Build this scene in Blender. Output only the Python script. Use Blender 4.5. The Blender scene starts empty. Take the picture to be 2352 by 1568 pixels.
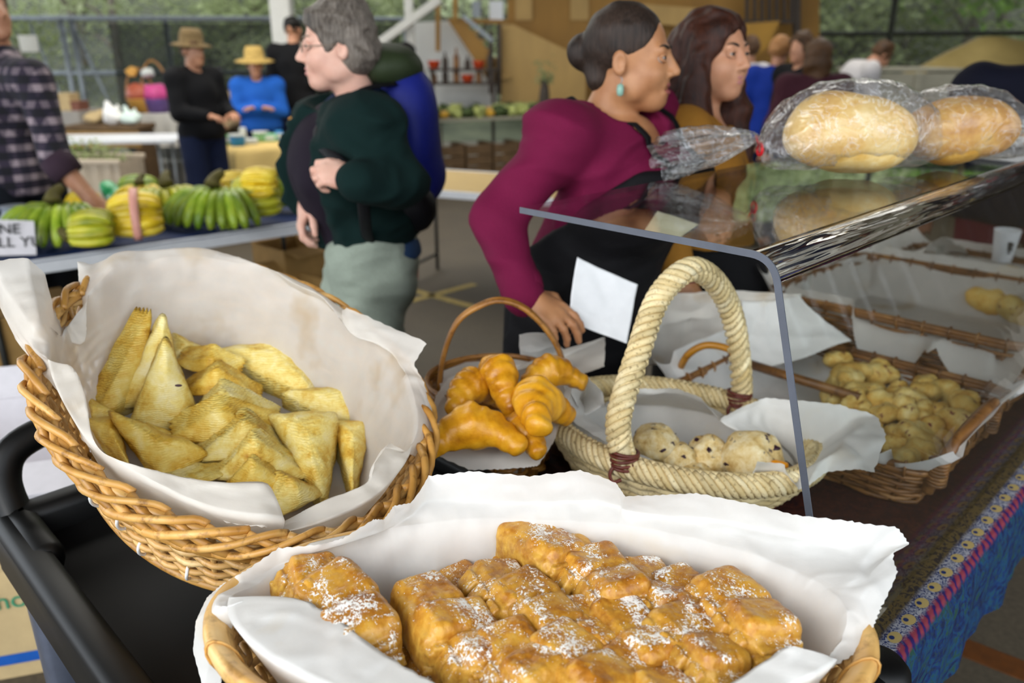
import bpy, bmesh, math, random
import numpy as np
from mathutils import Vector, Matrix, Quaternion, noise
random.seed(7)
scene = bpy.context.scene
COL = scene.collection
PI = math.pi

# ---------------------------------------------------------------- camera, world, light, exposure
CAM_H, CAM_T, CAM_F = 1.58, math.radians(20.2), 1829.0
cam_data = bpy.data.cameras.new('camera')
cam_data.sensor_width = 36.0
cam_data.lens = CAM_F / 2352.0 * 36.0
cam_data.clip_start = 0.02
cam_data.clip_end = 200
cam_data.dof.use_dof = True
cam_data.dof.focus_distance = 1.02
cam_data.dof.aperture_fstop = 3.4
cam_data.dof.aperture_blades = 0
cam = bpy.data.objects.new('camera', cam_data)
COL.objects.link(cam)
cam.location = (0, 0, CAM_H)
cam.rotation_euler = (PI / 2 - CAM_T, 0, 0)
scene.camera = cam

world = bpy.data.worlds.new('overcast_sky')
scene.world = world
world.use_nodes = True
_bg = world.node_tree.nodes['Background']
_bg.inputs[0].default_value = (0.86, 0.93, 1.0, 1)
_bg.inputs[1].default_value = 2.6

def area_light(name, loc, target, sx, sy, power, col=(1, 1, 1)):
    d = bpy.data.lights.new(name, 'AREA')
    d.shape = 'RECTANGLE'; d.size = sx; d.size_y = sy; d.energy = power; d.color = col
    o = bpy.data.objects.new(name, d); COL.objects.link(o)
    o.location = loc
    o.rotation_euler = (Vector(target) - Vector(loc)).to_track_quat('-Z', 'Y').to_euler()
    return o

# added area lamps: one lights the stall from behind left, two the hall
area_light('added_stall_light', (-2.6, -1.6, 3.5), (0.0, 1.0, 0.9), 2.6, 2.0, 100, (1.0, 0.98, 0.95))
area_light('added_hall_light', (-2.5, 6.5, 3.55), (-2.5, 6.5, 0), 4.0, 4.0, 190, (1.0, 0.97, 0.9))  # fill lamps under the closed roof, added to brighten the background
area_light('added_hall_light', (3.0, 7.5, 3.55), (3.0, 7.5, 0), 3.0, 3.0, 70, (1.0, 0.97, 0.9))

scene.view_settings.view_transform = 'Standard'
scene.view_settings.look = 'None'
scene.view_settings.gamma = 1.0
scene.view_settings.use_curve_mapping = False
scene.view_settings.exposure = 0.28
scene.cycles.max_bounces = 10
scene.cycles.transparent_max_bounces = 24
scene.cycles.caustics_reflective = False
scene.cycles.caustics_refractive = False
scene.cycles.sample_clamp_indirect = 6.0
scene.cycles.use_denoising = True

# ---------------------------------------------------------------- camera geometry (for measuring the photograph)
_c, _s = math.cos(CAM_T), math.sin(CAM_T)
def ray(px, py):
    x = (px - 1176) / CAM_F; y = (784 - py) / CAM_F
    return Vector((x, _c + y * _s, -_s + y * _c))
def PZ(px, py, z):
    d = ray(px, py); t = (z - CAM_H) / d.z
    return Vector((d.x * t, d.y * t, z))
def PY(px, py, y):
    d = ray(px, py); t = y / d.y
    return Vector((d.x * t, y, CAM_H + d.z * t))
def PP(px, py, p0, n):
    d = ray(px, py); o = Vector((0, 0, CAM_H))
    t = (Vector(p0) - o).dot(n) / d.dot(n)
    return o + d * t
R2 = math.sqrt(.5)
def UV(u, v, z=0.0):
    return Vector(((u + v) * R2, (u - v) * R2, z))
UD = UV(1, 0); VD = UV(0, 1)

# ---------------------------------------------------------------- objects
def tag(o, label=None, cat=None, group=None, kind=None):
    if label: o['label'] = label
    if cat: o['category'] = cat
    if group: o['group'] = group
    if kind: o['kind'] = kind
    return o
def thing(name, label, cat, loc=(0, 0, 0), rotz=0.0, group=None):
    o = bpy.data.objects.new(name, None); COL.objects.link(o)
    o.empty_display_size = .05
    o.location = loc; o.rotation_euler = (0, 0, rotz)
    return tag(o, label, cat, group)
def mesh(name, VF, smooth=True):
    V, F = VF
    me = bpy.data.meshes.new(name)
    if isinstance(V, np.ndarray) and isinstance(F, np.ndarray):
        nv, nf, k = len(V), len(F), F.shape[1]
        me.vertices.add(nv); me.vertices.foreach_set('co', V.astype(np.float32).ravel())
        me.loops.add(nf * k); me.loops.foreach_set('vertex_index', F.astype(np.int32).ravel())
        me.polygons.add(nf)
        me.polygons.foreach_set('loop_start', np.arange(0, nf * k, k, dtype=np.int32))
        me.polygons.foreach_set('loop_total', np.full(nf, k, dtype=np.int32))
        me.update(calc_edges=True)
        me.validate()
    else:
        me.from_pydata([tuple(v) for v in V], [], F)
        me.update()
    if smooth:
        me.polygons.foreach_set('use_smooth', np.ones(len(me.polygons), dtype=bool))
        me.update()
    return me
def obj(name, VF, mat, parent=None, smooth=True, loc=None, rot=None, world=False):
    """one mesh object; world=True: the vertices are world coordinates although it has a parent"""
    me = VF if isinstance(VF, bpy.types.Mesh) else mesh(name, VF, smooth)
    o = bpy.data.objects.new(name, me); COL.objects.link(o)
    if mat is not None and not me.materials:
        me.materials.append(mat)
    if parent is not None:
        o.parent = parent
        if world:
            o.matrix_parent_inverse = (Matrix.Translation(parent.location) @ parent.rotation_euler.to_matrix().to_4x4()).inverted()
    if loc is not None: o.location = loc
    if rot is not None: o.rotation_euler = rot
    return o
def copy_tree(root, kids, loc=None, rot=None, label=None):
    r = root.copy(); COL.objects.link(r)
    if loc is not None: r.location = loc
    if rot is not None: r.rotation_euler = rot
    if label: r['label'] = label
    for k in kids:
        c = k.copy(); COL.objects.link(c); c.parent = r
    return r

# ---------------------------------------------------------------- mesh makers (all return vertices, faces)
def join(*parts):
    V, F = [], []
    for v, f in parts:
        n = len(V)
        V += [tuple(p) for p in v]
        F += [tuple(int(i) + n for i in q) for q in f]
    return V, F
def xf(VF, M):
    return [M @ Vector(v) for v in VF[0]], VF[1]
def box(sx, sy, sz, c=(0, 0, 0), bev=0.0, seg=2):
    bm = bmesh.new()
    bmesh.ops.create_cube(bm, size=1.0)
    for v in bm.verts:
        v.co = Vector((v.co.x * sx, v.co.y * sy, v.co.z * sz))
    if bev > 0:
        bmesh.ops.bevel(bm, geom=list(bm.edges), offset=bev, segments=seg, affect='EDGES', profile=.5)
    bm.verts.index_update()
    V = [v.co + Vector(c) for v in bm.verts]; F = [[v.index for v in f.verts] for f in bm.faces]
    bm.free()
    return V, F
def bar(a, b, w, h, bev=0.0):
    """a box beam from a to b"""
    a, b = Vector(a), Vector(b); d = b - a
    M = Matrix.Translation((a + b) / 2) @ d.to_track_quat('X', 'Z').to_matrix().to_4x4()
    return xf(box(d.length, w, h, bev=bev), M)
def spline(pts, n, closed=False):
    P = [Vector(p) for p in pts]; m = len(P); out = []
    tot = m if closed else m - 1
    for i in range(n):
        t = i / (n if closed else n - 1) * tot
        k = min(int(t), tot - 1); f = t - k
        if closed:
            p0, p1, p2, p3 = P[(k - 1) % m], P[k % m], P[(k + 1) % m], P[(k + 2) % m]
        else:
            p0, p1, p2, p3 = P[max(k - 1, 0)], P[k], P[min(k + 1, m - 1)], P[min(k + 2, m - 1)]
        out.append(.5 * ((2 * p1) + (p2 - p0) * f + (2 * p0 - 5 * p1 + 4 * p2 - p3) * f * f + (3 * p1 - p0 - 3 * p2 + p3) * f ** 3))
    return out
def tube(path, r, sides=8, closed=False, caps=True, flat=1.0, up=None):
    P = [Vector(p) for p in path]; n = len(P)
    R = r if isinstance(r, (list, tuple)) else [r] * n
    V, F = [], []
    t0 = (P[1] - P[0]).normalized()
    nrm = Vector(up) if up is not None else (Vector((0, 0, 1)) if abs(t0.z) < .9 else Vector((1, 0, 0)))
    for i in range(n):
        if closed: t = P[(i + 1) % n] - P[i - 1]
        else: t = P[min(i + 1, n - 1)] - P[max(i - 1, 0)]
        if t.length < 1e-9: t = t0
        t = t.normalized()
        ref = Vector(up) if up is not None else nrm
        nn = ref - t * ref.dot(t)
        if nn.length < 1e-5: nn = t.orthogonal()
        nrm = nn.normalized(); b = t.cross(nrm)
        for k in range(sides):
            a = 2 * PI * k / sides
            V.append(P[i] + nrm * (math.cos(a) * R[i] * flat) + b * (math.sin(a) * R[i]))
    m = n if closed else n - 1
    for i in range(m):
        j = (i + 1) % n
        for k in range(sides):
            l = (k + 1) % sides
            F.append((i * sides + k, i * sides + l, j * sides + l, j * sides + k))
    if caps and not closed:
        F.append(tuple(range(sides - 1, -1, -1)))
        F.append(tuple((n - 1) * sides + k for k in range(sides)))
    return V, F
def lathe(prof, n=24, R=None):
    """turn (r, z) points round z; R(angle) scales the radius for other outlines"""
    V, F = [], []
    m = len(prof)
    for i, (r, z) in enumerate(prof):
        for k in range(n):
            a = 2 * PI * k / n; q = r * (R(a) if R else 1.0)
            V.append((q * math.cos(a), q * math.sin(a), z))
    for i in range(m - 1):
        for k in range(n):
            l = (k + 1) % n
            F.append((i * n + k, i * n + l, (i + 1) * n + l, (i + 1) * n + k))
    if prof[0][0] > 1e-6: F.append(tuple(range(n - 1, -1, -1)))
    if prof[-1][0] > 1e-6: F.append(tuple((m - 1) * n + k for k in range(n)))
    return V, F
def grid(fn, nu, nv, closed_u=False):
    V = [fn(i / (nu if closed_u else nu - 1), j / (nv - 1)) for j in range(nv) for i in range(nu)]
    F = []
    for j in range(nv - 1):
        for i in range(nu if closed_u else nu - 1):
            k = (i + 1) % nu
            F.append((j * nu + i, j * nu + k, (j + 1) * nu + k, (j + 1) * nu + i))
    return V, F
def prism(pts, h):
    """extrude a flat outline of (x, y) points from z=0 to z=h"""
    n = len(pts)
    V = [(x, y, 0) for x, y in pts] + [(x, y, h) for x, y in pts]
    F = [tuple(range(n - 1, -1, -1)), tuple(range(n, 2 * n))]
    F += [(i, (i + 1) % n, n + (i + 1) % n, n + i) for i in range(n)]
    return V, F
def slab(pts, th):
    """thin solid sheet from a ring of 3D points"""
    P = [Vector(p) for p in pts]; n = len(P)
    nn = Vector((0, 0, 0))
    for i in range(n): nn += P[i].cross(P[(i + 1) % n])
    nn.normalize()
    V = [p - nn * th / 2 for p in P] + [p + nn * th / 2 for p in P]
    F = [tuple(range(n - 1, -1, -1)), tuple(range(n, 2 * n))] + [(i, (i + 1) % n, n + (i + 1) % n, n + i) for i in range(n)]
    return V, F
def ico(r, sub=2, c=(0, 0, 0), sc=(1, 1, 1)):
    bm = bmesh.new(); bmesh.ops.create_icosphere(bm, subdivisions=sub, radius=r)
    bm.verts.index_update()
    V = [Vector((v.co.x * sc[0], v.co.y * sc[1], v.co.z * sc[2])) + Vector(c) for v in bm.verts]
    F = [[v.index for v in f.verts] for f in bm.faces]; bm.free()
    return V, F
def jitter(VF, amp, scale, seed=0.0, oct=2):
    """push every vertex about by smooth noise"""
    out = []
    s = Vector((seed * 7.3, seed * 3.1, seed * 5.7))
    for v in VF[0]:
        v = Vector(v); p = v * scale + s
        d = noise.noise_vector(p)
        if oct > 1: d = d + noise.noise_vector(p * 2.3 + s) * .45
        if oct > 2: d = d + noise.noise_vector(p * 5.1 - s) * .25
        out.append(v + d * amp)
    return out, VF[1]

# ---------------------------------------------------------------- smooth solid modelling (union of round primitives, surface nets)
def rotm(rx=0, ry=0, rz=0):
    return np.array((Matrix.Rotation(rz, 3, 'Z') @ Matrix.Rotation(ry, 3, 'Y') @ Matrix.Rotation(rx, 3, 'X')))
def solid(prims, res, k=.02, pad=None, cuts=()):
    """prims: ('c', a, b, ra, rb) tapered capsule, ('e', centre, radii, 3x3 or None) ellipsoid,
    ('s', centre, radii, R) carve an ellipsoid,
    ('b', centre, half sizes, R, blend, rounding) box, each with an optional last number for its own blend;
    cuts: (point, normal) keeps what lies below the plane"""
    lo = np.full(3, 1e9); hi = np.full(3, -1e9); bb = []
    for p in prims:
        if p[0] == 'c':
            a, b = np.array(p[1], float), np.array(p[2], float); r = max(p[3], p[4])
            l, h = np.minimum(a, b) - r, np.maximum(a, b) + r
        else:
            cc = np.array(p[1], float); r = max(p[2]) * (1.75 if p[0] == 'b' else 1); l, h = cc - r, cc + r
        bb.append((l, h))
        if p[0] != 's': lo = np.minimum(lo, l); hi = np.maximum(hi, h)
    lo -= res * 3; hi += res * 3
    n = np.ceil((hi - lo) / res).astype(int) + 1
    ax = [lo[i] + np.arange(n[i]) * res for i in range(3)]
    D = np.full(n, 1.0, dtype=np.float32)
    for p, (l, h) in zip(prims, bb):
        kk = p[5] if p[0] == 'c' and len(p) > 5 else (p[4] if p[0] != 'c' and len(p) > 4 else k)
        m = kk * 1.2 + res * 3
        i0 = np.clip(np.floor((l - m - lo) / res).astype(int), 0, n); i1 = np.clip(np.ceil((h + m - lo) / res).astype(int) + 1, 0, n)
        if (i1 <= i0).any(): continue
        X = ax[0][i0[0]:i1[0]][:, None, None]; Y = ax[1][i0[1]:i1[1]][None, :, None]; Zz = ax[2][i0[2]:i1[2]][None, None, :]
        if p[0] == 'c':
            a, b = np.array(p[1], float), np.array(p[2], float); d = b - a; L = max((d * d).sum(), 1e-12)
            t = np.clip(((X - a[0]) * d[0] + (Y - a[1]) * d[1] + (Zz - a[2]) * d[2]) / L, 0, 1)
            q = np.sqrt((X - a[0] - t * d[0]) ** 2 + (Y - a[1] - t * d[1]) ** 2 + (Zz - a[2] - t * d[2]) ** 2) - (p[3] + t * (p[4] - p[3]))
        else:
            cc = p[1]; x, y, z = X - cc[0], Y - cc[1], Zz - cc[2]
            if len(p) > 3 and p[3] is not None:
                R = np.asarray(p[3]); x, y, z = R[0, 0] * x + R[1, 0] * y + R[2, 0] * z, R[0, 1] * x + R[1, 1] * y + R[2, 1] * z, R[0, 2] * x + R[1, 2] * y + R[2, 2] * z
            r = p[2]
            if p[0] == 'b':
                rd = p[5]
                ax_, ay_, az_ = np.abs(x) - (r[0] - rd), np.abs(y) - (r[1] - rd), np.abs(z) - (r[2] - rd)
                q = np.sqrt(np.maximum(ax_, 0) ** 2 + np.maximum(ay_, 0) ** 2 + np.maximum(az_, 0) ** 2) + np.minimum(np.maximum(np.maximum(ax_, ay_), az_), 0) - rd
            k0 = np.sqrt((x / r[0]) ** 2 + (y / r[1]) ** 2 + (z / r[2]) ** 2)
            k1 = np.sqrt((x / r[0] ** 2) ** 2 + (y / r[1] ** 2) ** 2 + (z / r[2] ** 2) ** 2)
            if p[0] != 'b': q = k0 * (k0 - 1) / np.maximum(k1, 1e-9)
        sl = D[i0[0]:i1[0], i0[1]:i1[1], i0[2]:i1[2]]
        if p[0] == 's':
            hh = np.clip(.5 - .5 * (sl + q) / kk, 0, 1)
            sl[...] = sl * (1 - hh) - q * hh + kk * hh * (1 - hh)
        else:
            hh = np.clip(.5 + .5 * (sl - q) / kk, 0, 1)
            sl[...] = sl * (1 - hh) + q * hh - kk * hh * (1 - hh)
    for pt, nn in cuts:
        nn = np.array(Vector(nn).normalized()); pt = np.array(pt, float)
        pl = (ax[0][:, None, None] - pt[0]) * nn[0] + (ax[1][None, :, None] - pt[1]) * nn[1] + (ax[2][None, None, :] - pt[2]) * nn[2]
        D = np.maximum(D, pl.astype(np.float32))
    # surface nets
    S = D < 0
    c8 = [(0, 0, 0), (1, 0, 0), (0, 1, 0), (1, 1, 0), (0, 0, 1), (1, 0, 1), (0, 1, 1), (1, 1, 1)]
    nx, ny, nz = n - 1
    cnt = np.zeros((nx, ny, nz), np.int8)
    for a, b, e in c8: cnt += S[a:a + nx, b:b + ny, e:e + nz]
    act = (cnt > 0) & (cnt < 8)
    I = np.argwhere(act)
    vals = np.stack([D[I[:, 0] + a, I[:, 1] + b, I[:, 2] + e] for a, b, e in c8], 1)
    pos = np.zeros((len(I), 3)); num = np.zeros(len(I))
    for i in range(8):
        for j in range(i + 1, 8):
            da = np.array(c8[j]) - np.array(c8[i])
            if abs(da).sum() != 1: continue
            va, vb = vals[:, i], vals[:, j]
            cr = (va < 0) != (vb < 0)
            t = np.where(cr, va / np.where(cr, va - vb, 1), 0)
            pos += np.where(cr[:, None], np.array(c8[i]) + t[:, None] * da, 0); num += cr
    V = lo + (I + pos / num[:, None]) * res
    idx = np.full((nx, ny, nz), -1, np.int32); idx[act] = np.arange(len(I))
    Fs = []
    for axis in range(3):
        sh = [slice(1, None)] * 3
        u, w = (axis + 1) % 3, (axis + 2) % 3
        A = S[:-1] if axis == 0 else (S[:, :-1] if axis == 1 else S[:, :, :-1])
        B = S[1:] if axis == 0 else (S[:, 1:] if axis == 1 else S[:, :, 1:])
        E = np.argwhere(A != B)
        E = E[(E[:, u] > 0) & (E[:, w] > 0) & (E[:, u] < n[u] - 1) & (E[:, w] < n[w] - 1)]
        du = np.zeros(3, int); du[u] = 1; dw = np.zeros(3, int); dw[w] = 1
        q = [idx[tuple((E - o).T)] for o in (0 * du, du, du + dw, dw)]
        ins = S[tuple(E.T)]
        Q = np.stack(q, 1)
        Q[~ins] = Q[~ins][:, ::-1]
        Fs.append(Q)
    F = np.concatenate(Fs)
    F = F[(F >= 0).all(1)]
    return V, F
def npnoise(V, amp, scale, seed=0):
    out = np.array(V, float)
    s = Vector((seed * 3.7, seed * 1.9, seed * 2.3))
    for i in range(len(out)):
        p = Vector(out[i]) * scale + s
        d = noise.noise_vector(p)
        out[i] += np.array(d) * amp
    return out
# ---------------------------------------------------------------- materials
def C(h, g=1.0):
    """sRGB hex to linear"""
    v = [int(h[i:i + 2], 16) / 255 for i in (0, 2, 4)]
    return tuple((x / 12.92 if x <= .04045 else ((x + .055) / 1.055) ** 2.4) * g for x in v) + (1,)
class NT:
    def __init__(s, name):
        s.m = bpy.data.materials.new(name); s.m.use_nodes = True
        s.t = s.m.node_tree; s.b = s.t.nodes['Principled BSDF']; s.out = s.t.nodes['Material Output']
    def n(s, typ, **kw):
        x = s.t.nodes.new(typ)
        for k, v in kw.items():
            if k.startswith('i_'):
                key = k[2:]; x.inputs[int(key) if key.isdigit() else key].default_value = v
            else: setattr(x, k, v)
        return x
    def l(s, a, b): s.t.links.new(a, b)
    def coord(s, which='Object', scale=(1, 1, 1), rnd=True):
        tc = s.n('ShaderNodeTexCoord'); mp = s.n('ShaderNodeMapping'); mp.inputs['Scale'].default_value = scale
        s.l(tc.outputs[which], mp.inputs[0])
        if rnd:
            oi = s.n('ShaderNodeObjectInfo'); mm = s.n('ShaderNodeMath', operation='MULTIPLY', i_1=37.0)
            s.l(oi.outputs['Random'], mm.inputs[0]); s.l(mm.outputs[0], mp.inputs['Location'])
        return mp.outputs[0]
    def noise(s, co, scale, detail=4, rough=.55, dist=0.0):
        x = s.n('ShaderNodeTexNoise'); x.inputs['Scale'].default_value = scale; x.inputs['Detail'].default_value = detail
        x.inputs['Roughness'].default_value = rough; x.inputs['Distortion'].default_value = dist
        s.l(co, x.inputs['Vector']); return x.outputs[0]
    def ramp(s, f, stops, interp='LINEAR'):
        x = s.n('ShaderNodeValToRGB'); r = x.color_ramp; r.interpolation = interp
        r.elements[0].position, r.elements[0].color = stops[0]
        r.elements[1].position, r.elements[1].color = stops[-1]
        for p, c in stops[1:-1]:
            e = r.elements.new(p); e.color = c
        s.l(f, x.inputs[0]); return x.outputs[0]
    def mix(s, f, a, b, blend='MIX'):
        x = s.n('ShaderNodeMix', data_type='RGBA', blend_type=blend)
        for v, i in ((f, 0), (a, 6), (b, 7)):
            if hasattr(v, 'is_linked'): s.l(v, x.inputs[i])
            else: x.inputs[i].default_value = v
        return x.outputs[2]
    def math(s, op, a, b=0.0):
        x = s.n('ShaderNodeMath', operation=op)
        for v, i in ((a, 0), (b, 1)):
            if hasattr(v, 'is_linked'): s.l(v, x.inputs[i])
            else: x.inputs[i].default_value = v
        return x.outputs[0]
    def bump(s, h, strength=.3, dist=.004, to=None):
        x = s.n('ShaderNodeBump'); x.inputs['Strength'].default_value = strength; x.inputs['Distance'].default_value = dist
        s.l(h, x.inputs['Height']); s.l(x.outputs[0], (to or s.b).inputs['Normal']); return x.outputs[0]
    def set(s, **kw):
        for k, v in kw.items(): s.b.inputs[k.replace('_', ' ')].default_value = v
        return s
    def col(s, c):
        if hasattr(c, 'is_linked'): s.l(c, s.b.inputs['Base Color'])
        else: s.b.inputs['Base Color'].default_value = c
        return s
def plain(name, c, rough=.6, metal=0.0, var=.12, scale=30.0, bump=0.0, spec=.4, rnd=0.0, c2=None, stretch=(1, 1, 1), detail=4):
    """procedural colour with mottling, and per-object variation rnd"""
    t = NT(name); co = t.coord(scale=stretch)
    f = t.noise(co, scale, detail)
    a = C(c) if isinstance(c, str) else c
    b = (C(c2) if isinstance(c2, str) else c2) if c2 else tuple(x * (1 - 2 * var) for x in a[:3]) + (1,)
    r = t.ramp(f, [(.3, b), (.7, a)])
    if rnd > 0:
        oi = t.n('ShaderNodeObjectInfo'); mr = t.n('ShaderNodeMapRange'); mr.inputs[3].default_value = 1 - rnd; mr.inputs[4].default_value = 1 + rnd
        t.l(oi.outputs['Random'], mr.inputs[0])
        hs = t.n('ShaderNodeHueSaturation'); t.l(mr.outputs[0], hs.inputs['Value']); t.l(r, hs.inputs['Color']); r = hs.outputs[0]
    t.col(r).set(Roughness=rough, Metallic=metal, Specular_IOR_Level=spec)
    if bump > 0: t.bump(f, bump, .003)
    return t.m
M = {}
# --- papers
def paper_mat(name, c, transl=.35, stain=None, see=.0):
    t = NT(name); co = t.coord(rnd=False)
    f = t.noise(co, 26, 5); f2 = t.noise(co, 240, 3)
    base = t.ramp(f, [(.3, tuple(x * .93 for x in C(c)[:3]) + (1,)), (.7, C(c))])
    if stain:
        g = t.noise(co, 9, 3); g2 = t.ramp(g, [(.58, (0, 0, 0, 1)), (.74, (1, 1, 1, 1))])
        base = t.mix(g2, base, C(stain))
    t.col(base).set(Roughness=.62, Specular_IOR_Level=.35)
    nb = t.bump(f2, .12, .001)
    tr = t.n('ShaderNodeBsdfTranslucent'); t.l(base, tr.inputs[0])
    mx = t.n('ShaderNodeMixShader'); mx.inputs[0].default_value = transl
    t.l(t.b.outputs[0], mx.inputs[1]); t.l(tr.outputs[0], mx.inputs[2])
    ts = t.n('ShaderNodeBsdfTransparent'); m2 = t.n('ShaderNodeMixShader'); m2.inputs[0].default_value = see
    t.l(mx.outputs[0], m2.inputs[1]); t.l(ts.outputs[0], m2.inputs[2]); t.l(m2.outputs[0], t.out.inputs[0])
    return t.m
M['paper'] = paper_mat('waxed_paper', 'f0eeea', .30, 'e8dfcf', .05)
M['paper2'] = paper_mat('waxed_paper_greasy', 'efe9e0', .34, 'dcccb4', .16)
M['papersheet'] = paper_mat('white_sheet_paper', 'f6f6f8', .12)
# --- wicker
def wicker_mat(name, c1, c2, c3, spec=.5, rough=.42, sc=60, val=.75):
    t = NT(name); co = t.coord()
    f = t.noise(co, sc, 5, .6); g = t.noise(co, 14, 3)
    r = t.ramp(g, [(.3, C(c1)), (.55, C(c2)), (.75, C(c3))])
    d = t.ramp(f, [(.30, (.25, .18, .1, 1)), (.46, (1, 1, 1, 1))])
    r = t.mix(.75, r, d, 'MULTIPLY')
    oi = t.n('ShaderNodeObjectInfo'); mr = t.n('ShaderNodeMapRange'); mr.inputs[3].default_value = val; mr.inputs[4].default_value = 1.15
    t.l(oi.outputs['Random'], mr.inputs[0]); hs = t.n('ShaderNodeHueSaturation'); t.l(mr.outputs[0], hs.inputs['Value']); t.l(r, hs.inputs['Color'])
    t.col(hs.outputs[0]).set(Roughness=rough, Specular_IOR_Level=spec)
    t.bump(f, .25, .002); return t.m
M['wicker'] = wicker_mat('honey_wicker', 'b08448', 'ccA060', 'e0c088')
M['wicker_edge'] = wicker_mat('honey_wicker_border', 'a8742e', 'c4924a', 'd8b06c')
M['wicker_dark'] = wicker_mat('brown_wicker', '5a3816', '84582a', 'a87a44')
M['wicker_small'] = wicker_mat('amber_wicker', '7a4c16', 'a06c2c', 'b8843c')
M['bamboo'] = wicker_mat('split_bamboo', 'b88442', 'd4a864', 'e2c084', sc=25)
M['cane'] = wicker_mat('golden_cane', 'a06a14', 'b87c1c', 'c89030', sc=30)
M['rope'] = wicker_mat('straw_rope', 'c0a874', 'd6c294', 'e8dab4', spec=.3, rough=.6, sc=160, val=.9)
M['leather'] = plain('brown_leather_cord', '6a3024', .4, var=.2, scale=40, bump=.2)
M['ziptie'] = plain('white_nylon_tie', 'e4e2de', .4, var=.05)
# --- pastry
def pastry_mat(name, stops, sugar=0.0, bumpsc=90, rough=.45, layers=False, spots=None, var=.12, bscale=22, flank=None):
    t = NT(name); co = t.coord()
    f = t.noise(co, bscale, 5, .6, .4); g = t.noise(co, bumpsc, 4, .6)
    mixf = t.math('ADD', t.math('MULTIPLY', f, .72), t.math('MULTIPLY', g, .28))
    r = t.ramp(mixf, [(p, C(c)) for p, c in stops])
    if flank:
        tc = t.n('ShaderNodeTexCoord'); sz = t.n('ShaderNodeSeparateXYZ'); t.l(tc.outputs['Object'], sz.inputs[0])
        zz = t.math('ADD', sz.outputs[2], t.math('MULTIPLY', f, .016))
        r = t.mix(t.ramp(zz, [(.033, (1, 1, 1, 1)), (.055, (0, 0, 0, 1))]), r, t.ramp(g, [(.35, C(flank[0])), (.65, C(flank[1]))]))
    if spots:
        h = t.noise(co, 60, 2, .5); hf = t.ramp(h, [(.64, (0, 0, 0, 1)), (.72, (1, 1, 1, 1))]); r = t.mix(hf, r, C(spots))
    hgt = g
    if layers:
        w = t.n('ShaderNodeTexWave', wave_type='BANDS', bands_direction='Z'); w.inputs['Scale'].default_value = 95; w.inputs['Distortion'].default_value = 6; w.inputs['Detail'].default_value = 3; w.inputs['Detail Scale'].default_value = 1.2
        t.l(co, w.inputs['Vector'])
        hgt = t.math('ADD', g, t.math('MULTIPLY', w.outputs['Fac'], .5))
    oi = t.n('ShaderNodeObjectInfo'); mr = t.n('ShaderNodeMapRange'); mr.inputs[3].default_value = 1 - var; mr.inputs[4].default_value = 1 + var
    t.l(oi.outputs['Random'], mr.inputs[0]); hs = t.n('ShaderNodeHueSaturation'); t.l(mr.outputs[0], hs.inputs['Value']); t.l(r, hs.inputs['Color']); r = hs.outputs[0]
    t.set(Roughness=rough, Specular_IOR_Level=.45)
    if sugar > 0:
        a = t.noise(co, 300, 3, .8); b = t.noise(co, 24, 3, .6)
        geo = t.n('ShaderNodeNewGeometry'); sp = t.n('ShaderNodeSeparateXYZ'); t.l(geo.outputs['Normal'], sp.inputs[0])
        up = t.math('MULTIPLY', sp.outputs[2], .10)
        s_ = t.math('ADD', t.math('ADD', t.math('MULTIPLY', a, .55), t.math('MULTIPLY', b, .55)), up)
        sf = t.ramp(s_, [(sugar, (0, 0, 0, 1)), (sugar + .035, (1, 1, 1, 1))])
        r = t.mix(sf, r, C('fbf8f2'))
        hgt = t.math('ADD', hgt, t.math('MULTIPLY', sf, 1.2))
        rr = t.math('ADD', rough, t.math('MULTIPLY', sf, .4)); t.l(rr, t.b.inputs['Roughness'])
    t.col(r); t.bump(hgt, .45, .003)
    return t.m
M['turnover'] = pastry_mat('turnover_crust', [(.34, 'bc8826'), (.43, 'dcb64e'), (.52, 'ebd47c'), (.68, 'f4e6b0')], layers=True)
M['turnover_dark'] = pastry_mat('turnover_crust_deep', [(.34, 'b07e1c'), (.45, 'd6aa3c'), (.56, 'e4c664'), (.72, 'eedc98')], layers=True)
M['strudel'] = pastry_mat('sugared_crust', [(.32, '7c430e'), (.44, 'ac6c1c'), (.55, 'ca9232'), (.72, 'd8ac52')], sugar=.69, rough=.33, flank=('a87224', 'd0a448'))
M['strudel_side'] = pastry_mat('sugared_crust_pale', [(.32, 'a8661a'), (.45, 'c8923c'), (.6, 'd8ae5a'), (.72, 'e4c684')], sugar=.73, rough=.4)
M['croissant'] = pastry_mat('croissant_crust', [(.32, 'a0600a'), (.46, 'c88814'), (.58, 'd89c24'), (.74, 'e4b040')], rough=.35, bumpsc=60)
M['scone'] = pastry_mat('scone_crumb', [(.34, 'b08a48'), (.46, 'd4b87c'), (.58, 'e2d0a4'), (.72, 'ece0c4')], rough=.75, spots='3e2430', bumpsc=120, bscale=40)
M['scone_pale'] = pastry_mat('berry_scone_crust', [(.34, 'b88434'), (.46, 'd8b058'), (.58, 'e4c87c'), (.72, 'eedca4')], rough=.7, spots='7a3a2c', bumpsc=80)
M['filling'] = plain('orange_filling', 'f09a10', .3, var=.1)
M['berry'] = plain('dark_berry', '3a1c2a', .35, var=.2)
M['loaf'] = pastry_mat('loaf_crust', [(.32, 'c08a34'), (.46, 'd8ac58'), (.58, 'e4c480'), (.72, 'f0dcac')], rough=.7, bumpsc=70, bscale=12)
M['loaf_brown'] = pastry_mat('brown_loaf_crust', [(.32, 'a86e1e'), (.46, 'c48c34'), (.58, 'd6a650'), (.72, 'e2c080')], rough=.6, bumpsc=120, bscale=16)
M['crumb'] = plain('pastry_crumbs', 'b88030', .7, var=.3, scale=200)
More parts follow.
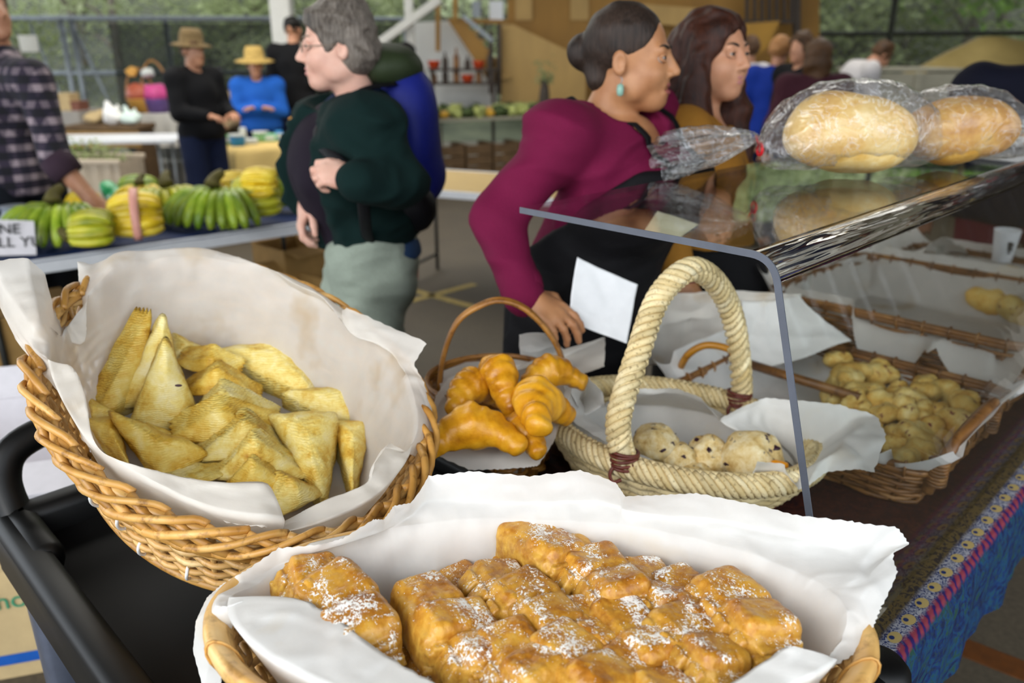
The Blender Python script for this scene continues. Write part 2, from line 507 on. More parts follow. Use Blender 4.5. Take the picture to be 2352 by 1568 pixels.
# --- plastics, acrylic, film
def schlick(t, f0=.04, nrm=None, gain=1.0):
    geo = t.n('ShaderNodeNewGeometry'); d = t.n('ShaderNodeVectorMath', operation='DOT_PRODUCT')
    t.l(geo.outputs['Incoming'], d.inputs[0]); t.l(nrm or geo.outputs['Normal'], d.inputs[1])
    c = t.math('SUBTRACT', 1.0, t.math('ABSOLUTE', d.outputs['Value'])); c = t.math('MAXIMUM', c, 0.0)
    return t.math('MINIMUM', t.math('MULTIPLY', t.math('ADD', f0, t.math('MULTIPLY', t.math('POWER', c, 5.0), 1 - f0)), gain), 1.0)
def acrylic():
    t = NT('clear_acrylic'); sc = t.noise(t.coord(scale=(6, 60, 60), rnd=False), 30, 3)
    lp = t.n('ShaderNodeBsdfTransparent'); lp.inputs[0].default_value = (.93, .945, .94, 1)
    gl = t.n('ShaderNodeBsdfGlossy'); gl.inputs['Roughness'].default_value = .02
    ff = t.math('ADD', schlick(t), t.math('MULTIPLY', t.ramp(sc, [(.62, (0, 0, 0, 1)), (.78, (1, 1, 1, 1))]), .05))
    mx = t.n('ShaderNodeMixShader'); t.l(ff, mx.inputs[0]); t.l(lp.outputs[0], mx.inputs[1]); t.l(gl.outputs[0], mx.inputs[2])
    t.l(mx.outputs[0], t.out.inputs[0]); return t.m
M['acrylic'] = acrylic()
def acrylic_bend():
    t = NT('heat_bent_acrylic'); t.set(Roughness=.01, Transmission_Weight=1.0, IOR=1.49); t.col((.98, .98, .94, 1))
    tc = t.n('ShaderNodeTexCoord'); mp = t.n('ShaderNodeMapping'); mp.vector_type = 'TEXTURE'; mp.inputs['Rotation'].default_value = (0, 0, PI / 4); mp.inputs['Scale'].default_value = (.35, .02, .02)
    t.l(tc.outputs['Object'], mp.inputs[0])
    f = t.noise(mp.outputs[0], .9, 2, .5, .6); t.bump(f, .3, .010); return t.m
M['acrylic_bend'] = acrylic_bend()
M['acrylic_edge'] = plain('sawn_acrylic_edge', '5a5e68', .4, var=.08)
def film():
    t = NT('clear_bag_film'); co = t.coord()
    f = t.noise(co, 22, 3, .5, 1.5)
    tr = t.n('ShaderNodeBsdfTransparent'); tr.inputs[0].default_value = (.97, .97, .97, 1)
    gl = t.n('ShaderNodeBsdfGlossy'); gl.inputs['Roughness'].default_value = .12
    df = t.n('ShaderNodeBsdfDiffuse'); df.inputs[0].default_value = (.9, .9, .92, 1)
    bp = t.n('ShaderNodeBump'); bp.inputs['Strength'].default_value = .8; bp.inputs['Distance'].default_value = .012; t.l(f, bp.inputs['Height'])
    t.l(bp.outputs[0], gl.inputs['Normal'])
    m1 = t.n('ShaderNodeMixShader'); t.l(schlick(t, .05, bp.outputs[0], 1.2), m1.inputs[0]); t.l(tr.outputs[0], m1.inputs[1]); t.l(gl.outputs[0], m1.inputs[2])
    m2 = t.n('ShaderNodeMixShader')
    wr = t.ramp(f, [(.47, (.05, .05, .05, 1)), (.5, (.3, .3, .3, 1)), (.53, (.05, .05, .05, 1))])  # white diffuse streaks put the film's highlights into its colour
    t.l(wr, m2.inputs[0]); t.l(m1.outputs[0], m2.inputs[1]); t.l(df.outputs[0], m2.inputs[2])
    t.l(m2.outputs[0], t.out.inputs[0]); return t.m
M['film'] = film()
M['black_plastic'] = plain('black_moulded_plastic', '0c0c0c', .45, var=.3, scale=25, spec=.3, bump=.04)
M['tray_plastic'] = plain('worn_black_plastic', '0f0e0e', .55, var=.25, scale=9, spec=.22, bump=.04)
M['grey_metal'] = plain('grey_blue_metal', '6a7080', .35, .6, var=.1)
M['steel'] = plain('galvanised_steel', '9a9ea2', .4, .7, var=.12)
M['red_twist'] = plain('red_twist_tie', 'd8202a', .4, var=.05)
M['white_plastic'] = plain('white_plastic', 'e8e6e2', .4, var=.05)
M['blue_plastic'] = plain('blue_plastic', '1c56a8', .4, var=.1)
# ================================================================ the setting: floor, roof, fence, wooded slope, timber building
def quad(p, name, mat, kind=None, parent=None, th=.0):
    return obj(name, slab(p, th) if th else ([Vector(q) for q in p], [(0, 1, 2, 3)]), mat, parent, smooth=False)
t = NT('concrete_floor'); co = t.coord(rnd=False)
f = t.noise(co, 3, 6, .6); g = t.noise(co, 60, 4, .6)
t.col(t.mix(.5, t.ramp(f, [(.3, C('443c30')), (.7, C('554c3c'))]), t.ramp(g, [(.35, C('3a3228')), (.65, C('5a5040'))]))).set(Roughness=.7); t.bump(g, .15, .003)
M['concrete'] = t.m
fl = obj('floor', box(26, 22, .1, (0, 5, -.05)), M['concrete'], smooth=False); fl['kind'] = 'structure'
M['tape'] = plain('yellow_floor_tape', 'b09a58', .7, var=.2, scale=20)
M['roof'] = plain('roof_deck_boards', '6a5c44', .8, var=.2, scale=6, stretch=(1, 8, 1))
M['timber'] = plain('painted_timber', 'd8d4c8', .6, var=.06)
rf = obj('ceiling', box(20, 13.9, .12, (0, 5.75, 3.75)), M['roof'], smooth=False); rf['kind'] = 'structure'
for i, y in enumerate((.5, 3.6, 6.7, 9.8)):
    b = obj('ceiling_beam', box(20, .16, .26, (0, y, 3.56), .01), M['timber'], smooth=False); b['kind'] = 'structure'
wr_ = obj('added_side_wall', join(*[box(.05, .28, 3.68, (9.6, -1.1 + .3 * k, 1.84), .004) for k in range(46)]), M['roof'], smooth=False); wr_['kind'] = 'structure'  # unseen wall, added to keep sky light from the right off the guard
tp = tag(thing('floor_tape', 'yellow tape cross stuck on the floor behind the small basket', 'tape mark'), None)
for a, b in (((890, 650), (1090, 705)), ((890, 705), (1090, 652))):
    p, q = PZ(*a, .002), PZ(*b, .002); d = (q - p).normalized(); n_ = Vector((-d.y, d.x, 0)) * .03
    obj('strip', slab([p - n_, q - n_, q + n_, p + n_], .003), M['tape'], tp, smooth=False)

fa, fb = PZ(2170, 1490, .002), PZ(2420, 1590, .002)
tag(obj('floor_tape', slab([fa, fb, fb + Vector((.02, .09, 0)), fa + Vector((.02, .09, 0))], .003), plain('brown_floor_tape', '6a3c14', .6, var=.2), smooth=False), 'worn orange-brown tape strip on the dark floor at the bottom right', 'tape mark')
# wooded slope beyond the fence
M['slope'] = plain('leaf_litter_slope', '5a5c46', .95, var=.35, scale=1.4, c2='34382a')
def slopefn(u, v):
    x = -24 + 48 * u; y = 14.5 + 22 * v
    return Vector((x, y, -.05 + 10 * v ** 1.3 + noise.noise(Vector((x * .25, y * .25, 0))) * 1.0 * v))
sl = obj('hillside_ground', grid(slopefn, 60, 26), M['slope']); sl['kind'] = 'structure'
def leaf_mat(name, c1, c2):
    t = NT(name); co = t.coord(rnd=True); f = t.noise(co, 2.2, 3)
    base = t.ramp(f, [(.3, C(c1)), (.7, C(c2))]); t.col(base).set(Roughness=.7)
    tr = t.n('ShaderNodeBsdfTranslucent'); t.l(base, tr.inputs[0]); mx = t.n('ShaderNodeMixShader'); mx.inputs[0].default_value = .35
    t.l(t.b.outputs[0], mx.inputs[1]); t.l(tr.outputs[0], mx.inputs[2]); t.l(mx.outputs[0], t.out.inputs[0]); return t.m
M['leafA'] = leaf_mat('grey_green_leaves', '96a078', 'bec49a')
M['leafB'] = leaf_mat('olive_leaves', '788454', 'a8b07c')
M['leafC'] = leaf_mat('fresh_green_leaves', '587a22', '7c9c40')
M['bark'] = plain('grey_bark', '7a7264', .9, var=.3, scale=8)
def crown_mesh(seed, n=1100, R=1.5, H=2.3, low=1.2):
    rnd = random.Random(seed); V, F = [], []
    cl = []
    for i in range(26):
        a = rnd.uniform(0, 2 * PI); e = rnd.uniform(-1, 1); q = rnd.uniform(.3, 1)
        cl.append(Vector((R * q * math.cos(a) * (1 - .4 * abs(e)), R * q * math.sin(a) * (1 - .4 * abs(e)), low + H * .5 + H * .5 * e)))
    for i in range(n):
        c = rnd.choice(cl) + Vector((rnd.gauss(0, .2 * R), rnd.gauss(0, .2 * R), rnd.gauss(0, .11 * H)))
        d = Vector((rnd.gauss(0, 1), rnd.gauss(0, 1), rnd.gauss(0, .6))).normalized(); s = rnd.uniform(.047, .10) * (R if R > 1 else R * 2.2)
        b = d.orthogonal().normalized() * s * .45
        k = len(V); V += [c - d * s, c + b, c + d * s, c - b]; F.append((k, k + 1, k + 2, k + 3))
    return V, F
def trunk_mesh(seed, h=2.6):
    rnd = random.Random(seed)
    P = spline([(0, 0, -.3), (rnd.uniform(-.1, .1), rnd.uniform(-.1, .1), h * .4), (rnd.uniform(-.25, .25), rnd.uniform(-.2, .2), h)], 9)
    parts = [tube(P, [.13 - .009 * i for i in range(9)], 8)]
    for k in range(4):
        p = P[4 + k]; d = Vector((rnd.uniform(-1, 1), rnd.uniform(-1, 1), rnd.uniform(.4, 1))) * .8
        parts.append(tube(spline([p, p + d * .5 + Vector((0, 0, .1)), p + d], 6), [.05, .045, .04, .03, .02, .012], 6))
    return join(*parts)
crowns = [mesh('foliage', crown_mesh(s), False) for s in (1, 2, 3)]
trunks = [mesh('trunk', trunk_mesh(s)) for s in (1, 2, 3)]
rt = random.Random(11); shrubs_ = []
tx = [(-11.5, 16.5), (-9.6, 18.2), (-8.0, 16.2), (-6.6, 19.0), (-5.3, 16.8), (-4.1, 18.4), (-2.9, 16.4), (-1.7, 19.2), (-.6, 17.0), (.8, 18.8), (2.2, 17.0), (3.6, 19.4), (4.6, 16.8), (5.8, 18.6), (7.0, 16.6), (8.2, 18.8), (9.4, 16.4), (10.8, 18.0),
      (-10.4, 22), (-7.4, 23), (-4.6, 22.5), (-2.0, 23.5), (1.0, 23), (4.0, 23.5), (7.2, 22.5), (10.2, 23)]
def nth_(k): return ('first second third fourth fifth sixth seventh eighth ninth tenth eleventh twelfth thirteenth fourteenth fifteenth sixteenth seventeenth eighteenth nineteenth twentieth').split()[k] if k < 20 else 'twenty-' + ('first', 'second', 'third', 'fourth')[k - 20]
def rank_(y): return 'front' if y < 17.6 else ('middle' if y < 20 else 'back')
for i, (x, y) in enumerate(tx):
    zz = slopefn((x + 24) / 48, (y - 14.5) / 22).z
    lm = M['leafC'] if x > 8.5 and y < 17 else (M['leafB'] if (i % 3 == 1 or x > 4) else M['leafA'])
    kind = {M['leafC']: 'bright fresh-green', M['leafB']: 'olive-green', M['leafA']: 'grey-green'}[lm]
    pos_ = sorted(q[0] for q in tx if rank_(q[1]) == rank_(y)).index(x)
    t_ = thing('tree', '%s tree beyond the fence, %s from the left in the %s rank' % (kind, nth_(pos_), rank_(y)), 'tree', (x, y, zz), rt.uniform(0, 6), 'trees on the wooded slope')
    s_ = rt.uniform(.85, 1.25); t_.scale = (s_, s_, s_ * rt.uniform(.9, 1.3)); t_.location.y += .9
    obj('trunk', trunks[i % 3], M['bark'], t_)
    me = crowns[i % 3].copy() if not crowns[i % 3].materials or crowns[i % 3].materials[0] != lm else crowns[i % 3]
    if me is not crowns[i % 3] or not me.materials:
        me.materials.clear(); me.materials.append(lm)
    f_ = obj('foliage', me, None, t_); f_['kind'] = 'stuff'
    if rt.random() < .75:      # undergrowth shrub by the tree
        sx, sy = x + rt.uniform(-1.2, 1.2), y - rt.uniform(.6, 1.6)
        zs = slopefn((sx + 24) / 48, max(0, (sy - 14.5) / 22)).z
        me2 = crowns[(i + 1) % 3].copy(); me2.materials.clear(); me2.materials.append(M['leafB'] if i % 2 else M['leafA'])
        sh = thing('shrub', 'low tangled undergrowth bush at the foot of the wooded slope', 'shrub', (sx, sy, zs - .45), rt.uniform(0, 6), 'undergrowth bushes behind the fence')
        sh.scale = (.75, .75, .55); f2 = obj('foliage', me2, None, sh); f2['kind'] = 'stuff'
        obj('stem', trunks[0], M['bark'], sh); shrubs_.append(sh)
for k, sh in enumerate(sorted(shrubs_, key=lambda o: o.location.x)): sh['label'] = 'low undergrowth bush behind the fence, %s from the left' % nth_(k)

# fences
M['pipe'] = plain('galvanised_pipe', '8c9296', .45, .5, var=.1)
M['pipe_dark'] = plain('dark_fence_post', '2a2a26', .5, .2, var=.1)
M['wire'] = plain('fence_wire', '70767a', .5, .4, var=.1)
def shade_mat(name, c, op):
    t = NT(name); co = t.coord(rnd=False); f = t.noise(co, 3, 3)
    df = t.n('ShaderNodeBsdfDiffuse'); t.l(t.ramp(f, [(.3, C(c)), (.7, tuple(x * 1.25 for x in C(c)[:3]) + (1,))]), df.inputs[0])
    tr = t.n('ShaderNodeBsdfTransparent'); mx = t.n('ShaderNodeMixShader'); mx.inputs[0].default_value = op
    t.l(tr.outputs[0], mx.inputs[1]); t.l(df.outputs[0], mx.inputs[2]); t.l(mx.outputs[0], t.out.inputs[0]); return t.m
M['shade'] = shade_mat('dark_shade_cloth', '2c302c', .72)
M['shade2'] = shade_mat('grey_shade_cloth', '3e4036', .55)
def chain_fence(label, a, b, zt, posts, rails, cloths, dark=False, braces=()):
    a, b = Vector(a), Vector(b)
    f = thing('chain_link_fence', label, 'fence', (a + b) / 2); c = f.location.copy()
    pm = M['pipe_dark'] if dark else M['pipe']
    at = lambda s, z: a.lerp(b, s) + Vector((0, 0, z)) - c
    for z in rails: obj('rail', tube([at(0, z), at(1, z)], .035, 8), pm, f)
    for s in posts: obj('post', tube([at(s, 0), at(s, zt + .3 if dark else zt)], .05 if dark else .04, 8), pm, f)
    for s0, z0, s1, z1 in braces: obj('brace', tube([at(s0, z0), at(s1, z1)], .022, 6), pm, f)
    L = (b - a).length; V, F = [], []
    n = int(L / .16); parts = []
    for i in range(-12, n):
        for sg in (1, -1):
            s0 = i * .16 / L; s1 = s0 + zt / L
            z0, z1 = (0, zt) if sg > 0 else (zt, 0)
            if s0 < 0: z0 = z0 + (z1 - z0) * (-s0 / (s1 - s0)); s0 = 0
            if s1 > 1: z1 = z0 + (z1 - z0) * ((1 - s0) / (s1 - s0)); s1 = 1
            if s1 - s0 < .002: continue
            parts.append(tube([at(s0, z0), at(s1, z1)], .005, 3, caps=False))
    w = obj('wire_mesh', join(*parts), M['wire'], f); w['kind'] = 'stuff'
    d = (b - a).normalized(); nn = Vector((d.y, -d.x, 0)) * .05
    for s0, s1, z0, z1, m_ in cloths:
        def fn(u, v):
            s = s0 + (s1 - s0) * u; z = z0 + (z1 - z0) * v
            return at(s, z) + nn * (1.0 + .6 * math.sin(u * 40) * (1 - v) + .3 * math.sin(u * 23 + v * 5))
        obj('shade_cloth', grid(fn, 50, 8), m_, f)
    return f
A_ = PY(-260, 38, 11.6); B_ = PY(930, 66, 12.4)
zt = 1.97
chain_fence('chain-link fence with galvanised rails and dark shade cloth at the back left', (A_.x, A_.y, 0), (B_.x, B_.y, 0), zt, (.0, .32, .34, .52, .76, 1.0), (zt, 1.25), [(.41, .99, .05, zt - .06, M['shade'])], braces=((.34, 1.9, .42, 0.1), (.32, .2, .26, 1.9)))
Ra = PY(1690, 85, 13.2); Rb = PY(2520, 85, 11.5)
chain_fence('dark fence hung with grey shade cloth at the back right', (Ra.x, Ra.y, 0), (Rb.x, Rb.y, 0), 2.75, (.02, .46, .98), (1.78, 2.75), [(.0, 1.0, .05, 2.70, M['shade2'])], dark=True)
sp_ = PY(66, 100, 11.5)
obj_s = tag(obj('fence_sign', box(.26, .012, .22, (0, 0, 0), .003), M['timber'], loc=PP(66, 100, Vector((A_.x, A_.y - .06, 0)), Vector((-(B_.y - A_.y), B_.x - A_.x, 0)).normalized())), 'small pale sign hung on the fence at the far left', 'sign')

# pavilion posts
M['post_white'] = plain('white_painted_post', 'dcdad2', .55, var=.05)
pw = PY(655, 100, 10.4)
o = tag(obj('roof_post', box(.24, .24, 3.7, (pw.x, pw.y, 1.85), .01), M['post_white']), 'white square roof post beside the dark-haired man in black', 'post')
pw2 = PY(940, 30, 11.2)
tag(obj('roof_post', box(.11, .11, 3.7, (pw2.x, pw2.y, 1.85), .008), M['post_white']), 'thin white roof post left of the timber staircase', 'post')
tag(obj('diagonal_beam', bar(PY(840, 122, 11.0), PY(1010, -2, 11.0), .14, .1, .006), M['post_white']), 'white diagonal beam above the backpack', 'beam')

# timber building with staircase
M['ply'] = plain('ochre_plywood', 'a87c34', .6, var=.12, scale=4, stretch=(1, 1, .3))
M['ply_light'] = plain('pale_plywood', 'c4a060', .6, var=.1, scale=5, stretch=(1, 1, .3))
M['white_board'] = plain('white_panel', 'e4e4de', .7, var=.04, scale=4)
M['dark_board'] = plain('dark_stained_timber', '4a4038', .7, var=.15, scale=10)
YB = 12.2
bd = thing('timber_building', 'ochre plywood stage building with staircase and pale ramp at the back', 'building', PY(1250, 100, YB) * Vector((1, 1, 0)) if False else Vector((PY(1250, 100, YB).x, YB, 0)))
def bq(name, pts, Yd, mat, th=.05):
    P = [PY(x, y, Yd) - bd.location for x, y in pts]
    return obj(name, slab(P, th), mat, bd, smooth=False)
bq('back_wall', [(1165, -60), (1880, -60), (1880, 250), (1165, 250)], YB + .1, M['ply'], .08)
bq('ramp_panel', [(1150, 58), (1178, 56), (1345, 135), (1345, 270), (1150, 270)], YB - .35, M['ply_light'], .06)
bq('white_wall', [(932, 52), (1032, 48), (1140, 170), (1140, 260), (932, 260)], YB - .15, M['white_board'], .06)
bq('stringer', [(1028, 44), (1062, 44), (1152, 152), (1152, 196), (1128, 196)], YB - .5, M['ply'], .06)
for k in range(7):
    q = k / 6
    x = 1050 + 96 * q; y = 52 + 125 * q
    P = PY(x, y, YB - .5) - bd.location
    obj('tread', box(.26, .9, .04, P + Vector((.03, .45, 0))), M['ply_light'], bd, smooth=False)
for x, y0, y1 in ((1006, -40, 118), (1046, -40, 50), (1128, 70, 215), (1146, 55, 215)):
    bq('post', [(x - 5, y0), (x + 5, y0), (x + 5, y1), (x - 5, y1)], YB - .55, M['dark_board'] if x > 1100 else M['ply'], .09)
bq('handrail', [(1060, 40), (1068, 34), (1134, 90), (1130, 98)], YB - .6, M['pipe'], .05)
bq('lintel', [(1030, -60), (1170, -60), (1170, -6), (1030, -6)], YB - .05, M['dark_board'], .1)
bq('ledge', [(1030, 42), (1170, 46), (1170, 56), (1030, 52)], YB - .05, M['ply'], .1)
M['window_light'] = plain('window_light_paint', 'f0f4f8', .5, var=.02)  # near-white colour stands for the brightness of a window opening
bq('painted_window_light', [(1124, 2), (1156, 2), (1156, 46), (1124, 46)], YB + .05, M['window_light'], .03)
bq('grey_panel', [(1085, 2), (1104, 2), (1104, 40), (1085, 40)], YB + .02, M['pipe'], .03)
for k, (x0, x1) in enumerate(((1183, 1222), (1310, 1352))):
    bq('notice', [(x0, -20), (x1, -20), (x1, 46), (x0, 46)], YB + .02, M['ply_light'], .02)
# right end: gable beam, railings, orange panel
bq('gable_board', [(1440, 6), (1640, 22), (1640, 66), (1440, 50)], YB - .4, M['ply_light'], .06)
for k in range(7):
    x = 1712 + k * 17
    bq('baluster', [(x, -60), (x + 8, -60), (x + 8, 48), (x, 48)], YB - .3, M['dark_board'], .04)
bq('baluster_rail', [(1700, 46), (1832, 46), (1832, 54), (1700, 54)], YB - .3, M['dark_board'], .06)
bq('corner_post', [(1822, -60), (1836, -60), (1836, 150), (1822, 150)], YB - .3, M['dark_board'], .12)
M['ply_orange'] = plain('orange_plywood', 'b4862c', .55, var=.1, scale=6)
bq('orange_panel', [(1690, 56), (1790, 48), (1760, 110), (1690, 160)], YB - .8, M['ply_orange'], .05)
# tarpaulin-covered heap and pale crate at the right
M['tarp_tan'] = plain('tan_tarpaulin', 'a08c54', .7, var=.12, scale=4)
M['crate_grey'] = plain('pale_weathered_boards', '9a9684', .8, var=.12, scale=5, stretch=(1, 1, 8))
yT = 8.6
def heapfn(u, v):
    x = PY(1990, 300, yT).x + 2.6 * u
    return Vector((x, yT + .05 + 1.7 * v, (1 - abs(2 * v - 1) ** 1.6) * (.95 + .75 * min(1, u * 1.7))  + .02)) + noise.noise_vector(Vector((u * 5, v * 4, 0))) * .06
tp_ = obj('tarpaulin_heap', grid(heapfn, 30, 18), M['tarp_tan'])
tag(tp_, 'tan tarpaulin heap behind the pale crate at the right', 'tarpaulin')
ct = thing('pale_crate', 'long pale slatted crate in front of the tan tarpaulin', 'crate', Vector((PY(2110, 200, 7.9).x, 7.9, 0)))
x0 = PY(1990, 200, 7.9).x - ct.location.x; x1 = PY(2215, 200, 7.9).x - ct.location.x
ztop = PY(2100, 166, 7.9).z
for k in range(5):
    h_ = ztop / 5
    obj('slat', box(x1 - x0, .03, h_ - .015, ((x0 + x1) / 2, 0, h_ * (k + .5)), .004), M['crate_grey'], ct, smooth=False)
for x in (x0 + .04, (x0 + x1) / 2, x1 - .04):
    obj('cleat', box(.07, .03, ztop, (x, -.03, ztop / 2), .004), M['crate_grey'], ct, smooth=False)
obj('lid', box(x1 - x0 + .04, .75, .03, ((x0 + x1) / 2, .36, ztop + .02), .004), M['crate_grey'], ct, smooth=False)
for x in (x0 + .015, x1 - .015): obj('end_board', box(.03, .7, ztop, (x, .36, ztop / 2)), M['crate_grey'], ct, smooth=False)
# ================================================================ the stall: cart, table, guard, baskets, pastry
UVM = Matrix(((R2, R2, 0, 0), (R2, -R2, 0, 0), (0, 0, 1, 0), (0, 0, 0, 1)))   # (u, v, z) -> world (mirrors)
def uvbox(u0, u1, v0, v1, z0, z1, bev=0.0):
    V, F = box(u1 - u0, v1 - v0, z1 - z0, ((u0 + u1) / 2, (v0 + v1) / 2, (z0 + z1) / 2), bev)
    return [UVM @ Vector(v) for v in V], [tuple(reversed(f)) for f in F]
def uvtube(pts, r, n=24, **kw):
    return tube(spline([UV(*p) for p in pts], n), r, **kw)

# ---- utility cart
DECK = .82
cart = thing('utility_cart', 'black moulded plastic utility cart with looped handle under the two front baskets', 'cart', UV(.55, -.81, 0))
obj('deck', uvbox(.20, .89, -1.37, -.24, DECK - .035, DECK, .006), M['tray_plastic'], cart, world=True)
rim = join(uvbox(.185, .235, -1.39, -.22, DECK - .06, DECK + .045, .014), uvbox(.855, .895, -1.39, -.22, DECK - .06, DECK + .03, .012),
           uvbox(.21, .88, -1.41, -1.35, DECK - .06, DECK + .05, .016), uvbox(.21, .88, -.26, -.215, DECK - .06, DECK + .045, .014))
obj('tray_rim', rim, M['black_plastic'], cart, world=True)
hp = [(.232, -1.33, DECK + .0), (.226, -1.385, DECK + .03), (.228, -1.43, DECK + .085), (.262, -1.452, DECK + .125), (.36, -1.46, DECK + .14), (.55, -1.46, DECK + .14), (.74, -1.46, DECK + .14), (.84, -1.452, DECK + .125), (.872, -1.43, DECK + .085), (.874, -1.385, DECK + .03), (.868, -1.33, DECK)]
obj('handle', uvtube(hp, .026, 60, sides=12, flat=.85), M['black_plastic'], cart, world=True)
for u in (.205, .843):
    obj('handle_base', uvbox(u, u + .047, -1.40, -1.22, DECK, DECK + .05, .018), M['black_plastic'], cart, world=True)
for u in (.225, .865):
    for v in (-1.34, -.28):
        obj('leg', uvbox(u - .022, u + .022, v - .03, v + .03, .11, DECK - .04, .01), M['grey_metal'], cart, world=True)
        w = obj('caster', lathe([(.012, -.016), (.05, -.016), (.055, -.008), (.055, .008), (.05, .016), (.012, .016)], 20), M['black_plastic'], cart)
        w.location = UV(u - .55, v + .81, .055); w.rotation_euler = (PI / 2, 0, PI / 4)
obj('lower_shelf', uvbox(.21, .88, -1.37, -.24, .27, .31, .01), M['tray_plastic'], cart, world=True)
g = lathe([(.0, .075), (.018, .075), (.030, .070), (.038, .060), (.041, .045), (.041, .03)], 40)
obj('corner_cap', xf(g, Matrix.Translation(UV(.885, -.238, DECK - .025))), M['black_plastic'], cart, world=True)
g = lathe([(.0405, .032), (.0405, -.06), (.03, -.065)], 72, lambda a: 1 + .05 * math.copysign(1, math.sin(a * 18)))
obj('corner_grip', xf(g, Matrix.Translation(UV(.885, -.238, DECK - .025))), M['black_plastic'], cart, world=True)

# ---- sales table and its cloth
TZ = .75
table = thing('folding_table', 'long folding table under the patterned cloth carrying the pastry baskets', 'table', UV(2.0, -.65, 0))
obj('tabletop', uvbox(.92, 3.3, -1.04, -.255, TZ - .04, TZ - .004, .008), M['grey_metal'], table, world=True)
for u in (1.1, 3.1):
    for v in (-.95, -.35):
        obj('leg', tube([UV(u, v, 0), UV(u, v, TZ - .04)], .014, 10), M['steel'], table, world=True)
    obj('crossbar', tube([UV(u, -.95, .2), UV(u, -.35, .2)], .011, 8), M['steel'], table, world=True)
def cloth_mat():
    t = NT('patterned_cloth')
    tc = t.n('ShaderNodeTexCoord'); sp = t.n('ShaderNodeSeparateXYZ'); t.l(tc.outputs['UV'], sp.inputs[0])
    u, v = sp.outputs[0], sp.outputs[1]        # UV map: metres along the table, metres from the far edge across it
    co = tc.outputs['UV']
    n1 = t.noise(co, 55, 3, .6, 2.5); n2 = t.noise(co, 28, 3, .5, 2.0); n3 = t.noise(co, 120, 3)
    wob = t.math('MULTIPLY', t.math('SUBTRACT', n2, .5), .010)
    vw = t.math('ADD', v, wob)
    line = t.ramp(t.math('ABSOLUTE', t.math('SUBTRACT', n1, .5)), [(.0, (1, 1, 1, 1)), (.05, (0, 0, 0, 1))])
    centre = t.mix(line, t.ramp(n2, [(.35, C('35170e')), (.65, C('4e2416'))]), C('15121c'))
    beige = t.mix(t.ramp(n1, [(.52, (0, 0, 0, 1)), (.55, (1, 1, 1, 1))]), C('57492a'), C('2c2624'))
    # glyph band: blue ground, tan ovals and zigzag leaves
    per = .056
    uu = t.math('SUBTRACT', t.math('FRACT', t.math('DIVIDE', u, per)), .5)
    ov = t.math('ADD', t.math('POWER', t.math('DIVIDE', uu, .27), 2.0), t.math('POWER', t.math('DIVIDE', t.math('SUBTRACT', v, -.279), (.0100)), 2.0))
    oval = t.ramp(ov, [(.9, (1, 1, 1, 1)), (1.0, (0, 0, 0, 1))])
    hole = t.ramp(t.math('ADD', t.math('POWER', t.math('DIVIDE', t.math('ADD', uu, .06), .09), 2.0), t.math('POWER', t.math('DIVIDE', t.math('SUBTRACT', v, -.282), .004), 2.0)), [(.9, (1, 1, 1, 1)), (1.0, (0, 0, 0, 1))])
    leaf = t.ramp(t.math('ADD', t.noise(co, 95, 2, .5, 4.0), t.math('MULTIPLY', t.math('ABSOLUTE', uu), .22)), [(.56, (0, 0, 0, 1)), (.58, (1, 1, 1, 1))])
    gl = t.mix(leaf, C('1a2a58'), C('9a9aa0')); gl = t.mix(oval, gl, C('a8935c')); gl = t.mix(hole, gl, C('1a2a58'))
    braid = t.n('ShaderNodeTexWave', wave_type='BANDS', bands_direction='DIAGONAL'); braid.inputs['Scale'].default_value = 26; braid.inputs['Distortion'].default_value = 5
    t.l(co, braid.inputs['Vector'])
    pink = t.ramp(braid.outputs['Fac'], [(.15, C('2c1c58')), (.4, C('7a2648')), (.8, C('863844'))])
    hang = t.ramp(n2, [(.36, C('08163a')), (.48, C('0c2a5a')), (.56, C('12405e')), (.66, C('1e4034'))])
    hang = t.mix(t.ramp(n1, [(.55, (0, 0, 0, 1)), (.6, (1, 1, 1, 1))]), hang, C('1c3440'))
    def step(edge): return t.ramp(t.math('ADD', t.math('SUBTRACT', vw if edge > -.27 else v, edge), .5), [(.4995, (0, 0, 0, 1)), (.5005, (1, 1, 1, 1))])
    r = t.mix(step(-.325), centre, beige); r = t.mix(step(-.293), r, gl); r = t.mix(step(-.2665), r, pink); r = t.mix(step(-.25), r, hang)
    t.col(r).set(Roughness=.75, Specular_IOR_Level=.25); t.bump(n3, .1, .001)
    return t.m
M['cloth'] = cloth_mat()
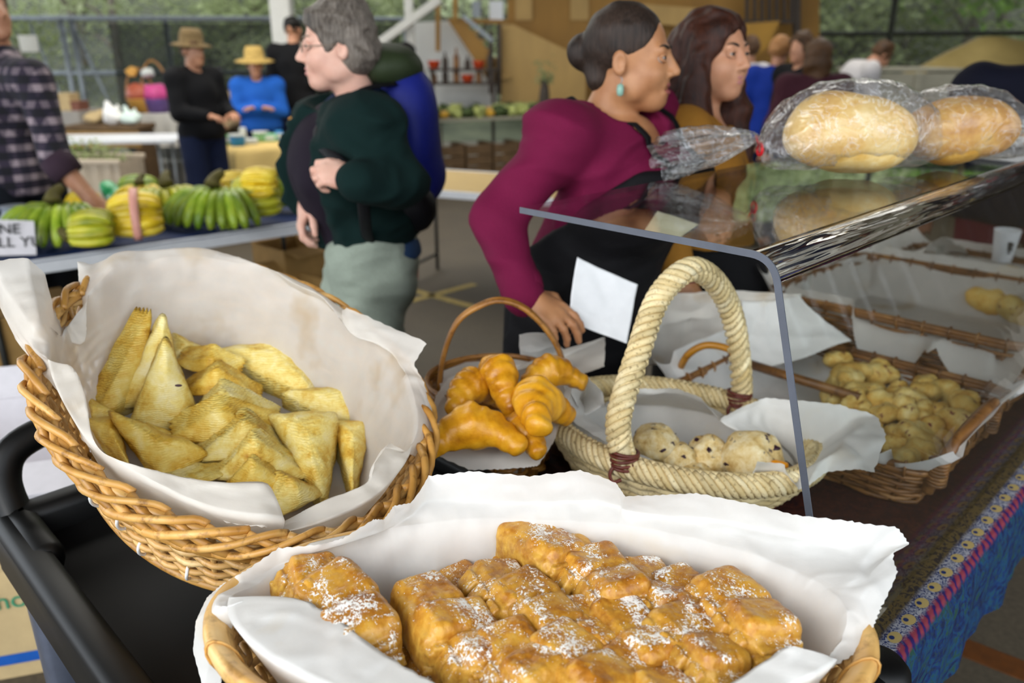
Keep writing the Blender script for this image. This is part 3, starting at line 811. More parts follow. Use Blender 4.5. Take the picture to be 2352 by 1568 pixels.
def tablecloth():
    prof = []                                  # (v, z, cloth v) across the table
    for v in np.linspace(-1.24, -1.055, 6): prof.append((-1.055 - .0, TZ + (v + 1.055), v))
    for v in np.linspace(-1.05, -.26, 30): prof.append((v, TZ, v))
    prof += [(-.252, TZ - .003, -.25), (-.247, TZ - .012, -.24)]
    for d in np.linspace(.03, .185, 8): prof.append((-.245, TZ - d, -.245 + d))
    us = [.905] * 8 + list(np.linspace(.91, 3.32, 120))
    V, F, uvs = [], [], []
    for i, u in enumerate(us):
        end = 0 if i >= 8 else (8 - i) * .03
        for (v, z, cv) in prof:
            hangd = max(0, TZ - .02 - z)
            w = .007 * math.sin(u * 21 + cv * 3) * min(1, hangd / .1) + .006 * math.sin(u * 53) * min(1, hangd / .1)
            s = 1 if v > -.6 else -1
            V.append(UV(u - (0 if not end else .004), v + s * (max(w, -.004) + (.004 if hangd else 0)), min(z, TZ - end) if v > -1.05 and v < -.25 else z - end * .0))
            uvs.append((u - end, cv))
    m = len(prof)
    for i in range(len(us) - 1):
        for j in range(m - 1):
            F.append((i * m + j, (i + 1) * m + j, (i + 1) * m + j + 1, i * m + j + 1))
    me = mesh('tablecloth', (V, F))
    ul = me.uv_layers.new(name='cloth')
    for l in me.loops: ul.data[l.index].uv = uvs[l.vertex_index]
    return me
tag(obj('tablecloth', tablecloth(), M['cloth']), 'patterned cloth with blue and pink border draped over the sales table', 'tablecloth')

# ---- acrylic guard
GU0, GU1, GZ = .955, 3.2, 1.32
guard = thing('sneeze_guard', 'clear acrylic sneeze guard bent over the pastry baskets', 'guard', UV(2.0, -.5, TZ))
GB, GT, GBK = -.32, -.476, -.935
def gprof(u0, u1, pr_, name, mat, th=.009):
    """a bent sheet: pr_ is a list of (v, z) along the sheet, th its thickness"""
    n = len(pr_); off = []
    for i in range(n):
        a = Vector(pr_[max(i - 1, 0)]); b = Vector(pr_[min(i + 1, n - 1)]); d = (b - a).normalized(); off.append(Vector((d.y, -d.x)))
    ring = [Vector(p) for p in pr_] + [Vector(pr_[n - 1 - i]) + off[n - 1 - i] * th for i in range(n)]
    V = [UV(u0, p.x, p.y) for p in ring] + [UV(u1, p.x, p.y) for p in ring]; m = len(ring)
    F = [(i, (i + 1) % m, m + (i + 1) % m, m + i) for i in range(m)]
    return obj(name, (V, F), mat, guard, smooth=False, world=True), (V, m)
dirp = Vector((GT - GB, GZ - TZ)).normalized()
bend0 = Vector((GT, GZ)) - dirp * .03; bend1 = Vector((GT - .03, GZ))
bz = [bend0 * (1 - t) ** 2 + Vector((GT, GZ)) * 2 * t * (1 - t) + bend1 * t * t for t in np.linspace(0, 1, 9)]
gprof(GU0, GU1, [(GB, TZ + .002), tuple(bend0)], 'front_panel', M['acrylic'])
gprof(GU0, GU1, [tuple(bend1), (GBK, GZ)], 'top_panel', M['acrylic'])
o, _ = gprof(GU0 + .001, GU1, [tuple(p) for p in bz], 'bent_edge', M['acrylic_bend'])
o.data.polygons.foreach_set('use_smooth', [True] * len(o.data.polygons))
def edge_strip(pr_, th=.0095):
    n = len(pr_); off = []
    for i in range(n):
        a = Vector(pr_[max(i - 1, 0)]); b = Vector(pr_[min(i + 1, n - 1)]); d = (b - a).normalized(); off.append(Vector((d.y, -d.x)))
    V, F = [], []
    for u in (GU0 - .002, GU0):
        for i in range(n):
            V += [UV(u, pr_[i][0] - off[i].x * .0005, pr_[i][1] - off[i].y * .0005), UV(u, pr_[i][0] + off[i].x * th, pr_[i][1] + off[i].y * th)]
    m = 2 * n
    for i in range(n - 1):
        a = 2 * i
        F += [(a, a + 1, a + 3, a + 2), (m + a, m + a + 2, m + a + 3, m + a + 1), (a, a + 2, m + a + 2, m + a), (a + 1, m + a + 1, m + a + 3, a + 3)]
    return V, F
full = [(GB, TZ + .002)] + [tuple(p) for p in bz] + [(GBK, GZ)]
obj('sawn_edge', edge_strip(full), M['acrylic_edge'], guard, smooth=False, world=True)
for u in (GU1 - .05, GU0 + 1.1):
    obj('support', uvbox(u - .004, u + .004, GBK + .01, GBK + .03, TZ + .002, GZ, 0), M['acrylic'], guard, smooth=False, world=True)

# ---- baskets
def basket_wall(ar, br, ab, bb, h, flare=.85):
    def w(phi, s, off=0.0):
        q = max(s, 0) ** flare
        a = ab + (ar - ab) * q + off; b = bb + (br - bb) * q + off
        return Vector((a * math.cos(phi), b * math.sin(phi), h * s))
    return w
def woven_basket(root, w, nst, rows, r, mat, edge_mat, brn=30, br=.0065, ties=0, braid=True):
    """woven wall, base and braided border under root, in its own axes"""
    stake = []
    for i in range(nst):
        a = 2 * PI * i / nst
        obj('stake', tube([w(a, s) for s in (0, .35, .7, 1.0)], r * .95, 6), mat, root)
    for j in range(rows):
        s = (j + .5) / rows * .98
        P = []
        m = nst * 4
        for i in range(m):
            a = 2 * PI * i / m
            sg = math.cos(PI * i / 4 + PI * j)
            P.append(w(a, s + .004 * math.sin(a * 5 + j), r * 1.25 * sg))
        obj('weaver', tube(P, r, 6, closed=True), mat, root)
    def basefn(u, v):
        p = w(2 * PI * u, 0); return Vector((p.x * v, p.y * v, .003 + .0015 * math.sin(40 * v)))
    top = grid(basefn, 48, 12, True)
    obj('base', join(top, xf(top, Matrix.Translation((0, 0, -.006)))), mat, root)
    if braid:
        rnd = random.Random(3)
        for i in range(brn):
            a0 = 2 * PI * i / brn; sp = 2 * PI / brn
            ks = [(-.2, -.27, .004), (.1, -.22, .013), (.7, -.10, .019), (1.4, .02, .017), (2.1, .075, .004), (2.5, .06, -.006), (2.8, .03, -.009)]
            P = [w(a0 + k * sp, 1 + dz + rnd.uniform(-.008, .008), o + rnd.uniform(-.002, .002)) for k, dz, o in ks]
            rr = br * rnd.uniform(.85, 1.15)
            obj('rim_strand', tube(spline(P, 16), [rr * (.8 + .2 * math.sin(PI * min(1, k / 6))) for k in range(16)], 8), edge_mat, root)
            ks = [(-.2, .03, -.004), (.4, .0, .009), (1.0, -.09, .0145), (1.7, -.21, .012), (2.2, -.28, .003)]
            P = [w(a0 + k * sp, 1 + dz, o) for k, dz, o in ks]
            obj('rim_strand', tube(spline(P, 12), rr * .9, 8), edge_mat, root)
        a = [w(2 * PI * i / 96, 1.0, 0) for i in range(96)]
        obj('rim_core', tube(a, br * 1.1, 8, closed=True), edge_mat, root)
        a = [w(2 * PI * i / 96, .015, .006) for i in range(96)]
        obj('foot_ring', tube(a, br, 8, closed=True), edge_mat, root)
    return w
def paper_liner(name, label, mat, MB, w, pairs, lift=.014, N=260, wr=.004, s_max=.96, seed=1, group=None, zig=.0016, jit=.003, base_h=.012):
    """waxed paper: rises from the basket floor along the wall, over the given crest points to the given edge points"""
    inv = MB.inverted()
    n = len(pairs)
    crest = spline([p[0] for p in pairs], N, True); outer = []
    m = n
    # straight, sharp-cornered outer edge
    Q = [Vector(p[1]) for p in pairs]
    for i in range(N):
        t = i / N * m; k = int(t) % m; f = t - int(t); f = f * f * (3 - 2 * f) * .35 + f * .65
        outer.append(Q[k].lerp(Q[(k + 1) % m], f))
    ang = []
    for i in range(N):
        l = inv @ crest[i]; p1 = w(0, 1); p2 = w(PI / 2, 1)
        ang.append(math.atan2(l.y / p2.y, l.x / p1.x))
    V = []
    ringsA = [0.0, .12, .24, .36, .48, .6, .7, .8, .9, .97]; ringsW = [.05, .12, .2, .28, .36, .44, .52, .6, .68, .76, .84, .9, s_max]
    nr = len(ringsA) + len(ringsW) + 2; last = 22
    hz = w(0, 1).z
    top = [max(s_max, min(1.16, (inv @ crest[i]).z / hz)) for i in range(N)]
    for q in ringsA:
        for i in range(N):
            p = w(ang[i], 0); V.append(MB @ Vector((p.x * q * .96, p.y * q * .96, p.z + base_h)))
    for s in ringsW:
        for i in range(N):
            V.append(MB @ (w(ang[i], s, -lift - .008) + Vector((0, 0, base_h * (1 - s)))))
    for q in (.5, 1.0):
        for i in range(N):
            V.append(MB @ w(ang[i], s_max + (top[i] - s_max) * q, -lift - .008))
    for j in range(1, last + 1):
        t = j / last
        for i in range(N):
            R0 = MB @ w(ang[i], top[i], -lift - .008); c_ = crest[i]; o_ = outer[i]
            la = (c_ - R0).length; lb = (o_ - c_).length; tt = t * (la + lb)
            if la + lb < 1e-6: p = o_
            elif tt < la:
                p = R0.lerp(c_, tt / la)
            else: p = c_.lerp(o_, (tt - la) / max(lb, 1e-6))
            # round the fold
            q = (1 - t) ** 2 * R0 + 2 * t * (1 - t) * c_ + t * t * o_
            p = p.lerp(q, .25)
            if j == last and i % 2: p = p + (c_ - o_).normalized() * zig if lb > 1e-5 else p
            V.append(p)
    out = []
    s = Vector((seed * 5.1, seed * 2.7, seed * 3.3))
    for idx, p in enumerate(V):
        ring = idx // N
        k = 1.0 if ring >= len(ringsA) else .35
        a = noise.voronoi(p * 16 + s)[0]; b = noise.voronoi(p * 34 - s)[0]
        d = noise.noise_vector(p * 9 + s)
        n1 = noise.noise(p * 5 + s)
        kk = k * wr
        cs = max(0.0, 1 - abs(noise.noise(p * 6.5 + s * 2 + d * .25)) * 2.2) ** 5 + .6 * max(0.0, 1 - abs(noise.noise(p * 13 - s + d * .2)) * 2.2) ** 5
        out.append(p + Vector((.2, -.5, .5)) * kk * cs * 1.1 + d * kk * 1.0 + Vector((.35, -.75, .55)) * (kk * (((a[1] - a[0]) - .45) * 1.9 + ((b[1] - b[0]) - .4) * .8)))
    F = []
    tot = nr + last
    for r_ in range(tot - 1):
        for i in range(N):
            k = (i + 1) % N
            F.append((r_ * N + i, r_ * N + k, (r_ + 1) * N + k, (r_ + 1) * N + i))
    o = obj(name, (out, F), mat)
    return tag(o, label, 'paper', group)
def frame(origin, X, Z):
    Z = Z.normalized(); X = (X - Z * X.dot(Z)).normalized(); Y = Z.cross(X)
    m = Matrix((X, Y, Z)).transposed().to_4x4(); m.translation = origin
    return m
def put(root, m):
    root.location = m.translation; root.rotation_euler = m.to_euler()

# left basket: big, tilted up at the back on the cart's handle
XL = (VD + Vector((0, 0, -.344))).normalized(); YL = UD.copy(); ZL = XL.cross(YL)
if ZL.z < 0: ZL = -ZL
hL = .178
cL = UV(.496, -1.092, 1.107)
ML = frame(cL - ZL * hL, XL, ZL)
bl = thing('wicker_basket', 'large honey-coloured wicker basket tilted on the cart, full of triangular turnovers', 'basket')
put(bl, ML)
wL = basket_wall(.338, .254, .272, .195, hL)
woven_basket(bl, wL, 44, 11, .0048, M['wicker'], M['wicker_edge'], brn=36, br=.0066)
def near_wall(px, py):
    """angle and height on the outside of the left basket that the photograph shows at this pixel"""
    d = ray(px, py).normalized(); o = Vector((0, 0, CAM_H)); best = None
    for i in range(240):
        a_ = 2 * PI * i / 240
        for j in range(3, 18):
            q = ML @ wL(a_, j / 20, .006) - o; t_ = q.dot(d); e = (q - d * t_).length + t_ * .05
            if best is None or e < best[0]: best = (e, a_, j / 20)
    return best[1], best[2]
for px, py in ((217, 1152), (276, 1205), (322, 1268), (432, 1318)):
    a, s = near_wall(px, py)
    obj('nylon_tie', tube([wL(a + .016 * math.sin(q * 2) * .3, s + .10 * math.sin(q), .004 + .009 * math.cos(q)) for q in np.linspace(0, 2 * PI, 14)[:-1]], .0024, 6, closed=True), M['ziptie'], bl)
def RL(px, py, h):
    return PP(px, py, cL + ZL * h, ZL)
def FLh(px, py, h):
    return PP(px, py, cL - ZL * (hL - .012) + ZL * h, ZL)
L_ = [((60, 790, .03), (0, 690, .02)), ((70, 750, .05), (-30, 600, .07)), ((90, 740, .05), (60, 590, .08)), ((110, 750, .03), (100, 622, .06)), ((140, 770, .0), (120, 690, .02)),
      ((160, 790, -.03), (145, 738, -.02)), ((190, 800, -.04), (180, 750, -.03)), ((205, 780, -.03), (192, 720, -.02)), ((200, 700, 0), (178, 640, .01)), ((210, 640, .015), (174, 598, .025)),
      ((262, 620, .02), (258, 580, .03)), ((340, 605, .02), (340, 570, .03)), ((430, 603, .02), (430, 569, .03)), ((520, 620, .02), (520, 585, .028)), ((600, 653, .02), (600, 618, .028)), ((680, 705, .02), (680, 664, .03)),
      ((740, 740, .02), (745, 695, .035)), ((800, 770, .03), (800, 705, .05)), ((860, 790, .035), (885, 744, .055)), ((900, 815, .035), (980, 788, .06)), ((915, 840, .03), (950, 838, .035)),
      ((940, 880, .025), (975, 885, .02)), ((960, 945, .025), (1003, 958, .01)), ((955, 1000, .02), (996, 1012, .0)), ((925, 1035, .02), (955, 1045, .0)), ((880, 1030, .02), (897, 1015, .035)),
      ((850, 1075, .02), (862, 1062, .03)), ((830, 1110, .015), (840, 1158, .0)), ((740, 1145, .01), (740, 1182, .0)), ((660, 1185, -.005), (650, 1202, .0)), ((632, 1190, -.01), (632, 1203, 0)),
      ((622, 1104, .03), (604, 1209, .005)), ((530, 1096, .035), (520, 1200, 0)), ((430, 1093, .035), (430, 1160, 0)), ((330, 1075, .035), (330, 1104, .005)), ((245, 1042, .035), (255, 1064, .01)),
      ((212, 985, .035), (185, 1010, .005)), ((195, 900, .035), (160, 945, .0)), ((172, 850, .03), (92, 852, .0)), ((110, 830, .03), (40, 785, .01))]
pairs = []
for a, b in L_:
    if b[1] < 700 and 250 < b[0] < 760:          # far side: folded back over the rim and hanging outside
        c_ = RL(b[0], b[1] - (11 if b[0] > 500 else 3), .036); d_ = (c_ - cL); d_ = (d_ - ZL * d_.dot(ZL)).normalized()
        pairs.append((c_, c_ + d_ * .035 - ZL * .05))
    else: pairs.append((RL(*a), RL(*b)))
paper_liner('paper_liner', 'white waxed paper lining the large basket of turnovers', M['paper2'], ML, wL, pairs, wr=.0055, seed=2)

# front basket: bamboo-rimmed oval, near the camera
MF = frame(Vector((.024, .700, DECK + .004)), Vector((1, -.06, 0)), Vector((0, 0, 1)))
hF = .175
bf = thing('wicker_basket', 'oval bamboo-rimmed basket nearest the camera, full of sugared pastries', 'basket')
put(bf, MF)
wF = basket_wall(.338, .172, .25, .12, hF)
woven_basket(bf, wF, 40, 11, .0048, M['wicker'], M['bamboo'], braid=False)
def rimfn(u, v):
    a = 2 * PI * u; q = 2 * PI * v
    return wF(a, .97 + .13 * math.sin(q), .004 + .013 * math.cos(q))
obj('bamboo_hoop', grid(rimfn, 96, 13, True), M['bamboo'], bf)
obj('inner_hoop', tube([wF(2 * PI * i / 96, 1.0, -.002) for i in range(96)], .006, 8, closed=True), M['bamboo'], bf)
for a in (-2.75, -2.3, -1.2, -.3):
    obj('hoop_node', tube([wF(a + .002 * math.sin(q), .97 + .14 * math.sin(q), .004 + .0142 * math.cos(q)) for q in np.linspace(0, 2 * PI, 16)[:-1]], .0016, 6, closed=True), M['wicker_edge'], bf)
F_ = [((985, 1150, 1.04), (985, 1092, 1.075)), ((1080, 1150, 1.04), (1080, 1080, 1.085)), ((1220, 1150, 1.04), (1220, 1090, 1.085)), ((1340, 1150, 1.04), (1335, 1076, 1.095)), ((1420, 1160, 1.04), (1420, 1108, 1.085)), ((1440, 1170, 1.04), (1440, 1138, 1.075)),
      ((1520, 1180, 1.04), (1520, 1134, 1.08)), ((1600, 1185, 1.04), (1600, 1130, 1.085)), ((1720, 1205, 1.04), (1720, 1155, 1.08)), ((1840, 1235, 1.04), (1830, 1180, 1.08)), ((1930, 1265, 1.04), (1950, 1200, 1.075)), ((1970, 1290, 1.04), (2050, 1212, 1.07)),
      ((1985, 1310, 1.04), (2086, 1250, 1.055)), ((1990, 1330, 1.04), (2054, 1262, 1.06)), ((1990, 1350, 1.04), (2062, 1312, 1.05)), ((1975, 1390, 1.03), (2027, 1390, 1.03)), ((1955, 1430, 1.02), (2018, 1435, 1.02)), ((1935, 1470, 1.01), (1970, 1502, 1.005)), ((1905, 1510, 1.005), (1900, 1545, 1.0)), ((1880, 1545, 1.005), (1880, 1575, 1.0)),
      ((1850, 1560, 1.02), (1855, 1600, 1.0)), ((1810, 1482, 1.035), (1830, 1640, 1.0)), ((1760, 1510, 1.03), (1760, 1660, 1.0)), ((1660, 1570, 1.02), (1640, 1700, 1.0)), ((1500, 1640, 1.02), (1480, 1740, 1.0)), ((1300, 1680, 1.02), (1300, 1780, 1.0)), ((1150, 1620, 1.02), (1130, 1760, 1.0)), ((1060, 1570, 1.025), (980, 1720, 1.0)),
      ((1000, 1540, 1.03), (880, 1650, 1.0)), ((930, 1500, 1.03), (800, 1590, 1.0)), ((860, 1455, 1.035), (710, 1520, 1.0)), ((790, 1405, 1.035), (640, 1490, 1.0)), ((730, 1374, 1.035), (570, 1450, 1.0)), ((650, 1370, 1.03), (515, 1420, 1.0)),
      ((585, 1378, 1.03), (512, 1440, 1.0)), ((535, 1390, 1.03), (508, 1580, .91)), ((508, 1392, 1.03), (468, 1580, .91)), ((494, 1390, 1.03), (441, 1495, .945)), ((498, 1378, 1.025), (449, 1432, .98)), ((515, 1362, 1.02), (478, 1374, 1.0)), ((560, 1345, 1.01), (510, 1345, 1.01)), ((600, 1325, 1.01), (565, 1312, 1.02)),
      ((645, 1300, 1.01), (640, 1262, 1.03)), ((720, 1275, 1.02), (740, 1248, 1.04)), ((800, 1250, 1.03), (790, 1232, 1.045)), ((860, 1230, 1.03), (858, 1190, 1.06)), ((890, 1215, 1.03), (882, 1192, 1.06)), ((915, 1200, 1.03), (905, 1158, 1.06)), ((945, 1180, 1.03), (945, 1152, 1.065))]
pairs = [(PZ(*a), PZ(*b)) for a, b in F_]
paper_liner('paper_liner', 'white waxed paper with zigzag edges lining the front basket of sugared pastries', M['paper'], MF, wF, pairs, wr=.0045, N=420, seed=5)

# ---- turnovers in the left basket: corner pixels and heights above the basket floor
def turnover_mesh(th=.030, seed=0, n=60):
    """unit triangle with corners (0,0),(1,0),(0,1) in barycentric space; puffed, layered sides"""
    rnd = random.Random(seed)
    cs = [(0, 0), (1, 0), (0, 1)]
    # rounded outline walked round the triangle
    ring = []
    for k in range(3):
        a, b = Vector(cs[k]), Vector(cs[(k + 1) % 3])
        for i in range(n // 3):
            t = i / (n // 3); ring.append(a.lerp(b, t))
    cen = Vector((1 / 3, 1 / 3))
    rr = []
    for i in range(len(ring)):       # soften corners
        acc = Vector((0, 0))
        for d in (-2, -1, 0, 1, 2): acc += ring[(i + d) % len(ring)]
        rr.append(acc / 5)
    prof = [(.0, -.42), (.5, -.44), (.86, -.44), (.97, -.40)]
    lay = 9
    for q in range(lay):
        z = -.36 + .72 * q / (lay - 1)
        prof += [(1.05 if q % 2 == 0 else .965, z)]
    prof += [(.965, .47), (.86, .56), (.66, .68), (.42, .78), (.2, .83), (.0, .85)]
    V, F = [], []
    N = len(rr)
    for (s, z) in prof:
        for i, p in enumerate(rr):
            q = cen + (p - cen) * s
            V.append(Vector((q.x, q.y, z)))
    for j in range(len(prof) - 1):
        for i in range(N):
            k = (i + 1) % N
            F.append((j * N + i, j * N + k, (j + 1) * N + k, (j + 1) * N + i))
    return V, F
def turnover(c0, c1, c2, th, seed, label, mat, hole=None):
    c0, c1, c2 = Vector(c0), Vector(c1), Vector(c2)
    nn = (c1 - c0).cross(c2 - c0).normalized()
    toCam = (Vector((0, 0, CAM_H)) - c0)
    if nn.dot(toCam) < 0: nn = -nn
    V, F = turnover_mesh(seed=seed)
    cen = (c0 + c1 + c2) / 3
    c0, c1, c2 = [cen + (q - cen) * 1.2 for q in (c0, c1, c2)]
    out = []
    for v in V:
        p = c0 + (c1 - c0) * v.x + (c2 - c0) * v.y + nn * (v.z * th * 1.25) - nn * th * .6
        out.append(p - cen)
    VF = jitter((out, F), .0035, 28, seed, 3)
    o = obj('turnover', VF, mat); o.location = cen
    tag(o, label, 'pastry', 'turnovers in the large basket')
    return o
T = [
 # corners (px, py, h)x3, thickness, label
 ([(380, 790, .135), (312, 968, .035), (462, 985, .02)], .034, 'standing turnover with a dark slit, its tip up, in front of two others', 0),
 ([(374, 738, .14), (283, 925, .03), (420, 930, .02)], .034, 'standing turnover wedged behind the one with the dark slit', 0),
 ([(345, 728, .13), (232, 952, .03), (330, 930, .0)], .034, 'leftmost of the tall standing turnovers, broad yellow back', 1),
 ([(300, 756, .10), (243, 860, .05), (345, 850, .03)], .028, 'turnover standing behind the tall ones, only its left edge showing', 1),
 ([(396, 768, .06), (480, 798, .05), (400, 828, .04)], .03, 'small turnover lying behind the tall standing ones, tip to the right', 0),
 ([(508, 806, .05), (676, 772, .055), (718, 902, .04)], .036, 'turnover lying alone against the back paper, farthest from the camera', 0),
 ([(662, 902, .045), (826, 880, .06), (836, 990, .035)], .040, 'turnover by the right side, its open layered edge turned right', 0),
 ([(626, 955, .06), (765, 950, .075), (735, 1124, .055)], .042, 'turnover standing on its point in the right front of the basket', 0),
 ([(768, 972, .05), (846, 968, .055), (812, 1110, .045)], .042, 'rightmost turnover, layered edge out, against the right-hand paper', 0),
 ([(262, 950, .085), (462, 1030, .06), (372, 1092, .045)], .034, 'smooth turnover lying along the left front, browned at its right', 1),
 ([(200, 965, .06), (262, 958, .06), (292, 1056, .04)], .032, 'turnover at the far left, half under the folded paper', 1),
 ([(204, 915, .05), (250, 940, .05), (215, 985, .03)], .03, 'turnover corner poking out at the left edge behind the paper', 1),
 ([(410, 836, .05), (545, 862, .05), (480, 828, .075)], .034, 'roof-like turnover, farthest of the layered row', 1),
 ([(428, 905, .04), (590, 912, .04), (500, 852, .085)], .040, 'roof-like turnover, second in the layered row from the back', 1),
 ([(462, 960, .04), (630, 968, .04), (512, 906, .088)], .042, 'roof-like turnover, third in the layered row from the back', 0),
 ([(404, 1008, .035), (645, 1000, .035), (508, 955, .085)], .042, 'dark-filled turnover, fourth in the layered row from the back', 1),
 ([(452, 1058, .035), (660, 1052, .035), (566, 975, .095)], .044, 'roof-like turnover with the sharpest crest, fifth in the layered row', 0),
 ([(505, 1100, .04), (705, 1100, .04), (584, 1014, .098)], .044, 'roof-like turnover, sixth in the layered row, with a dark gap at its right', 0),
 ([(520, 1130, .045), (672, 1150, .045), (580, 1060, .095)], .040, 'turnover at the near end of the layered row above the folded paper', 1),
 ([(618, 1195, .05), (740, 1135, .05), (672, 1104, .09)], .042, 'nearest turnover, showing in the gap between the two sheets of paper', 0),
 ([(390, 1095, .05), (520, 1085, .05), (450, 1118, .03)], .03, 'flat turnover just showing above the front fold of paper', 0),
 ([(330, 968, .03), (410, 1000, .03), (340, 1020, .02)], .03, 'turnover buried at the foot of the tall standing ones', 1),
]
for i, (cs, th, lab, dk) in enumerate(T):
    o = turnover(*[FLh(*q) for q in cs], th, i + 1, lab, M['turnover_dark'] if dk else M['turnover'])
    if i == 0:
        p = FLh(410, 885, .115) - o.location
        obj('steam_slit', xf(ico(.006, 2, sc=(1.0, .35, .35)), Matrix.Translation(p)), M['berry'], o)

# ---- sugared puff pastries in the front basket
def strudel_mesh(seed, slits=4):
    """folded puff pastry lying along x: a boxy pillow, flaps folded over it, cut fringe strips down its -y side"""
    rnd = random.Random(seed); pr = [('b', (0, .002, .020), (.056, .036, .020), None, .003, .012)]
    for q in range(2):                                   # the folded-over top, stepped where the dough overlaps
        x = -.026 + .054 * q + rnd.uniform(-.005, .005)
        pr.append(('b', (x, .006, .027 + .003 * (q % 2)), (.034 - .006 * q, .034, .0185), rotm(rnd.uniform(-.12, .12), rnd.uniform(-.10, .10), rnd.uniform(-.22, .22)), .0012, .0125))
    n = slits
    for i in range(n):
        x = (i - (n - 1) / 2) * .108 / max(n, 1) + rnd.uniform(-.002, .002)
        for (y, z, ry, rx) in ((-.036, .024, .013, .95), (-.043, .011, .011, 1.25)):
            pr.append(('b', (x + rnd.uniform(-.002, .002), y + rnd.uniform(-.003, .002), z + rnd.uniform(-.002, .003)), (.046 / max(n, 1), ry, .0085), rotm(rx + rnd.uniform(-.15, .15), 0, rnd.uniform(-.15, .15)), .0008, .0045))
    for x in (-1, 1):                                    # leaves of dough showing at the ends
        for q in range(4):
            pr.append(('b', (x * (.053 + .0015 * (q % 2)), .002 + rnd.uniform(-.003, .003), .008 + .0075 * q), (.009, .034 - .002 * q, .0032), rotm(rnd.uniform(-.06, .06), 0, rnd.uniform(-.08, .08)), .0008, .0025))
    V, F = solid(pr, .0023, .003)
    V = npnoise(V, .0018, 30, seed); V = npnoise(V, .0009, 80, seed + 3); V = npnoise(V, .0007, 170, seed + 5)
    return V, F
strudel_data = [mesh('sugared_pastry', strudel_mesh(s, k)) for s, k in ((11, 4), (12, 3), (13, 4), (14, 0), (15, 3))]
S_ = [ # centre px, py, z, yaw deg (long axis, 0 = right), pitch, scale, variant, label
 (1235, 1275, .985, -55, 6, 1.10, 3, 'smooth sugared pastry at the back left end of the rear row'),
 (1318, 1305, .985, -65, 4, .95, 1, 'narrow pale pastry second from the left in the rear row'),
 (1388, 1345, .985, -69, 4, 1.05, 0, 'pastry with the deepest lattice cuts, third in the rear row'),
 (1488, 1368, .98, -69, 2, .98, 0, 'fringed pastry fourth in the rear row, orange on top'),
 (1572, 1398, .98, -72, 0, 1.0, 2, 'sugar-streaked pastry fifth in the rear row'),
 (1690, 1435, .985, -69, 2, 1.18, 2, 'big pastry at the right end of the rear row, heaviest sugar'),
 (1150, 1375, .975, -63, 2, 1.0, 1, 'pastry at the left of the middle row, tucked against its neighbour'),
 (1225, 1420, .98, -63, 2, 1.08, 3, 'rounded brown pastry second in the middle row, even sugar'),
 (1330, 1465, .98, -57, 0, .95, 1, 'small pastry in the centre of the basket'),
 (1448, 1480, .98, -61, 0, 1.05, 0, 'pastry with four cut fringes right of the centre one'),
 (1580, 1505, .985, -63, 0, 1.05, 2, 'bright-edged pastry in front of the rear row, beside the right paper flap'),
 (985, 1440, .975, -63, 4, 1.15, 3, 'large pastry at the left end of the pile, pale smooth end'),
 (1075, 1490, .975, -63, 2, 1.05, 0, 'pastry at the left with two dark slits in its side'),
 (1195, 1535, .985, -57, 0, 1.0, 1, 'pastry at the near left of the pile, cut off by the picture edge'),
 (1320, 1565, .985, -55, 0, 1.1, 3, 'nearest pastry in the middle of the bottom edge'),
 (1470, 1585, .98, -59, 0, 1.0, 2, 'nearest pastry to the right at the bottom edge'),
 (728, 1352, .99, -58, 0, .95, 4, 'shorter pastry at the far left end of the front basket, behind the long one'),
 (798, 1440, .98, -58, -2, 1.3, 3, 'long brown pastry lying against the left paper, thick with sugar'),
 (1065, 1358, .955, -67, 0, .8, 3, 'small dark pastry showing at the back left beneath the pile'),
 (1180, 1320, .955, -67, 0, .8, 3, 'dark pastry mostly hidden under the rear row'),
 (985, 1525, .94, -63, 0, .9, 1, 'pastry beneath the pile by the left paper fold'),
]
for i, (px, py, z, yaw, pit, sc, var, lab) in enumerate(S_):
    p = PZ(px, py + 20, z)
    o = obj('sugared_pastry', strudel_data[var], M['strudel'])
    o.location = p - Vector((0, 0, .012))
    o.rotation_euler = (math.radians(random.uniform(-14, 6)), math.radians(-pit), math.radians(yaw))
    o.scale = (sc * .88, sc * .86, sc * 1.05)
    tag(o, lab, 'pastry', 'sugared pastries in the front basket')
# crumbs on the paper
cr = []
rc = random.Random(4)
for (px, py) in ((905, 1355), (930, 1362), (890, 1362), (905, 1410), (912, 1430), (1050, 1305), (1060, 1318), (1120, 1305), (870, 1440), (960, 1360), (1075, 1330)):
    for k in range(7):
        p = PZ(px + rc.gauss(0, 12), py + rc.gauss(0, 7), .925 if py > 1340 else .955)
        cr.append(jitter(ico(rc.uniform(.0012, .0035), 1, p, (1, 1, .6)), .001, 300, k))
tag(obj('pastry_crumbs', join(*cr), M['crumb'], smooth=False), 'scattered golden crumbs on the paper behind the sugared pastries', 'crumbs', kind='stuff')
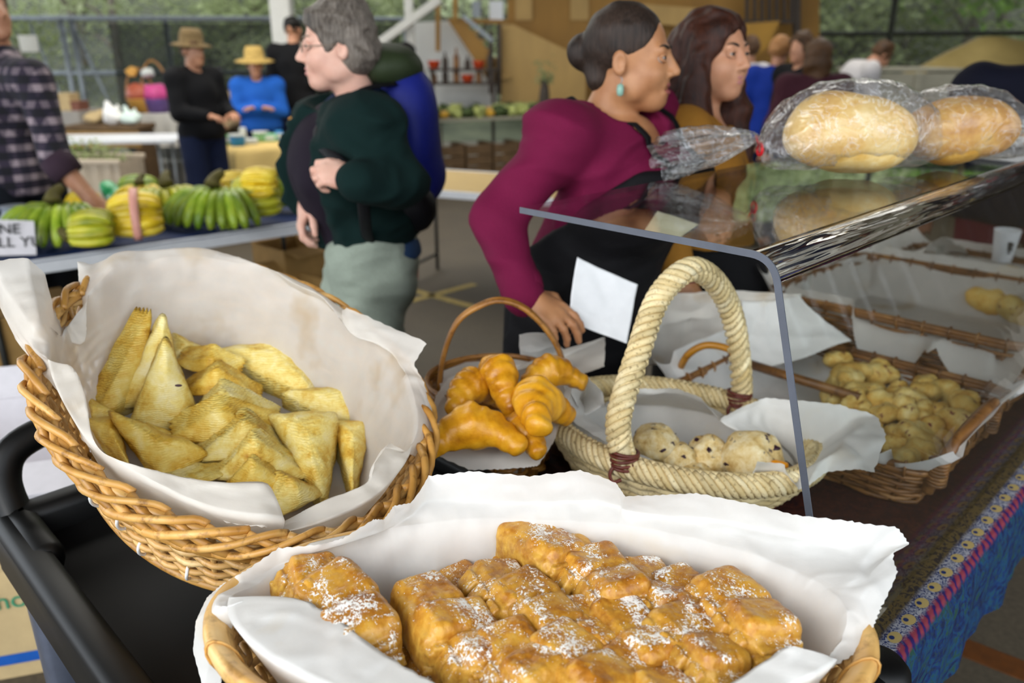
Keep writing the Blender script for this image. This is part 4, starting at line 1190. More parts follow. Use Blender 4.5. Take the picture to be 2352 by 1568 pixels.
# ---- rope basket
TC = TZ + .002
RC = Vector((.327, 1.385, .889))                      # centre of its rope rim
RX = (Vector((.577, 1.23, .862)) - Vector((.074, 1.318, .918))).normalized()
MRr = frame(RC, RX, Vector((0, 0, 1)) + Vector((.1, 0, 0)))
RA, RB = .252, .202
def rope(path, r, turns, strand=None, mat=None, parent=None, closed=False, name='rope', nstr=3, up=None, sides=8, per=10):
    """twisted rope: nstr plump strands laid round the path, each strand its own mesh"""
    L = 0.0
    P = [Vector(p) for p in path]; n = len(P)
    for s_ in range(nstr):
        pts, tw = [], []
        nrm = None
        for i in range(n):
            t = (P[(i + 1) % n] - P[i - 1]) if closed else (P[min(i + 1, n - 1)] - P[max(i - 1, 0)])
            t.normalize()
            ref = Vector(up) if up is not None else Vector((0, 0, 1))
            nn = ref - t * ref.dot(t)
            nn.normalize(); b = t.cross(nn)
            a = 2 * PI * (turns * i / (n if closed else n - 1) + s_ / nstr)
            pts.append(P[i] + (nn * math.cos(a) + b * math.sin(a)) * r * .5)
        obj(name, tube(pts, r * .56, sides, closed=closed), mat, parent)
rb = thing('rope_basket', 'straw rope basket with a tall rope handle, bound with brown leather, holding muffins', 'basket', RC)
def rimp(a, dz=0.0, off=0.0):
    k = 1 + off
    return MRr @ Vector((RA * k * math.cos(a), RB * k * math.sin(a), dz)) - RC
def twist_band(path, r, nst, twist, name, mat, parent, closed=False, rs=.0062, up=(0, 0, 1), lay=.9, sides=6):
    """a thick band wrapped by many slanting straw strands; each wrap is a mesh of its own"""
    P = [Vector(p) for p in path]; n = len(P)
    fr = []
    for i in range(n):
        t = (P[(i + 1) % n] - P[i - 1]) if closed else (P[min(i + 1, n - 1)] - P[max(i - 1, 0)])
        t.normalize(); ref = Vector(up); nn = ref - t * ref.dot(t)
        if nn.length < .2: nn = t.orthogonal()
        nn.normalize(); fr.append((nn, t.cross(nn)))
    obj('core', tube(P, r * .86, 10, closed=closed, up=up), mat, parent)
    for k in range(nst):
        pts = []
        m = 18
        for j in range(m):
            a = 2 * PI * j / (m - 1)
            q = (k + twist * (j / (m - 1))) / nst * (n if closed else n - 1)
            i0 = int(math.floor(q)); f = q - i0
            if closed: i0 %= n; i1 = (i0 + 1) % n
            else:
                i0 = max(0, min(i0, n - 1)); i1 = min(i0 + 1, n - 1)
            c = P[i0].lerp(P[i1], f); nn = fr[i0][0].lerp(fr[i1][0], f); b = fr[i0][1].lerp(fr[i1][1], f)
            pts.append(c + (nn * math.cos(a) + b * math.sin(a)) * r * lay)
        obj(name, tube(pts, rs, sides), mat, parent)
N_ = 96
twist_band([rimp(2 * PI * i / N_) for i in range(N_)], .021, 120, 7.0, 'straw_strand', M['rope'], rb, closed=True, rs=.0058, lay=.84)
# wall under the rope rim: horizontal ropes
def rwall(a, s):
    k = .80 + .20 * s
    top = rimp(a, -.018); base = MRr @ Vector((RA * .70 * math.cos(a), RB * .62 * math.sin(a), 0)) - RC
    base.z = TC + .012 - RC.z
    return base.lerp(top, s)
for j in range(6):
    s_ = (j + .5) / 6
    obj('weaver', tube([rwall(2 * PI * i / 64, s_) + Vector((0, 0, .003 * math.cos(PI * i))) for i in range(64)], .0105, 8, closed=True), M['rope'] if j > 1 else M['leather'], rb)
obj('base', grid(lambda u, v: rwall(2 * PI * u, 0) * v + Vector((0, 0, (TC + .004 - RC.z) * (1 - v))), 40, 6, True), M['rope'], rb)
# handle across the short axis
def rim_at(px, py):
    d = ray(px, py).normalized(); o = Vector((0, 0, CAM_H))
    return min((rimp(2 * PI * i / 400) + RC for i in range(400)), key=lambda q: (q - o - d * (q - o).dot(d)).length)
h0 = rim_at(1437, 1062) + Vector((0, 0, .012)); h1 = rim_at(1712, 872) + Vector((0, 0, .012)); top = PY(1590, 618, (h0.y + h1.y) / 2 - .02)
hp = [h0, h0 + Vector((-.012, .01, .07)), PY(1466, 810, h0.y + .07), PY(1515, 680, h0.y + .12), top, PY(1655, 665, h1.y - .10), PY(1690, 760, h1.y - .05), h1 + Vector((.004, 0, .02)), h1 - Vector((0, 0, .02))]
hp = [p - RC for p in hp]
twist_band(spline(hp, 120), .0205, 60, 5.0, 'straw_strand', M['rope'], rb, rs=.0064, up=(1, -.5, .0), lay=.82)
for base, d in ((h0 - RC, Vector((0, 0, 1))), (h1 - RC, Vector((0, 0, 1)))):
    for k in range(5):
        c = base + d * (.004 + .0055 * (k - 2))
        obj('leather_binding', tube([c + Vector((math.cos(a) * .024, math.sin(a) * .024, .004 * math.sin(a + k))) for a in np.linspace(0, 2 * PI, 18)[:-1]], .0032, 6, closed=True), M['leather'], rb)
    obj('leather_lace', tube(spline([base + Vector(q) for q in ((-.018, -.012, -.006), (-.026, -.016, -.02), (-.02, -.02, -.034), (-.006, -.018, -.03))], 14), .0035, 6), M['leather'], rb)
MRw = MRr.copy()
def wR(phi, s, off=0.0):
    p = rwall(phi, s) + RC
    c = Vector((0, 0, 0)); l = MRr.inverted() @ p
    k = 1 + off / .2
    return Vector((l.x * k, l.y * k, l.z))
R_ = [((1330, 935, .93), (1290, 870, .975)), ((1345, 920, .92), (1297, 895, .96)), ((1365, 960, .90), (1288, 925, .945)), ((1400, 985, .90), (1320, 975, .92)), ((1440, 1010, .89), (1390, 1015, .905)), ((1480, 1045, .885), (1470, 1050, .89)),
      ((1560, 1080, .88), (1550, 1078, .885)), ((1640, 1098, .88), (1640, 1100, .885)), ((1730, 1105, .885), (1720, 1108, .885)), ((1735, 1090, .89), (1735, 1062, .93)), ((1790, 1095, .885), (1800, 1066, .915)), ((1830, 1105, .885), (1832, 1124, .885)),
      ((1850, 1075, .90), (1845, 1120, .88)), ((1890, 1050, .92), (1850, 1118, .885)), ((1915, 1035, .93), (1900, 1085, .90)), ((1935, 1010, .935), (1975, 1080, .92)), ((1950, 990, .94), (2010, 1088, .92)), ((1970, 975, .945), (2045, 1000, .945)), ((1970, 960, .945), (2020, 955, .955)),
      ((1930, 950, .945), (1940, 930, .96)), ((1840, 930, .94), (1840, 918, .95)), ((1760, 930, .93), (1760, 912, .945)), ((1700, 945, .925), (1700, 935, .94)), ((1655, 965, .92), (1655, 960, .93)), ((1620, 930, .925), (1615, 915, .94)), ((1560, 905, .925), (1560, 892, .94)),
      ((1500, 905, .925), (1490, 888, .94)), ((1440, 905, .925), (1430, 890, .945)), ((1390, 930, .93), (1392, 935, .95)), ((1365, 905, .935), (1385, 900, .965)), ((1350, 880, .94), (1345, 862, .98))]
pairs = [(PZ(*a), PZ(*b)) for a, b in R_]
paper_liner('paper_liner', 'white waxed paper in the rope basket, one corner sticking out to the right', M['paper'], MRr, wR, pairs, wr=.006, N=240, seed=9, s_max=.9, base_h=.012)
# muffins / scones in it
def blob(seed, r, flat=.8, rough=.22, n=3):
    VF = ico(r, n, (0, 0, 0), (1, 1, flat))
    return jitter(VF, r * rough, 1.3 / r, seed, 3)
scone_data = [mesh('muffin', blob(k, .044, .88, .15, 4)) for k in range(3)]
def muffin(px, py, z, sc, k, lab, berries=(), grp='muffins in the rope basket'):
    p = PZ(px, py, z)
    t = thing('muffin', lab, 'muffin', p, random.uniform(0, 6), grp)
    t.scale = (sc,) * 3
    obj('crumb', scone_data[k % 3], M['scone'], t)
    for q in range(3):
        a = q * 2.3 + k * 1.3; e = .35 + .5 * math.sin(q * 3 + k)
        obj('berry', jitter(ico(.007, 2, (.0385 * math.cos(a) * math.cos(e), .0385 * math.sin(a) * math.cos(e), .034 * math.sin(e)), (1.3, 1.0, .6)), .004, 120, q + k), M['berry'], t)
    return t
muffin(1505, 1018, .885, .95, 0, 'pale muffin at the left, beside the foot of the rope handle')
muffin(1562, 1052, .865, .75, 1, 'small berry muffin second from the left in the rope basket')
muffin(1630, 1045, .865, .95, 2, 'berry muffin in the middle of the rope basket')
muffin(1600, 1105, .84, .85, 0, 'low muffin half hidden behind the front rope rim')
t = muffin(1726, 1050, .875, 1.25, 1, 'largest muffin at the right, with bright orange filling showing')
obj('filling', jitter(ico(.012, 3, (.027, -.039, .004), (1.2, .9, .9)), .003, 100, 2), M['filling'], t)
t.rotation_euler = (0, 0, 0)

# ---- small handled basket behind
SC = Vector((-.035, 1.50, TC))
MS = frame(SC, Vector((1, .15, 0)), Vector((0, 0, 1)))
hS = .185
sb = thing('handled_basket', 'small amber wicker basket with a hooped cane handle, holding golden croissants', 'basket'); put(sb, MS)
wS = basket_wall(.135, .125, .10, .092, hS)
woven_basket(sb, wS, 26, 12, .0046, M['wicker_small'], M['wicker_small'], braid=False)
for k in range(3):
    obj('rim_hoop', tube([wS(2 * PI * i / 48, .96 + .05 * k, .004 * (k == 1) + .002) for i in range(48)], .0055, 8, closed=True), M['wicker_small'], sb)
ha = PY(1008, 930, 1.49); hb = PY(1303, 850, 1.52)
hpts = [PY(1015, 1010, 1.47), PY(1010, 930, 1.475), PY(1016, 830, 1.48), PY(1050, 740, 1.485), PY(1110, 698, 1.49), PY(1160, 690, 1.495), PY(1215, 715, 1.50), PY(1265, 770, 1.505), PY(1293, 830, 1.51), PY(1308, 900, 1.515), PY(1310, 960, 1.52)]
inv = MS.inverted()
for k, d in enumerate((-.007, 0, .007)):
    obj('handle', tube([inv @ (p + Vector((0, d, .0012 * (k == 1)))) for p in spline(hpts, 60)], .0052, 8), M['wicker_small'], sb)
for c in (hpts[1], hpts[9]):
    for k in range(4):
        obj('handle_binding', tube([inv @ (c + Vector((.009 * math.cos(a), .014 * math.sin(a), .008 * (k - 2)))) for a in np.linspace(0, 2 * PI, 16)[:-1]], .0035, 6, closed=True), M['wicker_small'], sb)
S2 = [((1000, 985, .95), (985, 960, .97)), ((1020, 1020, .945), (990, 1040, .94)), ((1080, 1035, .945), (1080, 1080, .925)), ((1140, 1035, .945), (1150, 1080, .925)), ((1170, 1030, .945), (1214, 1075, .925)), ((1220, 1015, .945), (1240, 1070, .93)),
      ((1270, 985, .95), (1275, 1010, .945)), ((1290, 930, .955), (1300, 930, .965)), ((1290, 890, .955), (1330, 860, .97)), ((1290, 840, .955), (1390, 840, .965)), ((1280, 830, .955), (1392, 770, .985)), ((1250, 830, .955), (1330, 790, .99)),
      ((1190, 850, .95), (1200, 838, .965)), ((1160, 860, .95), (1160, 838, .965)), ((1100, 870, .95), (1090, 850, .965)), ((1050, 890, .95), (1030, 870, .965)), ((1010, 930, .95), (1000, 910, .965))]
paper_liner('paper_liner', 'white waxed paper in the small handled basket of croissants', M['paper2'], MS, wS, [(PZ(*a), PZ(*b)) for a, b in S2], wr=.004, N=140, seed=12)
def croissant_mesh(seed, L=.12, r=.034):
    rnd = random.Random(seed)
    pr = []
    pts = spline([(-L / 2, -.018, 0), (-L / 4, .006, .006), (0, .014, .010), (L / 4, .006, .006), (L / 2, -.018, 0)], 9)
    for i, p in enumerate(pts):
        q = 1 - abs(i - 4) / 4.6
        rr = r * (.45 + .6 * q)
        pr.append(('e', tuple(p), (.0125 + .006 * q, rr, rr * .9), rotm(0, 0, (i - 4) * -.09)))
    V, F = solid(pr, .0035, .006)
    return npnoise(V, .004, 40, seed), F
cro = [mesh('croissant', croissant_mesh(s)) for s in (1, 2, 3)]
for px, py, z, rot, sc, k, lab in ((1085, 905, 1.0, (.9, .2, .9), 1.0, 0, 'croissant standing at the left of the small basket'), (1140, 880, 1.02, (1.2, -.1, 1.9), 1.1, 1, 'croissant at the back left, curled top up'),
        (1245, 945, 1.0, (.5, .3, 1.2), 1.25, 2, 'big striped croissant at the right of the small basket'), (1265, 870, 1.01, (.7, 0, .4), .95, 0, 'croissant at the back right beside the handle'),
        (1085, 1005, .985, (.2, 0, .1), 1.2, 1, 'croissant lying along the front of the small basket'), (1190, 1000, .97, (.3, 0, -.7), .9, 2, 'small croissant in the front middle with a dark spot')):
    o = obj('croissant', cro[k], M['croissant'], loc=PZ(px, py, z), rot=rot); o.scale = (sc,) * 3
    tag(o, lab, 'croissant', 'croissants in the small basket')

# ---- wicker trays on the right, under the guard
def tray(label, u0, u1, v0, v1, z0, h, mat, nst=14, rows=8, flare=.03, r=.0048, handle_at=None, cat='basket', rimr=.008):
    """open rectangular wicker tray; walls of stakes and weavers, lashed rim; axes u, v"""
    c = UV((u0 + u1) / 2, (v0 + v1) / 2, z0)
    t = thing('wicker_tray', label, cat, c)
    def P(u, v, z): return UV(u, v, z) - c
    def ring(s, off=0.0, rad=.05, n=16):
        e = flare * s + off; pts = []
        a0, a1, b0, b1 = u0 - e, u1 + e, v0 - e, v1 + e
        for (cx, cy, st) in ((a1 - rad, b1 - rad, 0), (a0 + rad, b1 - rad, 1), (a0 + rad, b0 + rad, 2), (a1 - rad, b0 + rad, 3)):
            for k in range(4):
                a = (st + k / 3) * PI / 2
                pts.append((cx + rad * math.cos(a), cy + rad * math.sin(a)))
        return pts
    def closed_pts(s, n, off=0.0):
        Q = ring(s, off); Q = [Vector((q[0], q[1], 0)) for q in Q]
        L = [0]
        for i in range(len(Q)): L.append(L[-1] + (Q[(i + 1) % len(Q)] - Q[i]).length)
        out = []; k = 0
        for i in range(n):
            d = L[-1] * i / n
            while L[k + 1] < d: k += 1
            f = (d - L[k]) / max(L[k + 1] - L[k], 1e-9)
            q = Q[k].lerp(Q[(k + 1) % len(Q)], f); out.append(q)
        return out
    m = nst * 4
    for j in range(rows):
        s = (j + .5) / rows * .95
        a = closed_pts(s, m, 0)
        b = closed_pts(s, m, r * 1.6)
        pts = [(b[i] if (math.cos(PI * i / 2 + PI * j) > .5) else (a[i] if math.cos(PI * i / 2 + PI * j) < -.5 else (a[i] + b[i]) / 2)) for i in range(m)]
        obj('weaver', tube([P(p.x, p.y, z0 + h * s) for p in pts], r, 6, closed=True), mat, t)
    A0, A1 = closed_pts(0, m, r * .8), closed_pts(1, m, r * .8)
    for i in range(0, m, 2):
        obj('stake', tube([P(A0[i].x, A0[i].y, z0 + .004), P(A1[i].x, A1[i].y, z0 + h)], r * .8, 6), mat, t)
    R_ = closed_pts(1, 80, r * .8)
    for k in range(2):
        obj('rim_cane', tube([P(p.x, p.y, z0 + h + .004 + k * rimr * 1.2) for p in R_], rimr, 8, closed=True), mat, t)
    for i in range(0, 80, 2):
        p = R_[i]; d = (R_[(i + 1) % 80] - R_[i - 1]).normalized(); nn = Vector((-d.y, d.x, 0))
        obj('rim_lashing', tube([P(p.x + nn.x * rimr * 1.35 * math.cos(a), p.y + nn.y * rimr * 1.35 * math.cos(a), z0 + h + .004 + rimr * .6 + rimr * 1.9 * math.sin(a)) for a in np.linspace(0, 2 * PI, 12)[:-1]], .0028, 5, closed=True), mat, t)
    B = closed_pts(0, 40, -.004)
    V = [P(p.x, p.y, z0 + .004) for p in B] + [P((u0 + u1) / 2, (v0 + v1) / 2, z0 + .004)]
    V += [P(p.x, p.y, z0) for p in B]
    obj('base', (V, [(i, (i + 1) % 40, 40) for i in range(40)] + [tuple(range(80, 40, -1))]), mat, t)
    return t, P
def tray_paper(label, u0, u1, v0, v1, z0, h, mat, drops, seed, wr=.006, flare=.03, low=1.0):
    """paper sheet lying in a tray; drops: list of (side, from, to, length) flaps over the rim"""
    nu, nv = 90, 70
    V = []
    def fn(a, b):
        x = -1.35 + 2.7 * a; y = -1.45 + 2.9 * b
        hx, hy = (u1 - u0) / 2 - .01, (v1 - v0) / 2 - .01
        def prof(q, hw):
            s = 1 if q > 0 else -1; q = abs(q)
            if q < .92: return s * q * hw, 0
            w = (q - .92) / .43
            return s * (hw * .92 + w * (flare + .05)), w * (h + .035)
        x2, zx = prof(x, hx); y2, zy = prof(y, hy)
        if x > 0: zx *= low
        z = max(zx, zy) if min(zx, zy) < .001 else (zx ** 2 + zy ** 2) ** .5 * .8
        up = 0
        zmax = h + .03
        u = (u0 + u1) / 2 + x2; v = (v0 + v1) / 2 + y2; zz = z0 + .012 + z
        for side, f0, f1, ln in drops:
            q = {'v+': y, 'v-': -y, 'u+': x, 'u-': -x}[side]; r_ = {'v+': x, 'v-': x, 'u+': y, 'u-': y}[side]
            if q > 1.2 and f0 < r_ < f1:
                k = (q - 1.2) / .25 * math.sin(PI * (r_ - f0) / (f1 - f0)) ** .6
                out = .02 + .012 * k
                if side == 'v+': v += out
                if side == 'v-': v -= out
                if side == 'u+': u += out
                if side == 'u-': u -= out
                zz -= k * ln
        return UV(u, v, zz)
    VF = grid(fn, nu, nv)
    s = Vector((seed, seed * 2, 0)); out = []
    for p in VF[0]:
        a = noise.voronoi(p * 13 + s)[0]
        out.append(p + noise.noise_vector(p * 8 + s) * wr + Vector((.2, -.4, .8)) * wr * ((a[1] - a[0]) * 1.3 - .4))
    return tag(obj('paper_liner', (out, VF[1]), mat), label, 'paper')
tA, PA = tray('brown wicker tray of berry scones with a looped end handle, under the guard', 1.475, 1.94, -.90, -.40, TC, .085, M['wicker_dark'], nst=20, rows=8)
# looped handle on its near long side
hh = [(1.47, -.372, TC + .05), (1.475, -.362, TC + .10), (1.52, -.352, TC + .145), (1.63, -.346, TC + .165), (1.74, -.352, TC + .15), (1.79, -.362, TC + .10), (1.795, -.372, TC + .05)]
obj('handle', tube(spline([PA(*q) for q in hh], 40), .0115, 10), M['wicker_dark'], tA)
for q in (hh[1], hh[5]):
    for k in range(7):
        c = PA(*q) + Vector((0, 0, .007 * (k - 4)))
        obj('handle_binding', tube([c + Vector((.0155 * math.cos(a), .0155 * math.sin(a), .002 * math.sin(a))) for a in np.linspace(0, 2 * PI, 14)[:-1]], .0042, 6, closed=True), M['wicker_dark'], tA)
obj('divider', tube([PA(1.70, -.93, TC + .10), PA(1.70, -.60, TC + .095)], .012, 8), M['wicker_dark'], tA)
tray_paper('white waxed paper lining the tray of berry scones', 1.475, 1.94, -.90, -.40, TC, .085, M['paper'], [('u-', -.8, .9, .03)], 21, low=.72)
tB, _ = tray('second brown wicker tray farther along the table, its woven front showing', 2.06, 2.62, -.98, -.40, TC, .175, M['wicker_dark'], nst=20, rows=14)
tray_paper('white waxed paper hanging in points over the front of the second tray', 2.06, 2.62, -.98, -.40, TC + .06, .115, M['paper2'], [('u-', -.25, .5, .30), ('u-', .45, 1.4, .26)], 23)
tC, _ = tray('third wicker tray at the far end of the table behind the paper cup', 2.86, 3.24, -1.0, -.42, TC, .10, M['wicker_dark'], nst=16, rows=7)
tray_paper('white paper in the third tray at the far end of the table', 2.86, 3.24, -1.0, -.42, TC, .10, M['paper2'], [('u-', -.9, .2, .06)], 25)
# scones in tray A (pile), tray B (few)
def scone_mesh(seed):
    pr = []
    rnd = random.Random(seed)
    for i in range(5):
        pr.append(('e', (rnd.uniform(-.022, .022), rnd.uniform(-.018, .018), rnd.uniform(-.006, .01)), (rnd.uniform(.019, .028), rnd.uniform(.016, .024), rnd.uniform(.016, .022)), rotm(0, 0, rnd.uniform(0, 3))))
    V, F = solid(pr, .0036, .004)
    V = npnoise(V, .0028, 45, seed)
    return npnoise(V, .0015, 120, seed), F
sc_data = [mesh('berry_scone', scone_mesh(s)) for s in range(6)]
rs = random.Random(8)
spots = []
nth = ('first', 'second', 'third', 'fourth', 'fifth', 'sixth', 'seventh', 'eighth', 'ninth', 'tenth')
for ri, py in enumerate(range(840, 1075, 26)):
    ci = 0
    for px in range(1880, 2300, 46):
        x = px + rs.uniform(-14, 14); y = py + rs.uniform(-8, 8)
        lo = 1900 + max(0, (y - 880)) * .50; hi = 2010 + (y - 820) * 1.55
        if x < lo + (70 if y > 980 else 0) or x > min(hi, 2270): continue
        p = PZ(x, y, TC + .060)
        u, v = (p.x + p.y) * R2, (p.x - p.y) * R2
        if 1.47 < u < 1.95 and -.9 < v < -.41: spots.append((x, y, p, 'pale berry scone, %s from the left, %s row from the back of the handled tray' % (nth[ci], nth[ri]))); ci += 1
where = ['far', 'middle', 'near']
for i, (x, y, p, lab) in enumerate(spots):
    o = obj('berry_scone', sc_data[i % 6], M['scone_pale'], loc=p + Vector((0, 0, rs.uniform(-.012, .022))), rot=(rs.uniform(-.7, .7), rs.uniform(-.7, .7), rs.uniform(0, 6)))
    o.scale = (rs.uniform(.9, 1.15),) * 3
    tag(o, lab, 'scone', 'berry scones heaped in the handled tray')
for i, (px, py, z, s, lab) in enumerate(((2265, 695, .86, 1.9, 'flat golden scone at the left of the second tray'), (2335, 715, .86, 1.7, 'golden scone at the right edge of the picture in the second tray'), (2335, 640, .87, 1.5, 'brown bun at the right picture edge above the second tray'))):
    o = obj('scone', sc_data[i], M['croissant' if i == 2 else 'turnover'], loc=PZ(px, py, z), rot=(.3, .2, i)); o.scale = (s,) * 3
    tag(o, lab, 'scone')
# loose papers between
def sheet(name, label, pts, mat, wr=.004, seed=0, cat='paper', n=18, sag=0.0):
    """four-cornered sheet of paper through world points (p00, p10, p11, p01)"""
    a, b, c_, d = [Vector(p) for p in pts]; nn = (b - a).cross(d - a).normalized()
    s = Vector((seed * 3.3, seed, 0))
    def fn(u, v):
        p = a.lerp(b, u).lerp(d.lerp(c_, u), v)
        vo = noise.voronoi(p * 14 + s)[0]
        return p + noise.noise_vector(p * 7 + s) * wr + nn * (wr * (vo[1] - vo[0]) * 1.6 + wr * 1.2 * max(0.0, 1 - abs(noise.noise(p * 6 + s)) * 2.2) ** 5 + sag * (u - .5) ** 2 + sag * .6 * (v - .5) ** 2)
    o = obj(name, grid(fn, n * 2, n * 2), mat)
    md = o.modifiers.new('thickness', 'SOLIDIFY'); md.thickness = .0006
    return tag(o, label, cat)
sheet('paper_sheet', 'big crumpled white paper standing behind the rope handle', [PZ(1430, 830, .80), PZ(1790, 830, .80), PZ(1830, 665, 1.0), PZ(1440, 665, 1.0)], M['paper2'], .009, 3, sag=.05)
sheet('paper_sheet', 'white paper corner flopping towards the pale scones, right of the guard edge', [PZ(1700, 870, .80), PZ(1945, 795, .88), PZ(1830, 690, .98), PZ(1700, 700, .96)], M['paper'], .008, 5, sag=.10)
sheet('paper_sheet', 'low white paper behind the small basket, by the hand', [PZ(1190, 830, .93), PZ(1290, 800, .93), PZ(1240, 762, 1.0), PZ(1180, 765, 1.0)], M['paper'], .004, 6, sag=.03)
sheet('paper_sheet', 'white paper fan sticking up in the far tray, left of the paper cup', [PZ(2070, 570, .86), PZ(2230, 575, .86), PZ(2180, 530, 1.0), PZ(2120, 560, .92)], M['paper'], .008, 8, sag=.06)
sheet('paper_sheet', 'torn white paper edge right behind the guard bend', [PZ(1800, 640, .86), PZ(2000, 615, .86), PZ(1990, 570, .98), PZ(1830, 610, .98)], M['paper'], .01, 9, sag=.05)
sheet('paper_sheet', 'bright white sheet held upright in the seller\'s hand', [PY(1300, 735, 1.60), PY(1435, 790, 1.62), PY(1460, 655, 1.66), PY(1322, 592, 1.66)], M['papersheet'], .003, 11, sag=.02)
sheet('cream_patch', 'cream patch seen through the top of the guard, before the apron', [PY(1478, 532, 1.66), PY(1556, 548, 1.66), PY(1604, 514, 1.70), PY(1510, 484, 1.70)], plain('cream_tone', 'e8dfb8', .7, var=.04), .002, 14, 'card')  # cream four-cornered sheet placed behind the guard top
# open low box by the hand, lined with paper
bx = thing('wicker_tray', 'low brown tray by the seller\'s hand, holding paper', 'basket', UV(1.30, -.98, TC))
# cane hoop handle seen through the rope handle
hc = [PZ(1560, 850, .86), PZ(1580, 815, .92), PZ(1620, 793, .95), PZ(1670, 800, .95), PZ(1690, 820, .93)]
obj('cane_handle', tube(spline(hc, 24), .0085, 8), M['cane'], bx, world=True)
bxu = [(1.16, 1.40, -1.035, -.945)]
for (u0, u1, v0, v1) in bxu:
    for a, b in (((u0, v0), (u1, v0)), ((u1, v0), (u1, v1)), ((u1, v1), (u0, v1)), ((u0, v1), (u0, v0))):
        obj('side', bar(UV(a[0], a[1], TC + .045), UV(b[0], b[1], TC + .045), .008, .09), M['wicker_dark'], bx, world=True)
    obj('base', uvbox(u0, u1, v0, v1, TC, TC + .006), M['wicker_dark'], bx, world=True)

# ---- paper cup at the far end
cp = PZ(2300, 600, TC + .10); 
cup = thing('paper_cup', 'white paper cup with a dark printed mark, standing among the far baskets', 'cup', cp)
obj('wall', lathe([(.030, 0), (.031, .002), (.043, .112), (.045, .115), (.043, .118), (.0415, .113), (.029, .006), (0, .006)], 32), M['papersheet'], cup)
mk = []
for k, (a, z, w, h) in enumerate(((-1.75, .075, .007, .006), (-1.62, .068, .010, .008), (-1.70, .055, .006, .008), (-1.55, .052, .007, .006), (-1.66, .040, .005, .005))):
    r = .0315 + .0118 * z / .112 + .0006
    mk.append(slab([Vector((r * math.cos(a + i), r * math.sin(a + i), z + j)) for i, j in ((-w / r, -h), (w / r, -h * .7), (w / r, h), (-w / r, h * .8))], .0006))
for m_ in mk: obj('printed_mark', m_, M['black_plastic'], cup, smooth=False)

# ---- loaves in bags on the guard
def loaf_mesh(L, W, H, seed):
    pr = [('e', (0, 0, H * .5), (L * .5, W * .5, H * .52), None), ('e', (-L * .12, 0, H * .62), (L * .34, W * .42, H * .42), None), ('e', (L * .15, .0, H * .45), (L * .36, W * .46, H * .45), None)]
    V, F = solid(pr, .006, .03)
    V = npnoise(V, .006, 14, seed); V[:, 2] -= V[:, 2].min()
    return V, F
def bag_mesh(L, W, H, neck=True, seed=0, tail=.2):
    """gathered film bag round a loaf; the neck is on the -x end"""
    prof = []
    n = 60; m = 40
    X0 = -L / 2 - .06
    def fn(u, v):
        a = 2 * PI * u
        if v < .80:
            t = v / .80; x = L / 2 + .03 - t * (L + .085)
            q = max(0.0, 1 - abs(2 * (t - .44) / 1.12) ** 2.6) ** .6
            ry = .006 + (W / 2 + .010) * q; rz = .006 + (H / 2 + .010) * q; cz = max(rz, H * .2) if q > .02 else .02
            cz = rz * .98 + .002 + (1 - q) ** 3 * H * .28
            pl = 1 + .05 * math.sin(a * 9 + seed) * (t ** 3) + .03 * math.sin(a * 5 + 3 * seed)
        else:
            t = (v - .80) / .20; x = -L / 2 - .055 - t * tail
            k = math.sin(min(1, t * 1.25) * PI / 2)
            ry = .006 + (.09 * k) * (1 + .25 * math.sin(a * 6)); rz = .006 + .028 * k * (1 + .5 * math.sin(a * 8 + 2)); cz = .03 + H * .28 * (1 - t) * .9
            pl = 1
        return Vector((x, math.cos(a) * ry * pl, cz + math.sin(a) * rz * pl))
    VF = grid(fn, 64, 60, True)
    out = []
    for p in VF[0]:
        b = noise.voronoi(p * 22 + Vector((seed, 0, 0)))[0]
        d = noise.noise_vector(p * 16 + Vector((seed, seed, 0))) * .004
        out.append(p + d + Vector((0, 0, (b[1] - b[0] - .3) * .008)))
    mz = min(p.z for p in out)
    return [Vector((p.x, p.y, p.z - mz)) for p in out], VF[1]
def bagged(label_l, label_b, c, yaw, L, W, H, mat, seed, tail):
    R = Matrix.Translation(c) @ Matrix.Rotation(yaw, 4, 'Z')
    lo = obj('bread_loaf', loaf_mesh(L, W, H, seed), mat); lo.matrix_world = R @ Matrix.Translation((0, 0, .006))
    tag(lo, label_l, 'bread')
    b = thing('bread_bag', label_b, 'bag', c, yaw)
    obj('film', bag_mesh(L, W, H, seed=seed, tail=tail), M['film'], b)
    nz = .02 + H * .26
    obj('twist_tie', tube([Vector((-L / 2 - .055, .011 * math.cos(a), nz + .011 * math.sin(a))) for a in np.linspace(0, 2 * PI, 14)[:-1]], .0035, 6, closed=True), M['red_twist'], b)
    obj('twist_end', tube([Vector((-L / 2 - .055, .009, nz + .01)), Vector((-L / 2 - .058, .02, nz + .026))], .002, 5), M['red_twist'], b)
    return b
c1 = PZ(1935, 405, GZ + .010)
bagged('pale floury loaf in the nearer bag', 'clear bag gathered with a red tie round the pale floury loaf', c1, math.radians(8), .265, .185, .145, M['loaf'], 1, .20)
c2 = PZ(2190, 385, GZ + .010)
bagged('brown seeded loaf in the farther bag', 'clear bag round the brown seeded loaf, its open end to the right', c2, math.radians(190), .25, .165, .125, M['loaf_brown'], 2, .07)
# pie on a paper plate at the right picture edge
pc = PZ(2352, 330, GZ + .012)
pie = thing('pie_plate', 'pie on a crimped white plate at the right picture edge on the guard', 'pie', pc)
obj('plate', lathe([(0, .0), (.09, .0), (.125, .03), (.13, .03), (.095, -.002), (0, -.002)], 60, lambda a: 1 + .02 * math.sin(a * 30)), M['white_plastic'], pie)
obj('crust', jitter(lathe([(0, .032), (.08, .034), (.115, .03), (.118, .022), (.1, .01)], 60), .004, 60, 3), M['strudel_side'], pie)
